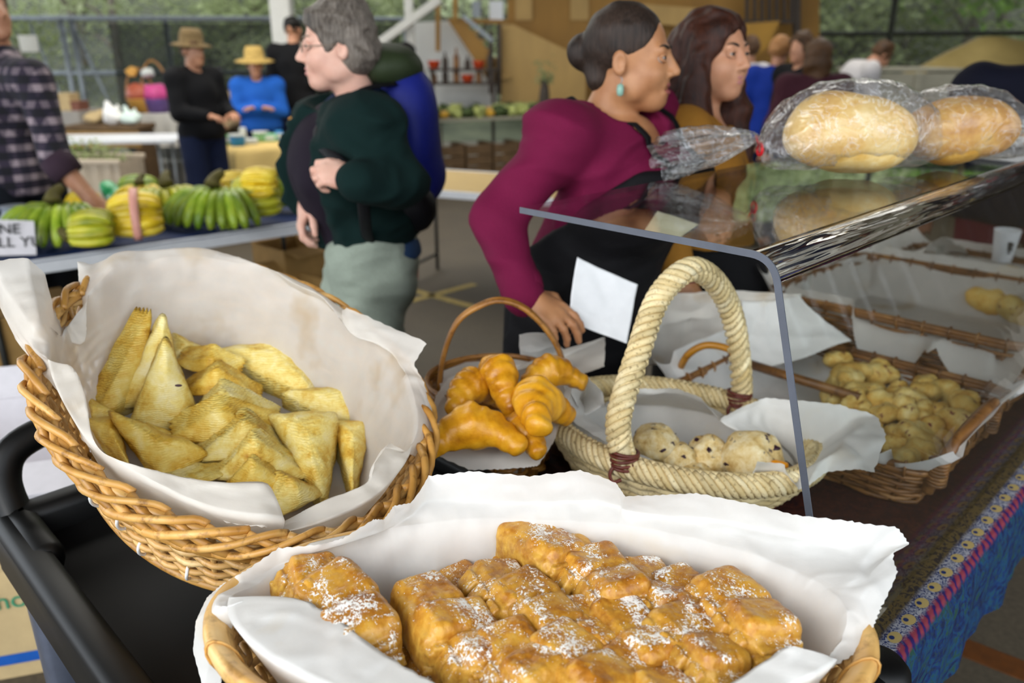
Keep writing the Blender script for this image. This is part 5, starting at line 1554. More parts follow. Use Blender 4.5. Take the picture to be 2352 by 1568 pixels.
# ================================================================ the market behind: banana table, far stalls
def tbl(label, c, yaw, L, W, H, top, legm, edge=None, group=None, cat='table', th=.035):
    t = thing('folding_table', label, cat, (c[0], c[1], 0), yaw, group)
    obj('tabletop', box(L, W, th, (0, 0, H - th / 2), .006), top, t, smooth=False)
    if edge: obj('edge_band', join(box(L + .012, .012, th + .012, (0, -W / 2, H - th / 2), .003), box(.012, W + .012, th + .012, (-L / 2, 0, H - th / 2), .003), box(.012, W + .012, th + .012, (L / 2, 0, H - th / 2), .003), box(L + .012, .012, th + .012, (0, W / 2, H - th / 2), .003)), edge, t, smooth=False)['kind'] = 'stuff'
    for sx in (-1, 1):
        for sy in (-1, 1):
            obj('leg', tube([(sx * (L / 2 - .18), sy * (W / 2 - .08), 0), (sx * (L / 2 - .18), sy * (W / 2 - .08), H - th)], .014, 8), legm, t)
        obj('crossbar', tube([(sx * (L / 2 - .18), -W / 2 + .08, .12), (sx * (L / 2 - .18), W / 2 - .08, .12)], .012, 8), legm, t)
    return t
M['tan_top'] = plain('tan_laminate', 'b89c64', .5, var=.06, scale=6)
M['white_edge'] = plain('white_plastic_edge', 'd4d6da', .45, var=.04)
M['blue_tarp'] = plain('blue_tarpaulin', '0c2658', .65, spec=.15, var=.2, scale=12, bump=.2)
M['cardboard'] = plain('brown_cardboard', 'a8844c', .8, var=.1, scale=14)
M['cardboard_pale'] = plain('pale_cardboard', 'bca478', .8, var=.08, scale=14)
M['boxwhite'] = plain('white_printed_carton', 'dcd8dc', .7, var=.04)
M['green_ink'] = plain('green_print', '3a8a64', .7, var=.1)
M['brown_ink'] = plain('brown_print', '7a4c3c', .7, var=.1)
M['black_ink'] = plain('black_marker', '20201e', .7, var=.1)
# empty folding table behind the seller
e0, e1 = PZ(1000, 438, .74), PZ(1190, 452, .74)
d = (e1 - e0).normalized(); a_ = math.atan2(d.y, d.x)
et = tbl('empty tan-topped folding table with a white edge, behind the seller in maroon', (e0 + e1) / 2 + Vector((-d.y, d.x, 0)) * .42, a_, 1.75, .84, .74, M['tan_top'], M['pipe_dark'], M['white_edge'])
# banana table
b0, b1 = PZ(80, 600, .75), PZ(720, 507, .75)
bd_ = (b1 - b0).normalized(); bn = Vector((-bd_.y, bd_.x, 0)); by = math.atan2(bd_.y, bd_.x)
bc = b0 + bd_ * .62 + bn * .39
bt = tbl('white-edged folding table under the blue tarpaulin piled with bananas', bc, by, 1.95, .78, .75, M['white_edge'], M['pipe_dark'], M['white_edge'], th=.05)
def tarpfn(u, v):
    x = -.985 + 1.97 * u; y = -.40 + .80 * v
    z = .757 + .004 * noise.noise(Vector((x * 6, y * 6, 0))) + .004
    if v < .04: z -= .016; y = -.40
    return Vector((x, y, z))
tarp = obj('blue_tarpaulin', grid(tarpfn, 60, 26), M['blue_tarp'])
tarp.location = (bc.x, bc.y, 0); tarp.rotation_euler = (0, 0, by); tag(tarp, 'blue tarpaulin spread under the bananas', 'tarpaulin')
def onb(px, py, h=.0): return PZ(px, py, .765 + h)
def banana_mesh(seed, curv=.5, L=.185, r=.021):
    n = 12; pts = []; rr = []
    for i in range(n):
        t = i / (n - 1); a = (t - .5) * curv * 2
        pts.append(Vector((L / (2 * curv) * math.sin(a), 0, L / (2 * curv) * (1 - math.cos(a)))))
        rr.append(r * (.35 if i == 0 else .42 if i == n - 1 else min(1, .55 + 1.2 * min(t, 1 - t) * 2.0)))
    V, F = tube(pts, rr, 6, up=(0, 1, 0))
    return V, F
def banana_mat(name, c1, c2, c3):
    t = NT(name); co = t.coord(); f = t.noise(co, 14, 3)
    r = t.ramp(f, [(.3, C(c1)), (.5, C(c2)), (.7, C(c3))])
    oi = t.n('ShaderNodeObjectInfo'); mr = t.n('ShaderNodeMapRange'); mr.inputs[3].default_value = .75; mr.inputs[4].default_value = 1.2
    t.l(oi.outputs['Random'], mr.inputs[0]); hs = t.n('ShaderNodeHueSaturation'); t.l(mr.outputs[0], hs.inputs['Value']); t.l(r, hs.inputs['Color'])
    t.col(hs.outputs[0]).set(Roughness=.4); return t.m
M['ban_green'] = banana_mat('green_banana_skin', '5a7a14', '86a024', 'a8b83c')
M['ban_lime'] = banana_mat('turning_banana_skin', '8a9618', 'b0b024', 'c8c03c')
M['ban_yellow'] = banana_mat('yellow_banana_skin', 'c09c10', 'e0c024', 'e8d04c')
M['ban_stem'] = plain('banana_stem', '5c5420', .7, var=.2)
ban = {k: mesh('banana', banana_mesh(1, .62 if k == 'ban_lime' else .55)) for k in ('ban_green', 'ban_lime', 'ban_yellow')}
def bunch(label, px, py, n, mk, sc=1.0, aim=0.0, lie=False, tape=None, h=.0):
    p = onb(px, py, h)
    t = thing('banana_bunch', label, 'bananas', p, aim, 'banana bunches on the blue tarpaulin'); t.scale = (sc,) * 3
    rb_ = random.Random(px)
    for row in range(2):
        m = n - row * 2
        for i in range(m):
            o = obj('banana', ban[mk], M[mk], t)
            if not lie:                 # hand set down on its fingertips, fingers fanned
                a = (i / (m - 1) - .5) * 1.9
                d = Vector((math.sin(a) * .75, -.55 * math.cos(a) - .1 + .25 * row, -.75)).normalized()
                out = Vector((math.sin(a), -math.cos(a), .3)).normalized()
                c0 = Vector((math.sin(a) * .06 + (i - (m - 1) / 2) * .014, -.02 + .05 * row, .165))
            else:                       # hand lying on its side, fingers stacked in an arc
                b = -.3 + 2.0 * i / (m - 1)
                d = Vector((1, rb_.uniform(-.08, .08), rb_.uniform(-.05, .05))).normalized()
                out = Vector((0, -math.cos(b), math.sin(b)))
                q = .085 - row * .035
                c0 = Vector((-.095, -q * math.cos(b), .07 + q * math.sin(b)))
            out = (out - d * out.dot(d)).normalized(); y_ = (-out).cross(d)
            o.rotation_euler = Matrix((d, y_, -out)).transposed().to_euler()
            o.location = c0 + d * .09
    if lie: st = [(-.09, -.02, .06), (-.125, .0, .075), (-.165, .02, .09)]
    else: st = [(0, -.0, .165), (0, .02, .19), (.02, .05, .215)]
    obj('stem', tube(spline(st, 6), [.034, .03, .026, .022, .018, .014], 8), M['ban_stem'], t)
    if tape: obj('tape_band', tube([(0, -.112 * math.cos(b), .07 + .112 * math.sin(b)) for b in np.linspace(-.5, 1.9, 14)], .016, 6, flat=.15, up=(0, -1, .3)), M['red_tape'], t)
    return t
M['red_tape'] = plain('pink_tape', 'e0a090', .5, var=.05)
bunch('green banana bunch at the front left, fingers pointing down, beside the white sign', 140, 560, 9, 'ban_green', 1.15, 0)
bunch('green and yellow banana bunch second from the left at the front', 225, 570, 7, 'ban_lime', 1.0, .25, True)
bunch('yellow banana bunch under the reaching hand', 210, 510, 7, 'ban_yellow', .95, -.2, True)
bunch('big yellow banana bunch with a pink tape band', 325, 548, 9, 'ban_yellow', 1.25, .35, True, tape=True)
bunch('green banana bunch behind the pink-taped one', 330, 480, 8, 'ban_green', 1.1, .3, True)
bunch('green banana bunch left of the cardboard sign', 395, 508, 8, 'ban_lime', 1.1, .6)
bunch('small yellow banana bunch tucked between green ones', 330, 482, 5, 'ban_yellow', .8, .2, h=.05)
bunch('green banana bunch just right of the cardboard sign, fingers spread', 500, 520, 9, 'ban_green', 1.2, -.3)
bunch('plump yellow-green banana bunch right of centre', 600, 505, 8, 'ban_lime', 1.35, .2, True)
bunch('yellow banana bunch behind the cardboard sign', 545, 462, 7, 'ban_yellow', 1.0, .3, True)
bunch('yellow banana bunch on top at the right', 608, 462, 6, 'ban_yellow', 1.0, -.1, True, h=.10)
bunch('green banana bunch at the right end beside the walker\'s hand', 668, 478, 8, 'ban_green', 1.25, .1, True)
# signs
def text_obj(txt, size, ink):
    cu = bpy.data.curves.new('lettering', 'FONT'); cu.body = txt; cu.size = size; cu.extrude = .0008
    tmp = bpy.data.objects.new('lettering', cu); COL.objects.link(tmp)
    bpy.context.view_layer.update()
    me = bpy.data.meshes.new_from_object(tmp.evaluated_get(bpy.context.evaluated_depsgraph_get()))
    bpy.data.objects.remove(tmp); me.materials.clear(); me.materials.append(ink)
    o = bpy.data.objects.new('lettering', me); COL.objects.link(o); o['kind'] = 'stuff'
    return o
def sign(name, label, c4, mat, lines, ink, size, cat='sign'):
    P = [Vector(p) for p in c4]
    s = thing(name, label, cat, P[0]); base = P[0]
    obj('board', slab([p - base for p in P], .006), mat, s, smooth=False)
    X = (P[1] - P[0]).normalized(); nn = X.cross(P[3] - P[0]).normalized(); Yv = nn.cross(X)
    if nn.y > 0: nn = -nn; 
    R = Matrix((X, Yv, X.cross(Yv))).transposed()
    for (txt, u, v) in lines:
        o = text_obj(txt, size, ink)
        o.parent = s; o.location = (P[0].lerp(P[1], u).lerp(P[3].lerp(P[2], u), v)) - base + nn * .006
        o.rotation_euler = R.to_euler()
    return s
y0 = 3.22
sign('price_sign', 'white card with hand-lettered black words at the left end of the bananas', [PY(-110, 590, y0 - .15), PY(84, 585, y0 - .02), PY(78, 508, y0 + .05), PY(-110, 500, y0 - .08)], M['boxwhite'], [('FINE', .39, .58), ('ALL YU', .39, .22)], M['black_ink'], .062)
sign('cardboard_sign', 'brown cardboard sign standing among the bananas', [PY(446, 492, 4.0), PY(520, 470, 4.12), PY(512, 420, 4.16), PY(428, 432, 4.04)], M['cardboard'], [], M['black_ink'], .03)
# green bag and grey jug on the table
gv, gf = solid([('c', PY(243, 430, 4.2), PY(285, 468, 4.12), .035, .065), ('c', PY(262, 455, 4.2), PY(302, 474, 4.12), .05, .04)], .012, .03)
M['green_bag'] = plain('green_plastic_bag', '2aa060', .35, var=.1, scale=12, bump=.3)
tag(obj('plastic_bag', (npnoise(gv, .02, 12), gf), M['green_bag']), 'green plastic bag beside the reaching hand', 'bag')
jg = thing('grey_jug', 'grey plastic jug with a side handle behind the white sign', 'jug', onb(45, 545))
jh = PY(45, 472, onb(45, 545).y).z - onb(45, 545).z
obj('body', lathe([(0, 0), (.07, 0), (.078, .02), (.078, jh * .55), (.05, jh * .75), (.045, jh * .95), (.055, jh), (.04, jh)], 20), plain('grey_plastic', '8a929c', .4, var=.08), jg)
obj('handle', tube(spline([(-.05, 0, jh * .9), (-.11, 0, jh * .85), (-.11, 0, jh * .5), (-.075, 0, jh * .4)], 12), .012, 8), M['grey_metal'], jg)
# cartons
def carton(label, c, yaw, sx, sy, sz, mat, flaps=False, name='carton', marks=()):
    t = thing(name, label, 'box', c, yaw)
    w = .006
    obj('carton_body', join(box(sx, sy, w, (0, 0, w / 2)), box(sx, w, sz, (0, -sy / 2, sz / 2)), box(sx, w, sz, (0, sy / 2, sz / 2)), box(w, sy, sz, (-sx / 2, 0, sz / 2)), box(w, sy, sz, (sx / 2, 0, sz / 2))), mat, t, smooth=False)
    if flaps:
        obj('flap', slab([(-sx / 2, -sy / 2, sz), (sx / 2, -sy / 2, sz), (sx / 2 - .02, -sy / 2 - .11, sz - .03), (-sx / 2 + .02, -sy / 2 - .11, sz - .03)], .005), mat, t, smooth=False)
        obj('flap', slab([(-sx / 2, sy / 2, sz), (sx / 2, sy / 2, sz), (sx / 2, sy / 2 + .08, sz + .07), (-sx / 2, sy / 2 + .08, sz + .07)], .005), mat, t, smooth=False)
    else:
        obj('lid', box(sx + .01, sy + .01, .02, (0, 0, sz), .003), mat, t, smooth=False)
    for nm, m_, x, z, ww, hh in marks:
        obj(nm, box(ww, .003, hh, (x, -sy / 2 - .005, z)), m_, t, smooth=False)
    return t
c = PZ(600, 590, .0)
def under(u, v, z=0): return bc + bd_ * u + bn * v - Vector((0, 0, bc.z)) + Vector((0, 0, z))
carton('open cardboard carton under the right half of the banana table', under(.55, -.1), by + .1, .48, .36, .36, M['cardboard'], True)
carton('cardboard carton under the middle of the banana table', under(-.05, -.05), by - .05, .5, .4, .38, M['cardboard_pale'], True)
carton('closed carton under the left end of the banana table', under(-.68, -.12), by, .42, .36, .5, M['cardboard'])
carton('brown carton under the far end of the banana table', under(.8, .25), by + .2, .3, .3, .5, M['cardboard'], True)
# stack of printed cartons at the left, behind the cart
q = PZ(60, 1130, .0)
cx = Vector((-1.38, 1.92, 0))
k1 = carton('lower tan carton with green lettering and a blue stripe, behind the cart', cx, .28, .62, .46, .34, M['cardboard_pale'], False, 'banana_carton', [('blue_stripe', M['blue_plastic'], 0, .06, .60, .03), ('hand_hole', M['black_ink'], .10, .13, .016, .06)])
k2 = carton('white printed carton with a green emblem on top of the tan one', cx + Vector((0, 0, .36)), .28, .60, .45, .26, M['boxwhite'], True, 'banana_carton')
obj('green_emblem', join(xf(ico(.035, 2, sc=(1, .06, .9)), Matrix.Translation((.17, -.232, .09))), xf(ico(.025, 2, sc=(1.2, .06, .5)), Matrix.Translation((.20, -.232, .125)))), M['green_ink'], k2)
def letters(parent, txt, loc, size, ink, rot=(PI / 2, 0, 0)):
    o = text_obj(txt, size, ink); o.parent = parent; o.location = loc; o.rotation_euler = rot
letters(k1, 'thodah', (-.04, -.236, .22), .07, M['green_ink'])
letters(k2, 'KORI', (.10, -.232, .19), .035, M['brown_ink'])
# produce stall
M['wood_crate'] = plain('dark_wooden_crate', '6a5236', .8, var=.2, scale=12)
p0, p1 = PZ(985, 275, .8), PZ(1330, 262, .8)
pd = (p1 - p0).normalized(); pyaw = math.atan2(pd.y, pd.x); pn = Vector((-pd.y, pd.x, 0))
pl = (p1 - p0).length
pt = tbl('long produce table at the back, crates beneath it', p0 + pd * pl / 2 + pn * .5, pyaw, pl, 1.0, .8, M['crate_grey'], M['dark_board'])
def onp(u, v, z=.8): return p0 + pd * u + pn * v - Vector((0, 0, p0.z)) + Vector((0, 0, z))
for k in range(6):
    t_ = thing('wooden_crate', '%s dark slatted crate from the left beneath the produce table' % ('first', 'second', 'third', 'fourth', 'fifth', 'sixth')[k], 'crate', onp(.25 + k * .36, .15, 0), pyaw, 'crates under the produce table')
    for j in range(4):
        obj('slat', box(.33, .015, .11, (0, -.2, .06 + j * .125)), M['wood_crate'], t_, smooth=False)
    for x in (-.155, .155): obj('end_board', box(.02, .4, .5, (x, 0, .25)), M['wood_crate'], t_, smooth=False)
    obj('base', box(.33, .4, .02, (0, 0, .01)), M['wood_crate'], t_, smooth=False)
M['lettuce'] = plain('pale_lettuce', 'b8c070', .6, var=.2, scale=20, bump=.4)
M['kale'] = plain('dark_kale', '4a5c2c', .6, var=.3, scale=25, bump=.4)
M['squash'] = plain('yellow_squash', 'd0a030', .45, var=.12)
M['tomato'] = plain('orange_tomato', 'd8502a', .4, var=.1)
rp = random.Random(5)
for i in range(26):
    u = .08 + (i % 13) * pl / 13.5; v = .12 + .38 * (i // 13)
    k = 'lettuce' if (u > pl * .55 and i % 3) else ('kale' if i % 3 == 0 else ('squash' if u < pl * .5 and i % 2 else 'lettuce'))
    nm = {'lettuce': 'lettuce_head', 'kale': 'kale_bunch', 'squash': 'yellow_squash'}[k]
    r_ = .085 if k != 'squash' else .06
    o = obj(nm, jitter(ico(r_, 3, (0, 0, 0), (1.25, 1.1, .8)), r_ * (.5 if k != 'squash' else .15), 2.2 / r_, i, 3), M[k], loc=onp(u, v, .8 + r_ * .7), rot=(0, 0, i))
    lab = {'lettuce': 'pale green lettuce head', 'kale': 'dark green leafy bunch', 'squash': 'yellow squash'}[k]
    tag(o, '%s, %s from left, %s row of the produce table' % (lab, ('first', 'second', 'third', 'fourth', 'fifth', 'sixth', 'seventh', 'eighth', 'ninth', 'tenth', 'eleventh', 'twelfth', 'last')[i % 13], 'back' if i > 12 else 'front'), 'vegetable', nm.replace('_', ' ').replace('squash', 'squashe') + 's on the produce table' if k != 'kale' else 'kale bunches on the produce table')
# shelf of bottles against the white wall
sy = YB - .9
for k, (py_, lab) in enumerate(((160, 'upper'), (192, 'lower'))):
    a, b = PY(985, py_, sy), PY(1140, py_, sy)
    s_ = thing('wall_shelf', lab + ' dark shelf of bottles before the white wall', 'shelf', (a + b) / 2)
    obj('board', box((b - a).length, .25, .03), M['dark_board'], s_, smooth=False)
    for x in (-.45, .45):
        ln = a.z - .015 if k else a.z - PY(985, 192, sy).z - .045
        obj('upright', box(.04, .2, ln, (x * (b - a).length, 0, -ln / 2 - .012)), M['dark_board'], s_, smooth=False)
    for j in range(6):
        p = a.lerp(b, .08 + j * .165) + Vector((0, 0, .0155))
        if (j + k) % 4 == 0:
            o = tag(obj('orange_tub', lathe([(0, 0), (.06, 0), (.085, .09), (.09, .1), (.075, .09), (0, .08)], 16), M['tomato'], loc=p), 'orange tub at place %s from the left on the %s bottle shelf' % (('one', 'two', 'three', 'four', 'five', 'six')[j], lab), 'tub', 'orange tubs on the bottle shelves')
        else:
            h = .16 + .05 * (j % 3)
            tag(obj('bottle', lathe([(0, 0), (.04, 0), (.042, .01), (.042, h * .55), (.015, h * .75), (.014, h), (0, h)], 14), M['dark_board'] if j % 2 else M['wicker_dark'], loc=p), '%s small dark bottle from the left on the %s shelf of bottles' % (('first', 'second', 'third', 'fourth', 'fifth', 'sixth')[j], lab), 'bottle', 'bottles on the %s shelf' % lab)
vp = onp(pl * .83, .3)
v_ = thing('potted_plant', 'dark pot of leafy cut greens at the right end of the produce table', 'plant', vp)
obj('pot', lathe([(0, 0), (.06, 0), (.075, .12), (.06, .28), (.045, .36), (.055, .42), (.04, .4)], 18), M['dark_board'], v_)
me = crown_mesh(9, 160, .16, .22, .40); obj('foliage', ([Vector((p.x, p.y, p.z)) for p in me[0]], me[1]), M['leafB'], v_, smooth=False)['kind'] = 'stuff'

# yellow cloth table
M['yellow_cloth'] = plain('yellow_table_cloth', 'd8ba74', .8, var=.06, scale=8)
yc0 = PZ(540, 347, .74); yl = (PZ(470, 331, .74) - yc0); yr = (PZ(705, 331, .74) - yc0)
yrd = yr.normalized(); yld = Vector((-yrd.y, yrd.x, 0)); yaw_ = math.atan2(yrd.y, yrd.x)
yL, yW = 1.75, .72
ycen = yc0 + yrd * yL / 2 + yld * yW / 2
tbl('folding table beneath the yellow cloth', ycen, yaw_, yL - .02, yW - .02, .73, M['tan_top'], M['pipe_dark'])
def ycloth():
    nx, ny = 44, 26; V = []
    zdrop = .74 - PY(540, 425, 7.2).z
    for j in range(ny):
        for i in range(nx):
            a = -.18 + 1.36 * i / (nx - 1); b = -.45 + 1.9 * j / (ny - 1)
            x = min(max(a, 0), 1) * yL; y = min(max(b, 0), 1) * yW
            da = max(0, -a, a - 1) / .18; db = max(0, -b, b - 1) / .45
            dd = max(da, db); z = .745 - dd * zdrop - (.14 * min(da, db))
            fx = (.03 * math.sin(y * 17) * da + .02 * da) * (-1 if a < 0 else 1); fy = (.03 * math.sin(x * 15) * db + .02 * db) * (-1 if b < 0 else 1)
            if min(da, db) > 0: fx += -.06 * min(da, db) * (1 if a < 0 else -1); fy += -.06 * min(da, db) * (1 if b < 0 else -1)
            V.append(yc0 - Vector((0, 0, yc0.z)) + yrd * (x + fx) + yld * (y + fy) + Vector((0, 0, z)))
    F = [(j * nx + i, j * nx + i + 1, (j + 1) * nx + i + 1, (j + 1) * nx + i) for j in range(ny - 1) for i in range(nx - 1)]
    return V, F
tag(obj('yellow_tablecloth', ycloth(), M['yellow_cloth']), 'plain yellow cloth draped over the table beside the man in black', 'tablecloth')
cols = {k: plain(k + '_package', c_, .5, var=.06) for k, c_ in (('lemon', 'd8d030'), ('red', 'a8543c'), ('green', '4c9448'), ('blue', '2a86cc'), ('pale', 'c8ccc8'), ('mint', '84c49c'), ('amber', 'c89444'))}
def ony(px, py): return PZ(px, py, .748)
for i, (px, py, kind, cl, w, h, lab) in enumerate(((486, 330, 'box', 'lemon', .09, .10, 'lemon-yellow packet at the left corner of the yellow cloth'), (512, 332, 'box', 'red', .07, .10, 'rust-red packet on the yellow cloth'), (528, 332, 'box', 'green', .07, .09, 'green packet left of the blue tub'), (547, 334, 'tub', 'blue', .07, .09, 'bright blue tub on the yellow cloth'),
        (577, 330, 'box', 'pale', .12, .05, 'flat pale packet on the yellow cloth'), (600, 324, 'tub', 'mint', .07, .08, 'mint green tub on the yellow cloth'), (622, 324, 'box', 'mint', .12, .07, 'mint green carton towards the right of the yellow cloth'), (642, 322, 'box', 'blue', .07, .09, 'blue packet at the right of the yellow cloth'), (664, 322, 'box', 'pale', .12, .06, 'pale carton at the far right of the yellow cloth'), (684, 318, 'box', 'amber', .12, .2, 'amber sack-like packet at the right end of the yellow cloth'), (560, 322, 'box', 'pale', .06, .12, 'white bottle-shaped packet behind the blue tub'))):
    p = ony(px, py)
    if kind == 'tub':
        t_ = thing('tub', lab, 'tub', p); obj('tub_body', lathe([(0, 0), (w * .85, 0), (w, h * .9), (w * 1.05, h)], 18), cols[cl], t_); obj('lid', lathe([(0, h + .012), (w * 1.08, h + .01), (w * 1.08, h - .004), (w, h - .004)], 18), cols['pale'], t_)
    else:
        t_ = thing('packet', lab, 'packet', p, rp.uniform(-.4, .4)); obj('packet_body', box(w, w * .6, h, (0, 0, h / 2), .008), cols[cl], t_); obj('label_panel', box(w * .7, .002, h * .5, (0, -w * .3 - .0015, h * .5)), cols['pale'], t_, smooth=False)
# blue chair behind the yellow table
M['blue_chair'] = plain('slate_blue_plastic', '4a6478', .5, var=.08)
bcx = PY(672, 250, 8.9)
ch = thing('plastic_chair', 'slate-blue plastic chair behind the right of the yellow table', 'chair', (bcx.x, bcx.y, 0), .15)
obj('backrest', grid(lambda u, v: Vector((-.24 + .48 * u, .03 * math.cos((u - .5) * 3) + .04 * v, .45 + .5 * v)), 12, 8), M['blue_chair'], ch).modifiers.new('thick', 'SOLIDIFY').thickness = .03
obj('seat', box(.46, .44, .03, (0, -.2, .45), .012), M['blue_chair'], ch)
for sx in (-1, 1):
    for y_ in (0, -.4): obj('leg', tube([(sx * .2, y_, .44), (sx * .23, y_ + (.03 if y_ == 0 else -.02), 0)], .018, 8), M['blue_chair'], ch)
    obj('arm', tube(spline([(sx * .24, .02, .72), (sx * .26, -.2, .70), (sx * .24, -.38, .66), (sx * .22, -.4, .45)], 12), .018, 8), M['blue_chair'], ch)
# far left: tables, gift baskets, bags, planter
M['white_cloth'] = plain('white_table_cloth', 'c8c4bc', .8, var=.05, scale=8)
M['grey_cloth'] = plain('grey_table_cloth', '9a958e', .8, var=.06, scale=8)
def skirted(label, px0, px1, pyt, Yd, depth, mat, ht, drop):
    a, b = PY(px0, pyt, Yd), PY(px1, pyt, Yd); zt_ = a.z
    t_ = thing('cloth_covered_table', label, 'table', ((a.x + b.x) / 2, Yd + depth / 2, 0))
    w = b.x - a.x
    def fn(u, v):
        k = 2 * PI * u; s = 1.0
        cx_ = max(-1, min(1, 1.42 * math.cos(k))); sy_ = max(-1, min(1, 1.42 * math.sin(k)))
        f_ = (1 - v) * .02 * math.sin(u * 70)
        return Vector((cx_ * (w / 2 + f_), sy_ * (depth / 2 + f_), zt_ - drop * (1 - v)))
    obj('cloth_skirt', grid(fn, 120, 6, True), mat, t_)
    obj('tabletop', box(w, depth, .02, (0, 0, zt_ - .011), .005), mat, t_, smooth=False)
    for sx in (-1, 1):
        for sy_ in (-1, 1): obj('leg', tube([(sx * (w / 2 - .05), sy_ * (depth / 2 - .05), 0), (sx * (w / 2 - .05), sy_ * (depth / 2 - .05), zt_ - .03)], .015, 6), M['pipe_dark'], t_)
    return t_, zt_
skirted('grey-skirted tall table with printed cartons at the far left', 60, 180, 256, 8.4, .6, M['grey_cloth'], 0, .7)
zgl = PY(120, 256, 8.4).z
for i, (px, w, cl, lab) in enumerate(((118, .17, 'boxwhite', 'white and blue printed carton on the grey table'), (150, .16, 'cardboard_pale', 'cream carton beside the white and blue one'), (178, .08, 'brown_ink', 'small red-brown box at the end of the grey table'))):
    p = PY(px, 256, 8.55); carton(lab, Vector((p.x, 8.62, zgl)), 0, w, .2, .16 if i < 2 else .08, M[cl], False, 'carton', [('label_panel', cols['blue'], 0, .08, w * .6, .07)] if i == 0 else ())
skirted('white cloth-covered table with gift baskets on it', 318, 402, 262, 8.9, .55, M['white_cloth'], 0, .35)
zw = PY(350, 262, 8.9).z
for k, (px, cl, c2, lab) in enumerate(((330, 'red', 'amber', 'gift basket in red wrapping with a hooped handle'), (366, 'pinkw', 'purplew', 'gift basket in pink and purple wrapping with a tall hooped handle'))):
    if 'pinkw' not in cols: cols['pinkw'] = plain('pink_wrapping', 'c84888', .5, var=.1, scale=14); cols['purplew'] = plain('purple_wrapping', '6a5090', .5, var=.15, scale=14)
    p = PY(px, 262, 9.15); p = Vector((p.x, 9.15, zw))
    g_ = thing('gift_basket', lab, 'basket', p)
    obj('basket_bowl', lathe([(0, 0), (.11, 0), (.15, .14), (.155, .15), (.14, .14), (0, .02)], 20), cols[c2], g_)
    obj('wrapping', jitter(lathe([(.14, .13), (.15, .2), (.12, .28), (.05, .3), (0, .29)], 20), .03, 14, k, 2), cols[cl], g_)
    obj('handle', tube([(math.cos(a) * .16, 0, .12 + math.sin(a) * (.34 + .08 * k)) for a in np.linspace(0, PI, 24)], .012, 8), M['wicker_small'], g_)
    obj('bow', jitter(ico(.06, 2, (-.05, -.03, .42), (1.2, .8, .9)), .03, 20, k), cols['amber' if k == 0 else 'pale'], g_)
# low stall bench with bags
wb0 = PY(190, 300, 8.2)
bn_ = thing('low_bench', 'low brown plank bench carrying the two white bags', 'bench', (PY(255, 300, 8.3).x, 8.3, 0))
zb = PY(255, 285, 8.3).z
obj('plank', box(.75, .4, .05, (0, 0, zb - .025), .006), M['wood_crate'], bn_, smooth=False)
obj('apron', box(.73, .03, .16, (0, -.18, zb - .13), .004), M['cardboard'], bn_, smooth=False)
for sx in (-1, 1): obj('leg', box(.05, .36, zb - .05, (sx * .33, 0, (zb - .05) / 2)), M['wood_crate'], bn_, smooth=False)
for k, (px, h, lab) in enumerate(((263, .2, 'taller white plastic bag on the low bench'), (302, .15, 'pale green-white plastic bag on the low bench'))):
    p = PY(px, 283, 8.25)
    V, F = solid([('e', (0, 0, h * .42), (.10, .08, h * .45), None), ('c', (-.03, 0, h * .7), (-.04, 0, h * 1.1), .035, .02), ('c', (.04, 0, h * .6), (.05, 0, h * .95), .035, .015)], .012, .03)
    tag(obj('plastic_bag', (npnoise(V, .02, 14, k), F), M['white_plastic'] if k == 0 else plain('mint_white_plastic', 'd4e4dc', .4, var=.04), loc=(p.x, 8.25, zb)), lab, 'bag')
gr_ = PY(198, 245, 8.3); 
V, F = solid([('e', (0, 0, .06), (.1, .08, .06), None), ('e', (.06, 0, .1), (.06, .05, .04), None)], .014, .03)
tag(obj('produce_heap', (npnoise(V, .02, 14, 4), F), M['cardboard_pale'], loc=(PY(222, 262, 8.3).x - .03, 8.3, zb)), 'tan paper bundle on the low bench left of the bags', 'bundle')
# white folding table with thin legs
w0 = PZ(200, 322, .72)
tbl('thin-legged white folding table behind the plant trough', Vector((PY(240, 322, 7.3).x, 7.6, 0)), .12, 1.15, .6, PY(240, 322, 7.3).z, M['white_edge'], M['pipe'], None)
# plant trough
tr0 = PY(185, 372, 6.3)
tr_ = thing('plant_trough', 'pale fluted trough planted with greens behind the plaid-shirted man', 'planter', (tr0.x, 6.5, 0), -.05)
tw = PY(275, 372, 6.3).x - PY(95, 372, 6.3).x; th_ = tr0.z
def trf(u, v):
    k = 2 * PI * u; f_ = .008 * math.sin(u * 160)
    return Vector((max(-1, min(1, 1.42 * math.cos(k))) * (tw / 2 * (.94 + .06 * v) + f_), max(-1, min(1, 1.42 * math.sin(k))) * (.19 + f_), v * th_))
obj('trough_body', grid(trf, 200, 5, True), plain('pale_terracotta', 'c0b09a', .8, var=.08), tr_)
obj('trough_rim', join(box(tw + .04, .03, .04, (0, -.2, th_), .006), box(tw + .04, .03, .04, (0, .2, th_), .006)), plain('trough_rim_clay', 'c8b8a2', .8, var=.06), tr_)['kind'] = 'stuff'
obj('soil', box(tw - .02, .36, .02, (0, 0, th_ - .04)), M['dark_board'], tr_, smooth=False)
for k, x in enumerate((-.28, -.12, .05, .2)):
    me = crown_mesh(20 + k, 90, .13, .2 - .03 * k, -.02)
    pl_ = obj('seedling', me, M['leafB'] if k else M['leafC'], tr_, smooth=False, loc=(x * tw / .7, 0, th_)); pl_['kind'] = 'stuff'
# clutter on the ground at the right end of the banana table
p = PZ(690, 385, .5)
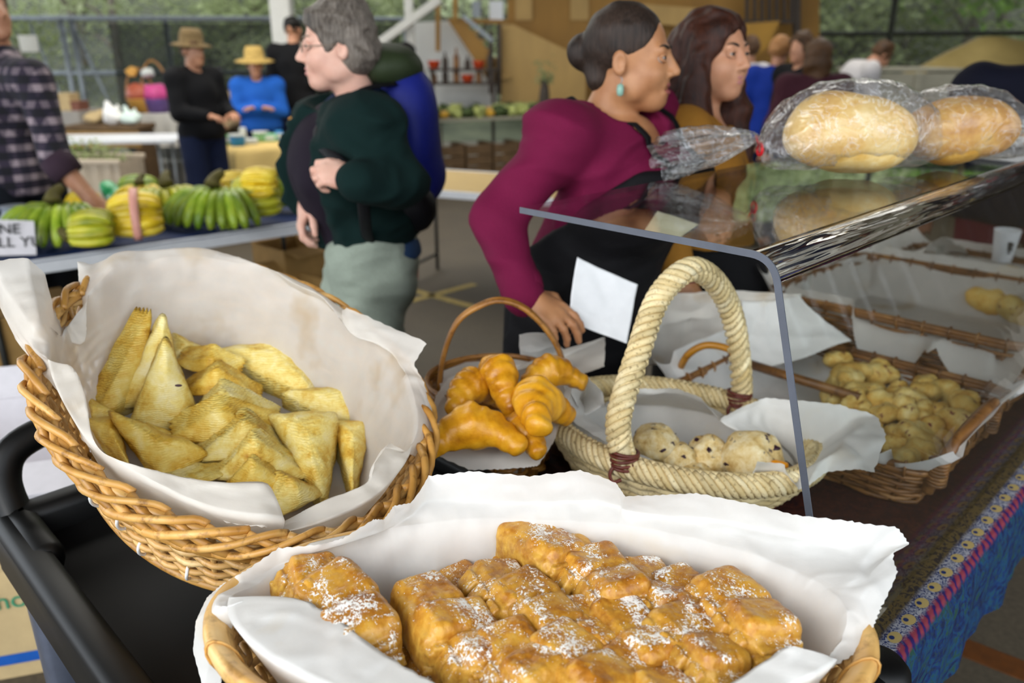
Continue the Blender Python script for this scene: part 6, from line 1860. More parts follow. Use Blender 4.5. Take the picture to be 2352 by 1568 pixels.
# ================================================================ people
def skin_mat(name, c1, c2):
    t = NT(name); co = t.coord(rnd=False); f = t.noise(co, 18, 4); g = t.noise(co, 300, 3)
    t.col(t.ramp(f, [(.3, C(c1)), (.7, C(c2))])).set(Roughness=.48, Specular_IOR_Level=.4)
    t.b.inputs['Subsurface Weight'].default_value = .08; t.b.inputs['Subsurface Radius'].default_value = (.012, .004, .002)
    t.bump(g, .08, .001); return t.m
def cloth_m(name, c, scale=220, rough=.85, var=.12, bump=.25):
    t = NT(name); co = t.coord(rnd=False); f = t.noise(co, scale, 3); g = t.noise(co, 9, 4)
    a = C(c); b = tuple(x * (1 - 2 * var) for x in a[:3]) + (1,)
    t.col(t.mix(.5, t.ramp(f, [(.3, b), (.7, a)]), t.ramp(g, [(.3, b), (.7, a)]))).set(Roughness=rough, Specular_IOR_Level=.2)
    t.bump(t.math('ADD', f, t.math('MULTIPLY', g, 3.0)), bump, .004); return t.m
def hair_mat(name, c1, c2, stretch=(60, 60, 6)):
    t = NT(name); co = t.coord(scale=stretch, rnd=False); f = t.noise(co, 3, 4, .6); g = t.noise(t.coord(rnd=False), 9, 3)
    m_ = t.math('ADD', t.math('MULTIPLY', f, .55), t.math('MULTIPLY', g, .45))
    t.col(t.ramp(m_, [(.36, C(c1)), (.64, C(c2))])).set(Roughness=.55, Specular_IOR_Level=.28); t.bump(f, .6, .004); return t.m
M['eye'] = plain('eye_white', 'b4a69c', .3, var=.03)
M['iris'] = plain('dark_iris', '2a1c14', .2, var=.1)
M['lips'] = plain('lips', '9a5450', .45, var=.08)
M['lips_pale'] = plain('pale_lips', 'c0807a', .45, var=.08)
M['brow'] = plain('dark_eyebrow', '2c221c', .7, var=.15)
M['brow_grey'] = plain('grey_eyebrow', '8a7868', .7, var=.15)
M['shoe'] = plain('dark_shoe', '241f1c', .5, var=.2)

class Person:
    """joints in the person's own axes: x to the person's right, y the way they face, z up, feet at 0"""
    def __init__(s, name, label, loc, yaw, h=1.66, cat='person', wide=1.0, group=None):
        s.root = thing(name, label, cat, loc, yaw, group)
        s.M = Matrix.Translation(Vector(loc)) @ Matrix.Rotation(yaw, 4, 'Z'); s.I = s.M.inverted()
        k = h / 1.66; s.k = k; w = wide; s.w = w
        J = dict(pelvis=(0, 0, .92), waist=(0, .0, 1.06), chest=(0, .0, 1.24), neck=(0, -.01, 1.40), head=(0, .02, 1.545),
                 shl=(-.165 * w, -.01, 1.345), shr=(.165 * w, -.01, 1.345), ell=(-.23 * w, -.02, 1.07), elr=(.23 * w, -.02, 1.07), wrl=(-.24 * w, .06, .84), wrr=(.24 * w, .06, .84),
                 hil=(-.09 * w, 0, .88), hir=(.09 * w, 0, .88), knl=(-.10, .01, .48), knr=(.10, .01, .48), anl=(-.10, -.03, .08), anr=(.10, -.03, .08))
        s.J = {a: Vector(b) * k for a, b in J.items()}
        s.head_rot = Matrix.Identity(3); s.hand = {'l': None, 'r': None}
    def w2l(s, p): return s.I @ Vector(p)
    def set(s, **kw):
        for a, b in kw.items(): s.J[a] = Vector(b)
        return s
    def setw(s, **kw):
        for a, b in kw.items(): s.J[a] = s.w2l(b)
        return s
    def head_prims(s, sc=1.0, detail=True, mouth=0.0):
        H = s.J['head']; R = s.head_rot; q = s.k * sc
        def P(x, y, z): return tuple(H + R @ (Vector((x, y, z)) * q))
        Rn = np.array(R)
        def E(c, r, kk=None, op='e'):
            return (op, P(*c), tuple(a * q for a in r), Rn) + ((kk,) if kk else ())
        pr = [E((0, -.015, .032), (.073, .092, .083)), E((0, .022, -.030), (.060, .066, .078)), E((0, .055, -.091), (.029, .026, .022), .03)]
        if detail:
            for x in (-1, 1):
                pr += [E((x * .034, .050, -.032), (.026, .028, .026), .02), E((x * .048, .005, -.062), (.018, .034, .026), .02),
                       E((x * .031, .088, .004), (.018, .012, .011), .010, 's'),
                       E((x * .076, -.012, -.006), (.010, .0165, .028), .008), E((x * .084, -.008, -.004), (.007, .009, .017), .005, 's')]
            pr += [('c', P(-.036, .070, .020), P(.036, .070, .020), .013 * q, .013 * q, .012), ('c', P(0, .082, .010), P(0, .102, -.026), .0080 * q, .0112 * q, .010),
                   E((-.012, .090, -.032), (.009, .011, .008), .006), E((.012, .090, -.032), (.009, .011, .008), .006),
                   ('c', P(-.019, .078, -.054), P(.019, .078, -.054), .0085 * q, .0085 * q, .006), ('c', P(-.015, .077, -.069 - mouth), P(.015, .077, -.069 - mouth), .009 * q, .009 * q, .006)]
            if mouth: pr.append(E((0, .086, -.0615 - mouth / 2), (.019, .014, .003 + mouth / 2), .004, 's'))
        else:
            pr += [('c', P(0, .080, .005), P(0, .098, -.028), .010 * q, .012 * q, .010)]
            for x in (-1, 1): pr.append(E((x * .076, -.012, -.006), (.010, .018, .03), .008))
        pr.append(('c', P(0, -.022, -.05), tuple(s.J['neck'] - Vector((0, .005, .02))), .052 * q, .058 * q, .02))
        s.P, s.q = P, q
        return pr
    def arm(s, sd, r=1.0, off=0.0):
        k = s.k; a, b, c = s.J['sh' + sd], s.J['el' + sd], s.J['wr' + sd]
        return [('c', tuple(a), tuple(b), (.053 * r) * k + off, (.040 * r) * k + off), ('c', tuple(b), tuple(c), (.041 * r) * k + off, (.028 * r) * k + off)]
    def torso(s, off=0.0, fat=1.0, bust=0.0):
        k, w = s.k, s.w; J = s.J
        def tri(p, rx, ry, rz): return ('e', tuple(p), ((rx * w * fat) * k + off, (ry * fat) * k + off, rz * k + off), None)
        pr = [tri(J['chest'], .155, .105, .155), tri(J['waist'], .14, .10, .13), tri(J['pelvis'], .165, .115, .13),
              ('c', tuple(J['shl'] + Vector((-.02, 0, -.01))), tuple(J['shr'] + Vector((.02, 0, -.01))), .056 * k + off, .056 * k + off),
              ('c', tuple(J['chest']), tuple(J['waist']), .115 * k * fat + off, .11 * k * fat + off), ('c', tuple(J['waist']), tuple(J['pelvis']), .115 * k * fat + off, .125 * k * fat + off),
              ('c', tuple(J['chest'] + Vector((0, 0, .05 * k))), tuple(J['neck'] - Vector((0, 0, .03))), .09 * k + off, .055 * k + off)]
        for sd in 'lr':
            pr.append(('c', tuple(J['neck'] + Vector((0, -.015, -.055))), tuple(J['sh' + sd] + Vector((0, 0, .0))), .05 * k + off, .050 * k + off, .05))
            pr.append(('c', tuple(J['sh' + sd]), tuple(J['chest'] - Vector((0, 0, .06))), .05 * k + off, .08 * k + off, .04))
        if bust:
            d = Vector((0, 1, 0))
            for x in (-1, 1): pr.append(('e', tuple(J['chest'] + Vector((x * .075 * w, .085, -.03)) * k), ((.07) * k * bust + off, .06 * k * bust + off, .07 * k * bust + off), None))
        return pr
    def legs(s, r=1.0, off=0.0, flare=0.0):
        k = s.k; pr = []
        for sd in 'lr':
            a, b, c = s.J['hi' + sd], s.J['kn' + sd], s.J['an' + sd]
            pr += [('c', tuple(a), tuple(b), .082 * k * r + off, .056 * k * r + off + flare), ('c', tuple(b), tuple(c), .055 * k * r + off + flare, .040 * k * r + off + flare)]
        return pr
    def foot_prims(s):
        pr = []
        for sd in 'lr':
            a = s.J['an' + sd]; pr += [('c', (a.x, a.y - .02, .045), (a.x * 1.1, a.y + .15, .035), .04, .035)]
        return pr
    def hand_prims(s, sd, fdir, palm, curl=.5, spread=.12, thumb=1.0, L=.185, pinch=0.0):
        """five separate fingers from a palm; fdir where the fingers point, palm the way the palm faces (own axes)"""
        k = s.k * L / .185; w = s.J['wr' + sd]; f = Vector(fdir).normalized(); n = Vector(palm); n = (n - f * n.dot(f)).normalized()
        side = f.cross(n) * (-1 if sd == 'l' else 1)   # towards the thumb
        pr = []
        def at(a, b, c): return w + (f * a + side * b + n * c) * k
        R = np.array(Matrix((side, f, n)).transposed())
        pr.append(('e', tuple(at(.052, 0, .004)), (.040 * k, .050 * k, .017 * k), R, .012))
        pr.append(('c', tuple(w), tuple(at(.03, 0, .002)), .026 * k, .026 * k, .02))
        for i, (b, ln, r) in enumerate(((.030, .072, .0092), (.010, .080, .0096), (-.011, .074, .0092), (-.030, .058, .0082))):
            p = at(.085 - .006 * abs(i - 1), b, .002); a = curl * (.5 + .08 * i); ang = 0.0; d = f
            sp = spread * (1.2 - i * .8)
            segs = (.45, .32, .23)
            pr.append(('c', tuple(at(.055, b * .8, .002)), tuple(p), .010 * k, r * 1.05 * k, .006))
            for j, q in enumerate(segs):
                ang += a * (1.0, 1.35, .9)[j]
                d = (f * math.cos(ang) + n * math.sin(ang) + side * sp * math.cos(ang)).normalized()
                e = p + d * ln * q * k
                pr.append(('c', tuple(p), tuple(e), r * (1 - .07 * j) * k, r * (.94 - .08 * j) * k, .004))
                p = e
        p = at(.022, .028, .006)
        d1 = (f * .62 + side * .75 * thumb + n * .35).normalized(); e1 = p + d1 * .038 * k
        d2 = (f * .85 + side * (.25 * thumb) + n * (.45 + pinch)).normalized(); e2 = e1 + d2 * .032 * k
        d3 = (f * .9 + side * (.0) + n * (.5 + pinch)).normalized(); e3 = e2 + d3 * .025 * k
        pr += [('c', tuple(at(.012, .012, .004)), tuple(e1), .017 * k, .0125 * k, .008), ('c', tuple(e1), tuple(e2), .0115 * k, .0105 * k, .004), ('c', tuple(e2), tuple(e3), .0102 * k, .0085 * k, .004)]
        return pr
    def build(s, name, prims, res, mat, k=.025, cuts=(), wr=0.0, wsc=14, seed=0, folds=None):
        V, F = solid(prims, res, k, cuts=cuts)
        if wr and len(V) < 80000: V = npnoise(V, wr, wsc, seed)
        if wr and res < .0105:
            sd_ = Vector((seed * 2.1, 1.7, seed))
            nn = np.zeros(len(V))
            for i, v in enumerate(V):
                q = Vector((v[0] * 4, v[1] * 4, v[2] * 9)) + sd_ + noise.noise_vector(Vector(v) * 4) * .6
                nn[i] = (1 - abs(noise.noise(q)) * 2.6) * .6 + (1 - abs(noise.noise(q * 2.1)) * 2.4) * .3
            cen = V.mean(0); rad = V - cen; rad[:, 2] *= .2; rn = rad / np.maximum(np.linalg.norm(rad, axis=1)[:, None], 1e-6)
            V = V + rn * (np.clip(nn, -.5, 1) * wr * 2.2)[:, None]
        if folds:
            for (amp, freq, d) in folds:
                dd = np.array(Vector(d).normalized()); ph = V @ dd
                nz = np.array([noise.noise(Vector(v) * 5.0 + Vector((seed, 0, 0))) for v in V]) if len(V) < 90000 else 0
                cen = V.mean(0); rad = V - cen; rad[:, 2] = 0; rn = rad / np.maximum(np.linalg.norm(rad, axis=1)[:, None], 1e-6)
                V = V + rn * (amp * np.sin(ph * freq + nz * 7))[:, None]
        return obj(name, (V, F), mat, s.root)
    def face(s, iris='iris', lips='lips', brow='brow', mouth=0.0, look=(0, 0)):
        P, q, R = s.P, s.q, s.head_rot
        for x in (-1, 1):
            c = Vector(P(x * .031, .0712, .004))
            e = obj('eye', xf(ico(.0125 * q, 3), Matrix.Translation(c)), M['eye'], s.root)
            d = R @ Vector((look[0], 1, look[1])).normalized()
            obj('iris', xf(ico(.0074 * q, 2, sc=(1, .5, 1)), Matrix.Translation(c + d * .0098 * q) @ R.to_4x4()), M[iris], e)
            for up in (1, -1):
                lid = [Vector(P(x * .031 + .0165 * math.cos(a), .0705 + .0118 * math.sin(a), .004 + up * (.0074 if up > 0 else .0088) * math.sin(a) + (.001 if up < 0 else 0))) for a in np.linspace(.1, PI - .1, 9)]
                obj('eyelid', tube(lid, [.002 * q] + [.0036 * q] * 7 + [.0022 * q], 6), s.skin, s.root)
            br = [Vector(P(x * (.014 + .034 * v), 0.0855 - .010 * v * v - .004 * v, .0235 + .006 * math.sin(v * 2.4))) for v in np.linspace(0, 1, 8)]
            obj('eyebrow', tube(br, [.0022 * q, .0034 * q, .0036 * q, .0034 * q, .003 * q, .0026 * q, .002 * q, .001 * q], 6), M[brow], s.root)
        up = [Vector(P(.021 * v, .0862 - .009 * v * v, -.0555 + .0025 * (abs(v) ** .5) - .003 * v * v)) for v in np.linspace(-1, 1, 11)]
        lo = [Vector(P(.019 * v, .0855 - .009 * v * v, -.0675 - mouth + .004 * v * v)) for v in np.linspace(-1, 1, 11)]
        tp = [(.0016 + .0034 * (1 - abs(v) ** 2)) * q for v in np.linspace(-1, 1, 11)]
        obj('upper_lip', tube(up, tp, 6), M[lips], s.root); obj('lower_lip', tube(lo, [a * 1.25 for a in tp], 6), M[lips], s.root)

def Rh(yaw=0, pitch=0, roll=0):
    return (Matrix.Rotation(yaw, 3, 'Z') @ Matrix.Rotation(-pitch, 3, 'X') @ Matrix.Rotation(roll, 3, 'Y'))
SK = {'tan': skin_mat('warm_brown_skin', 'a06c48', 'b8845c'), 'mid': skin_mat('light_brown_skin', 'b88060', 'cc9878'), 'pale': skin_mat('fair_pink_skin', 'd09c88', 'e0b4a0'), 'dim': skin_mat('tanned_skin', 'a87458', 'bc8a6c')}
HR = {'dark': hair_mat('dark_brown_hair', '16100c', '3a2c24'), 'auburn': hair_mat('long_auburn_hair', '1c0c08', '4a2414'), 'grey': hair_mat('short_grey_hair', '372f28', '867c72'), 'black': hair_mat('black_hair', '0a0908', '1c1a18'), 'brown': hair_mat('brown_hair', '30200f', '5a3c22'), 'ginger': hair_mat('sandy_hair', '8a5c34', 'b08050')}

# ---- seller in maroon, facing right, leaning over the table
p = Person('person', 'woman in a maroon jumper and black apron leaning to the right behind the baskets', (.17, 1.98, 0), -PI / 2 - .55, 1.64, wide=1.1)
S = p.w2l
hw = PY(1452, 138, 1.93)
p.setw(head=hw, neck=hw + Vector((-.075, .02, -.16)), shr=PY(1288, 318, 1.80), shl=PY(1478, 262, 2.14), elr=PY(1150, 500, 1.73), wrr=PY(1205, 678, 1.60), ell=PY(1500, 520, 2.16), wrl=PY(1560, 640, 2.05))
p.J['chest'] = (p.J['shl'] + p.J['shr']) / 2 + Vector((0, .05, -.12)); p.J['waist'] = Vector((0, .02, 1.04)); p.J['pelvis'] = Vector((0, -.04, .88))
p.head_rot = Rh(.19, -.02)
p.skin = SK['tan']
hp_ = p.head_prims(1.0, True, .004) + p.torso() + p.arm('r') + p.arm('l') + p.legs() + p.foot_prims()
fd = p.I.to_3x3() @ (PY(1330, 752, 1.545) - PY(1205, 678, 1.60)); pm = p.I.to_3x3() @ Vector((-.1, .45, -.9))
hp_ += p.hand_prims('r', fd, pm, .62, .08, 1.0, .185, .3)
hp_ += p.hand_prims('l', p.I.to_3x3() @ Vector((.4, -.5, -.6)), p.I.to_3x3() @ Vector((.2, .2, -1)), .5)
p.build('body', hp_, .0052, p.skin, .02)
p.face(mouth=.004)
b_ = p.P
sleeves = p.torso(.016, 1.10, 1.15) + p.arm('r', 1.02, .013) + p.arm('l', 1.02, .013)
nk = p.J['neck'] + Vector((0, .04, .035))
jum = p.build('jumper', sleeves + [('s', tuple(nk), (.078, .09, .055), None, .01), ('s', tuple(nk + Vector((0, .07, -.04))), (.06, .06, .07), None, .01)], .0085, cloth_m('maroon_knit', '6c0f38', 260), .025, [((0, 0, .99), (0, 0, -1))], .008, 7, 1, )
for sd in 'r':
    w = p.J['wrr']; d = (p.J['wrr'] - p.J['elr']).normalized()
    obj('cuff', tube([w - d * .045, w - d * .03, w - d * .008], [.044, .046, .044], 16), bpy.data.materials['maroon_knit'], p.root)
# apron: bib, straps, skirt
ap = cloth_m('black_apron_cloth', '0e0d10', 200, .8)
sk = p.torso(.044, 1.12, 1.15) + [('c', (0, .0, .9), (0, .02, .35), .17, .19)]
p.build('apron', sk, .010, ap, .03, [((0, p.J['chest'].y, 1.245), (0, -.75, 1)), ((0, 0, p.J['chest'].z + .04), (0, 0, 1)), ((0, -.08, 0), (0, -1, .0))], .006, 8, 4)
p.build('skirt', [('c', (0, -.03, .92), (0, -.02, .25), .165, .19)] + p.legs(1.0, .02), .014, ap, .04, (), .008, 7, 5)
from mathutils.bvhtree import BVHTree
bv = BVHTree.FromPolygons([v.co.copy() for v in jum.data.vertices], [tuple(f.vertices) for f in jum.data.polygons])
ch_ = p.J['chest']; nk_ = p.J['neck']
for sx in (-1, 1):
    pts = []
    for q in np.linspace(0, 1, 14):            # up the chest from the bib
        x = ch_.x + sx * (.085 + .012 * q); z = ch_.z - .02 + q * .125
        h = bv.ray_cast(Vector((x, 1.2, z)), Vector((0, -1, 0)))[0]
        if h: pts.append(h + Vector((0, .006, .002)))
    y0_ = pts[-1].y
    for q in np.linspace(.1, 1, 10):           # over the shoulder to the nape
        x = ch_.x + sx * (.097 - .008 * q); y = y0_ + (nk_.y - .05 - y0_) * q
        h = bv.ray_cast(Vector((x, y, 2.0)), Vector((0, 0, -1)))[0]
        if h and h.z > ch_.z: pts.append(h + Vector((0, .002, .007)))
    obj('apron_strap', tube(spline(pts, 40), .014, 8, flat=.3, up=(0, .75, .65)), ap, p.root)
q_ = p.q
hd = [('e', b_(0, -.022, .040), (.0785, .093, .084), np.array(p.head_rot)), ('e', b_(0, -.116, .020), (.038, .036, .042), np.array(p.head_rot), .008), ('e', b_(0, -.07, -.035), (.05, .036, .04), np.array(p.head_rot), .02),
      ('s', b_(0, .085, -.02), (.075, .06, .10), np.array(p.head_rot), .012), ('s', b_(.09, .02, -.035), (.05, .05, .05), np.array(p.head_rot), .01), ('s', b_(-.09, .02, -.035), (.05, .05, .05), np.array(p.head_rot), .01)]
p.build('hair', hd, .005, HR['dark'], .012, (), .0025, 30)
ea = Vector(b_(.084, -.006, -.040))
er = obj('earring', lathe([(0, -.014), (.007, -.011), (.0085, 0), (.007, .011), (0, .014)], 12), plain('turquoise_bead', '8ab0a0', .35, var=.12), p.root, loc=ea - Vector((0, 0, .022)))
obj('hook', tube(spline([(0, 0, .012), (0, .004, .022), (0, 0, .027)], 6), .0012, 5), M['steel'], er)

# ---- young woman with long hair beside her
p = Person('person', 'young woman with long auburn hair and an ochre top beside the seller in maroon', (.60, 2.30, 0), -PI / 2 - .42, 1.62)
hw = PY(1640, 130, 2.28)
p.setw(head=hw); p.J['neck'] = p.J['head'] + Vector((0, -.03, -.15))
d_ = p.J['head'] - Vector((0, .02, 1.545)) * p.k
for a in ('chest', 'shl', 'shr', 'ell', 'elr', 'wrl', 'wrr', 'waist'): p.J[a] = p.J[a] + Vector((d_.x, d_.y, d_.z)) * (1 if a != 'waist' else .5)
p.J['wrl'] = p.J['ell'] + Vector((.03, .08, -.23)); p.J['wrr'] = p.J['elr'] + Vector((-.03, .08, -.23))
p.head_rot = Rh(-.42, -.04); p.skin = SK['mid']
hp_ = p.head_prims(1.02) + [('e', p.P(.034, .040, -.040), (.030, .03, .032), None, .02), ('e', p.P(-.034, .040, -.040), (.030, .03, .032), None, .02)] + p.torso() + p.arm('r') + p.arm('l') + p.legs() + p.foot_prims()
hp_ += p.hand_prims('r', (-.1, .3, -1), (-1, 0, 0), .5) + p.hand_prims('l', (.1, .3, -1), (1, 0, 0), .5)
p.build('body', hp_, .0056, p.skin, .02); p.face(lips='lips_pale')
p.build('top', p.torso(.014, 1.04, 1.0) + p.arm('r', 1.1, .012) + p.arm('l', 1.1, .012) + [('s', tuple(p.J['neck'] + Vector((0, .05, .02))), (.075, .09, .06), None, .01)], .011, cloth_m('ochre_cotton', 'a8742c', 240), .025, [((0, 0, .9), (0, 0, -1))], .006, 8, 2)
p.build('apron', p.torso(.026, 1.06, 1.0) + [('c', (0, 0, .9), (0, .02, .35), .16, .18)], .014, ap, .03, [((0, 0, 1.06), (0, 0, 1))], .006, 8, 6)
b_ = p.P; Rn = np.array(p.head_rot)
hd = [('e', b_(0, -.020, .042), (.084, .100, .088), Rn), ('e', b_(0, -.085, -.06), (.085, .06, .14), Rn, .03)]
for x in (-1, 1):
    hd += [('c', b_(x * .072, .002, .0), b_(x * .092, .0, -.16), .034, .048, .03), ('c', b_(x * .092, .0, -.16), b_(x * .085, .06, -.36), .05, .03, .03), ('c', b_(x * .05, -.09, -.05), b_(x * .08, -.09, -.36), .06, .06, .03)]
hd += [('s', b_(0, .088, -.028), (.062, .055, .095), Rn, .012), ('s', b_(0, .075, -.16), (.05, .07, .10), Rn, .02)]
p.build('hair', hd, .0065, HR['auburn'], .015, (), .006, 24, folds=[(.003, 190, (1, .25, .0))])

# ---- grey-haired walker with a backpack, facing left
p = Person('person', 'grey-haired woman in a dark green fleece walking left with a blue backpack', (-.44, 2.40, 0), PI / 2 + .42, 1.70)
hw = PY(772, 108, 2.36)
p.setw(head=hw, neck=hw + Vector((.05, .03, -.16)), shl=PY(842, 292, 2.20), shr=PY(745, 292, 2.56), ell=PY(918, 425, 2.16), wrl=PY(822, 412, 2.06), elr=PY(712, 400, 2.58), wrr=PY(712, 455, 2.36))
p.J['chest'] = (p.J['shl'] + p.J['shr']) / 2 + Vector((0, .03, -.11)); p.J['waist'] = Vector((0, .0, 1.08)); p.J['pelvis'] = Vector((0, -.02, .93))
p.setw(knl=PY(835, 800, 2.35), hil=PY(850, 600, 2.33)); p.J['anl'] = Vector((-.10, -.22, .09)); p.J['knr'] = Vector((.09, .10, .50)); p.J['anr'] = Vector((.09, .14, .08))
p.head_rot = Rh(-.15, .02); p.skin = SK['pale']
hp_ = p.head_prims(.98) + p.torso() + p.arm('l') + p.arm('r') + p.legs() + p.foot_prims()
fl_ = p.I.to_3x3() @ Vector((-.85, -.1, .25)); hp_ += p.hand_prims('l', fl_, p.I.to_3x3() @ Vector((.0, .6, -.6)), 1.25, .02, .6)
fl_ = p.I.to_3x3() @ Vector((-.3, -.3, -.75)); hp_ += p.hand_prims('r', fl_, p.I.to_3x3() @ Vector((.6, .2, .0)), .9, .03, .8)
p.build('body', hp_, .0055, p.skin, .02); p.face(lips='lips_pale', brow='brow_grey')
b_ = p.P; Rn = np.array(p.head_rot)
green = cloth_m('dark_green_fleece', '0a2220', 200, .95)
jk = p.torso(.030, 1.02, 0) + p.arm('l', 1.12, .020) + p.arm('r', 1.12, .020)
p.build('fleece_jacket', jk + [('s', tuple(p.J['neck'] + Vector((0, .06, .03))), (.075, .10, .06), None, .01), ('s', tuple(p.J['chest'] + Vector((-.055, .19, -.05))), (.105, .155, .55), None, .015)], .0095, green, .03, [((0, 0, 1.03), (0, -.1, -1))], .012, 7, 3)
p.build('inner_shirt', p.torso(.018, 1.0, .25), .012, cloth_m('dark_plum_shirt', '1e1622', 200), .03, [((0, 0, 1.0), (0, 0, -1))], .004, 9, 2)
co_ = p.J['neck']
obj('blue_collar', tube([co_ + Vector((.078 * math.cos(a), .022 + .088 * math.sin(a), .028 - .06 * max(0, math.sin(a)))) for a in np.linspace(0, 2 * PI, 24)[:-1]], .025, 8, closed=True), cloth_m('navy_collar', '1a2c50', 200), p.root)
obj('fleece_collar', tube([co_ + Vector((.10 * math.cos(a), -.005 + .10 * math.sin(a), .0 - .09 * max(0, math.sin(a)))) for a in np.linspace(-PI - .9, .9, 24)], .026, 8), green, p.root)
tr = cloth_m('pale_sage_trousers', '98a294', 160, .9)
p.build('trousers', p.legs(1.12, .026, .016) + [('e', tuple(p.J['pelvis'] + Vector((0, 0, .02))), (.165, .125, .15), None)], .010, tr, .04, [((0, 0, 1.06), (0, 0, 1)), ((0, 0, .10), (0, 0, -1))], .010, 8, 8)
p.build('shirt_hem', [('e', tuple(p.J['pelvis'] + Vector((0, .0, .06))), (.178, .138, .12), None)], .012, cloth_m('blue_shirt_hem', '2a4468', 160), .03, [((0, 0, 1.05), (0, 0, 1)), ((0, 0, .985), (0, 0, -1))])
hd = [('e', b_(0, -.022, .040), (.086, .100, .090), Rn), ('e', b_(0, -.055, -.015), (.078, .06, .062), Rn, .02), ('s', b_(0, .092, -.02), (.090, .062, .085), Rn, .015), ('s', b_(.095, .012, -.035), (.045, .04, .05), Rn, .01), ('s', b_(-.095, .012, -.035), (.045, .04, .05), Rn, .01)]
p.build('hair', hd, .006, HR['grey'], .012, (), .009, 34)
# spectacles
for x in (-1, 1):
    g_ = [Vector(b_(x * .031 + .019 * math.cos(a), .094, .002 + .014 * math.sin(a))) for a in np.linspace(0, 2 * PI, 18)[:-1]]
    obj('spectacle_rim', tube(g_, .0014, 5, closed=True), M['brow_grey'], p.root); obj('spectacle_arm', tube([b_(x * .05, .094, .004), b_(x * .078, -.01, .006)], .0014, 5), M['brow_grey'], p.root)
obj('spectacle_bridge', tube([b_(-.012, .095, .004), b_(0, .099, .006), b_(.012, .095, .004)], .0014, 5), M['brow_grey'], p.root)
# backpack: hangs on her back, a thing of its own
bp = thing('backpack', 'blue and olive backpack on the grey-haired woman\'s back', 'backpack', p.root.location, p.root.rotation_euler.z)
navy = cloth_m('blue_nylon', '1a2478', 180, .55, .15, .4)
c_ = p.J['chest'] + Vector((0, -.01, .13))
V, F = solid([('e', tuple(c_ + Vector((0, -.205, -.03))), (.14, .09, .19), None), ('c', tuple(c_ + Vector((0, -.215, -.16))), tuple(c_ + Vector((0, -.19, .06))), .105, .085)], .012, .04)
obj('pack_body', (npnoise(V, .012, 8), F), navy, bp)
V, F = solid([('e', tuple(c_ + Vector((0, -.165, .145))), (.12, .10, .06), None)], .012, .03)
obj('pack_lid', (npnoise(V, .010, 10), F), cloth_m('olive_nylon', '2c3620', 180, .6), bp)
V, F = solid([('c', tuple(c_ + Vector((-.10, -.19, -.25))), tuple(c_ + Vector((.10, -.19, -.25))), .07, .07)], .012, .03)
obj('black_roll', (npnoise(V, .008, 12), F), cloth_m('black_nylon', '0c0c10', 180, .6), bp)
for sd, sx in (('l', -1), ('r', 1)):
    w = p.J['wr' + sd]; s0 = p.J['sh' + sd]
    obj('shoulder_strap', tube(spline([c_ + Vector((sx * .09, -.15, .10)), Vector((c_.x + (s0.x - c_.x) * .62, s0.y, s0.z + .085)), Vector((c_.x + (s0.x - c_.x) * .62, s0.y + .12, s0.z - .02)), w + (Vector((0, 0, -.01))), Vector((sx * .15, .03, 1.05)), c_ + Vector((sx * .1, -.17, -.3))], 30), .018, 8, flat=.35), bpy.data.materials['black_nylon'], bp)

# ---- plaid-shirted man behind the bananas, partly outside the frame
t = NT('dark_plaid_flannel'); co = t.coord(rnd=False); sp = t.n('ShaderNodeSeparateXYZ'); t.l(co, sp.inputs[0])
def stripe(i, per, w):
    f = t.math('FRACT', t.math('DIVIDE', sp.outputs[i], per)); return t.math('LESS_THAN', f, w)
sx_, sz_ = stripe(0, .07, .45), stripe(2, .07, .45); sy_ = stripe(1, .07, .45)
hv = t.math('ADD', t.math('MULTIPLY', t.math('ADD', sx_, sy_), .5), sz_)
r = t.ramp(t.math('MULTIPLY', hv, .5), [(.0, C('14121a')), (.3, C('1c1828')), (.6, C('3a3040')), (.98, C('9a8a90'))])
t.col(r).set(Roughness=.9); M['plaid'] = t.m
hx = PY(-28, 30, 3.95)
p = Person('person', 'man in a dark plaid shirt at the left edge reaching over the bananas', (hx.x - .05, 4.0, 0), -PI / 2 - .5, 1.80, wide=1.1)
p.setw(head=hx, neck=hx + Vector((0, .03, -.17)), shr=PY(75, 185, 3.80), shl=PY(-60, 150, 4.15), elr=PY(132, 372, 3.66), wrr=PY(205, 452, 3.66), ell=PY(-60, 380, 4.15), wrl=PY(-20, 470, 3.9))
p.J['chest'] = (p.J['shl'] + p.J['shr']) / 2 + Vector((0, .02, -.13)); p.head_rot = Rh(0, -.2); p.skin = SK['dim']
hp_ = p.head_prims(1.05, False) + p.torso() + p.arm('r', 1.1) + p.arm('l', 1.1) + p.legs() + p.foot_prims()
hp_ += p.hand_prims('r', p.I.to_3x3() @ (PY(252, 500, 3.62) - PY(205, 452, 3.66)), p.I.to_3x3() @ Vector((0, .2, -1)), .5, .1, .8, .2) + p.hand_prims('l', (.1, .6, -.6), (0, 0, -1), .5)
p.build('body', hp_, .008, p.skin, .02)
cut_p = p.J['elr'] + (p.J['wrr'] - p.J['elr']) * .12
p.build('plaid_shirt', p.torso(.02, 1.08) + [('c', tuple(p.J['shr']), tuple(p.J['elr']), .085, .062), ('c', tuple(p.J['elr']), tuple(cut_p), .06, .056)] + p.arm('l', 1.2, .02), .012, M['plaid'], .03, [((0, 0, .9), (0, 0, -1))], .008, 8, 2)
obj('rolled_cuff', tube([cut_p - (p.J['wrr'] - p.J['elr']).normalized() * .05, cut_p, cut_p + (p.J['wrr'] - p.J['elr']).normalized() * .05], [.072, .076, .070], 16), cloth_m('plum_cuff', '3c2c38', 160), p.root)
p.build('trousers', p.legs(1.1, .02, .01) + [('e', tuple(p.J['pelvis']), (.19, .14, .15), None)], .016, cloth_m('dark_denim', '14181f', 160), .03)
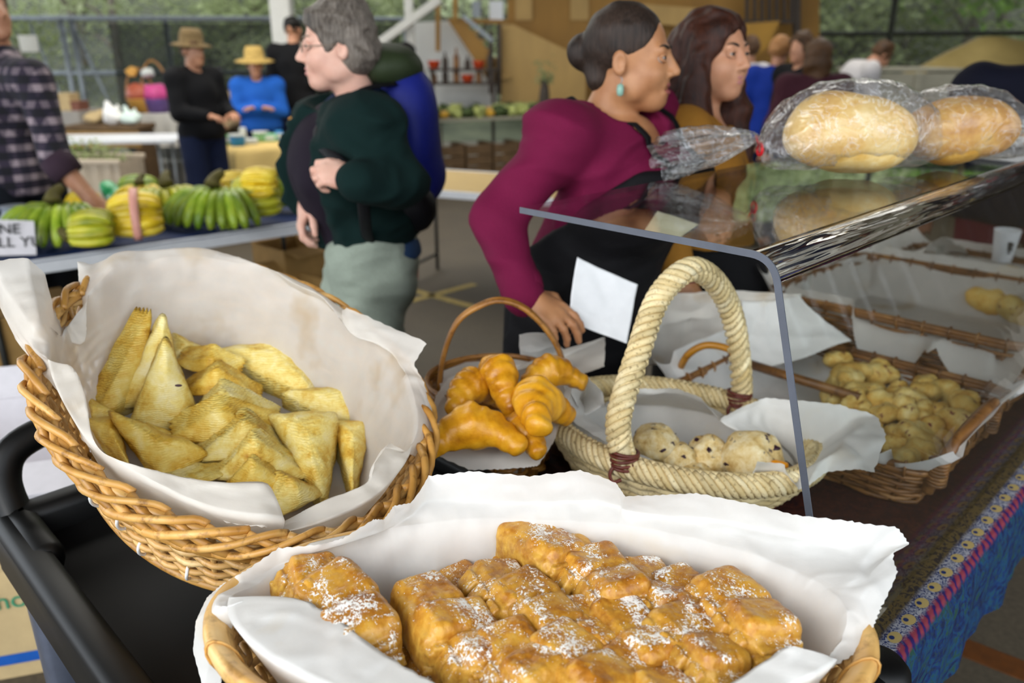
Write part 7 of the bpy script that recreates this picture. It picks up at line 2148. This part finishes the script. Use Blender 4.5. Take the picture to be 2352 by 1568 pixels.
p.build('hair', [('e', p.P(0, -.02, .04), (.09, .10, .09), None), ('s', p.P(0, .10, -.03), (.09, .06, .10), None, .01)], .009, HR['brown'], .012, (), .008, 20)

# ---- people farther off
def far_person(label, px, py_head, Y_, yaw, h, top, bottom, hair, skin='dim', head_h=None, pose=None, wide=1.0, hat=None, sit=False, topname='jacket', bend=0.0, hairlong=0.0, res=.013, sleeve=True):
    hx = PY(px, py_head, Y_)
    loc = Vector((hx.x, Y_, 0))
    p = Person('person', label, loc, yaw, h, wide=wide)
    dz = hx.z - p.J['head'].z
    if sit:
        for a in p.J: p.J[a].z += dz
        for sd, sx in (('l', -1), ('r', 1)):
            hi = p.J['hi' + sd]; p.J['kn' + sd] = hi + Vector((sx * .03, .42, -.02)); p.J['an' + sd] = Vector((sx * .12, .42, .08))
    else:
        p.root.location.z = 0
        for a in ('pelvis', 'waist', 'chest', 'neck', 'head', 'shl', 'shr', 'ell', 'elr', 'wrl', 'wrr', 'hil', 'hir'): p.J[a].z += dz * (1 if a not in ('hil', 'hir', 'pelvis') else .6)
    if bend:
        pv = p.J['pelvis'].copy(); Rb_ = Matrix.Rotation(-bend, 3, 'X')
        for a in ('waist', 'chest', 'neck', 'head', 'shl', 'shr'): p.J[a] = pv + Rb_ @ (p.J[a] - pv)
        for sd in 'lr':
            p.J['el' + sd] = p.J['sh' + sd] + Vector((0, .06, -.27)); p.J['wr' + sd] = p.J['el' + sd] + Vector((0, .12, -.2))
        dv = p.w2l(hx) - p.J['head']
        for a in p.J:
            if a[:2] not in ('kn', 'an', 'hi') and a != 'pelvis': p.J[a] = p.J[a] + Vector((dv.x, dv.y, dv.z))
        p.J['pelvis'] = p.J['pelvis'] + Vector((dv.x, dv.y, 0)); 
        for a in ('hil', 'hir', 'knl', 'knr', 'anl', 'anr'): p.J[a] = p.J[a] + Vector((dv.x, dv.y, 0))
    if pose == 'crossed':
        for sd, sx in (('l', -1), ('r', 1)):
            p.J['el' + sd] = p.J['sh' + sd] + Vector((sx * .05, .06, -.25)); p.J['wr' + sd] = p.J['el' + sd] + Vector((-sx * .24, .14, .04))
    if pose == 'front':
        for sd, sx in (('l', -1), ('r', 1)):
            p.J['el' + sd] = p.J['sh' + sd] + Vector((sx * .05, .05, -.26)); p.J['wr' + sd] = p.J['el' + sd] + Vector((-sx * .10, .20, -.02))
    p.head_rot = Rh(0, bend * .9); p.skin = SK[skin]
    hp_ = p.head_prims(1.0, False) + p.torso() + p.arm('l') + p.arm('r') + p.legs() + p.foot_prims()
    for sd in 'lr':
        d = (p.J['wr' + sd] - p.J['el' + sd]).normalized(); hp_ += p.hand_prims(sd, d, (0, 0, -1) if abs(d.z) < .8 else (0, 1, 0), .5)
    p.build('body', hp_, .011, p.skin, .02)
    p.build(topname, p.torso(.022, 1.08) + p.arm('l', 1.2, .018 if sleeve else -.01) + p.arm('r', 1.2, .018 if sleeve else -.01) + [('s', tuple(p.J['neck'] + Vector((0, .05, .03))), (.06, .07, .05), None, .01)], res, top, .03, [((0, 0, p.J['pelvis'].z - .06), (0, 0, -1))] if not bend else (), .008, 8, int(px) % 7)
    p.build('trousers', p.legs(1.1, .02, .012) + [('e', tuple(p.J['pelvis']), (.175 * wide, .135, .14), None)], res, bottom, .03, (), .006, 8, 3)
    sh = p.build('shoes', p.foot_prims() + [], .013, M['shoe'], .01) if False else None
    b_ = p.P; Rn = np.array(p.head_rot)
    if hair:
        hd = [('e', b_(0, -.022, .042), (.084, .098, .088), Rn), ('s', b_(0, .095, -.03), (.09, .062, .10), Rn, .012)]
        if hairlong: hd += [('e', b_(0, -.06, -.05), (.09, .07, .08 + hairlong), Rn, .02)]
        p.build('hair', hd, .009, HR[hair], .012, (), .008, 22)
    if hat:
        m_, br, cr = hat
        R4 = Matrix.Translation(Vector(b_(0, -.01, .062))) @ p.head_rot.to_4x4() @ Matrix.Rotation(-.12, 4, 'X')
        if br:
            obj('hat', xf(lathe([(br, -.02), (br * .75, -.004), (.092, 0), (.090, cr * .6), (.07, cr), (.0, cr * .96)], 24, lambda a: 1 + .05 * math.cos(2 * a)), R4), m_, p.root)
        else:
            obj('cap', xf(lathe([(.092, -.015), (.094, .02), (.08, cr * .75), (0, cr)], 20), R4), m_, p.root)
    return p
felt = plain('brown_felt', '6a5634', .85, var=.15); straw = plain('straw_hat_weave', 'c0a058', .8, var=.2, scale=60)
blackj = cloth_m('black_jacket_cloth', '0d0d10', 180); jeans = cloth_m('navy_denim', '141d38', 180); khaki = cloth_m('khaki_cloth', '7a6c4c', 180)
far_person('man in a brown hat and black jacket standing left of the yellow table', 440, 118, 6.9, -PI / 2 - .55, 1.72, blackj, jeans, 'brown', pose='front', hat=(felt, .165, .11), wide=1.05)
far_person('woman in a straw hat and bright blue fleece with crossed arms behind the yellow table', 586, 150, 8.5, PI - .25 + .5, 1.60, cloth_m('bright_blue_fleece', '1f5cb8', 180), jeans, 'brown', pose='crossed', hat=(straw, .19, .12), wide=1.1, topname='fleece')
far_person('dark-haired man in black seen from behind by the white post', 672, 70, 8.9, -.15, 1.78, blackj, jeans, 'black', wide=1.15)
far_person('seated person in a purple cap and tan jumper behind the man in the brown hat', 492, 186, 9.2, PI + .2, 1.55, cloth_m('tan_jumper', 'a08c6c', 160), khaki, None, hat=(cloth_m('purple_knit', '5c4474', 200), 0, .10), sit=True, pose='front')
far_person('man in a dark violet jacket leaning over the far bottles', 930, 125, 9.4, PI / 2 - .1, 1.66, cloth_m('violet_jacket', '261f30', 180), jeans, 'black', bend=.25)
far_person('person in a red top far behind the backpack', 880, 145, 10.4, PI, 1.58, cloth_m('red_top', 'a02c20', 180), jeans, 'brown')
far_person('sandy-haired person in a royal blue jumper with back turned, right of the young woman', 1790, 118, 6.9, -.5, 1.62, cloth_m('royal_blue_knit', '10308c', 180), jeans, 'ginger', wide=1.1)
far_person('person in a white top beside the royal blue jumper', 1722, 115, 7.8, .2, 1.62, cloth_m('white_top', 'd0ccd0', 180), khaki, 'brown', wide=.85, topname='shirt')
far_person('person with dark brown hair in a burgundy jumper seen from behind', 1878, 130, 5.9, -.2, 1.60, cloth_m('burgundy_knit', '3c1a24', 180), jeans, 'brown', wide=1.1, hairlong=.06)
far_person('fair-skinned person looking left between the blue and burgundy jumpers', 1843, 112, 6.6, PI / 2 + .5, 1.60, blackj, jeans, 'brown', skin='dim')
far_person('person in a white T-shirt bending to the right over the pale crate', 2025, 128, 8.0, -PI / 2, 1.66, cloth_m('white_tshirt', 'c8c4c4', 180), khaki, 'brown', bend=.75, topname='tshirt', sleeve=True)
far_person('person in a navy jacket cut off by the right picture edge', 2450, 70, 3.2, -.5, 1.72, cloth_m('navy_jacket', '0b0d1e', 180), cloth_m('maroon_skirt_cloth', '5a1424', 180), 'black', wide=1.45)
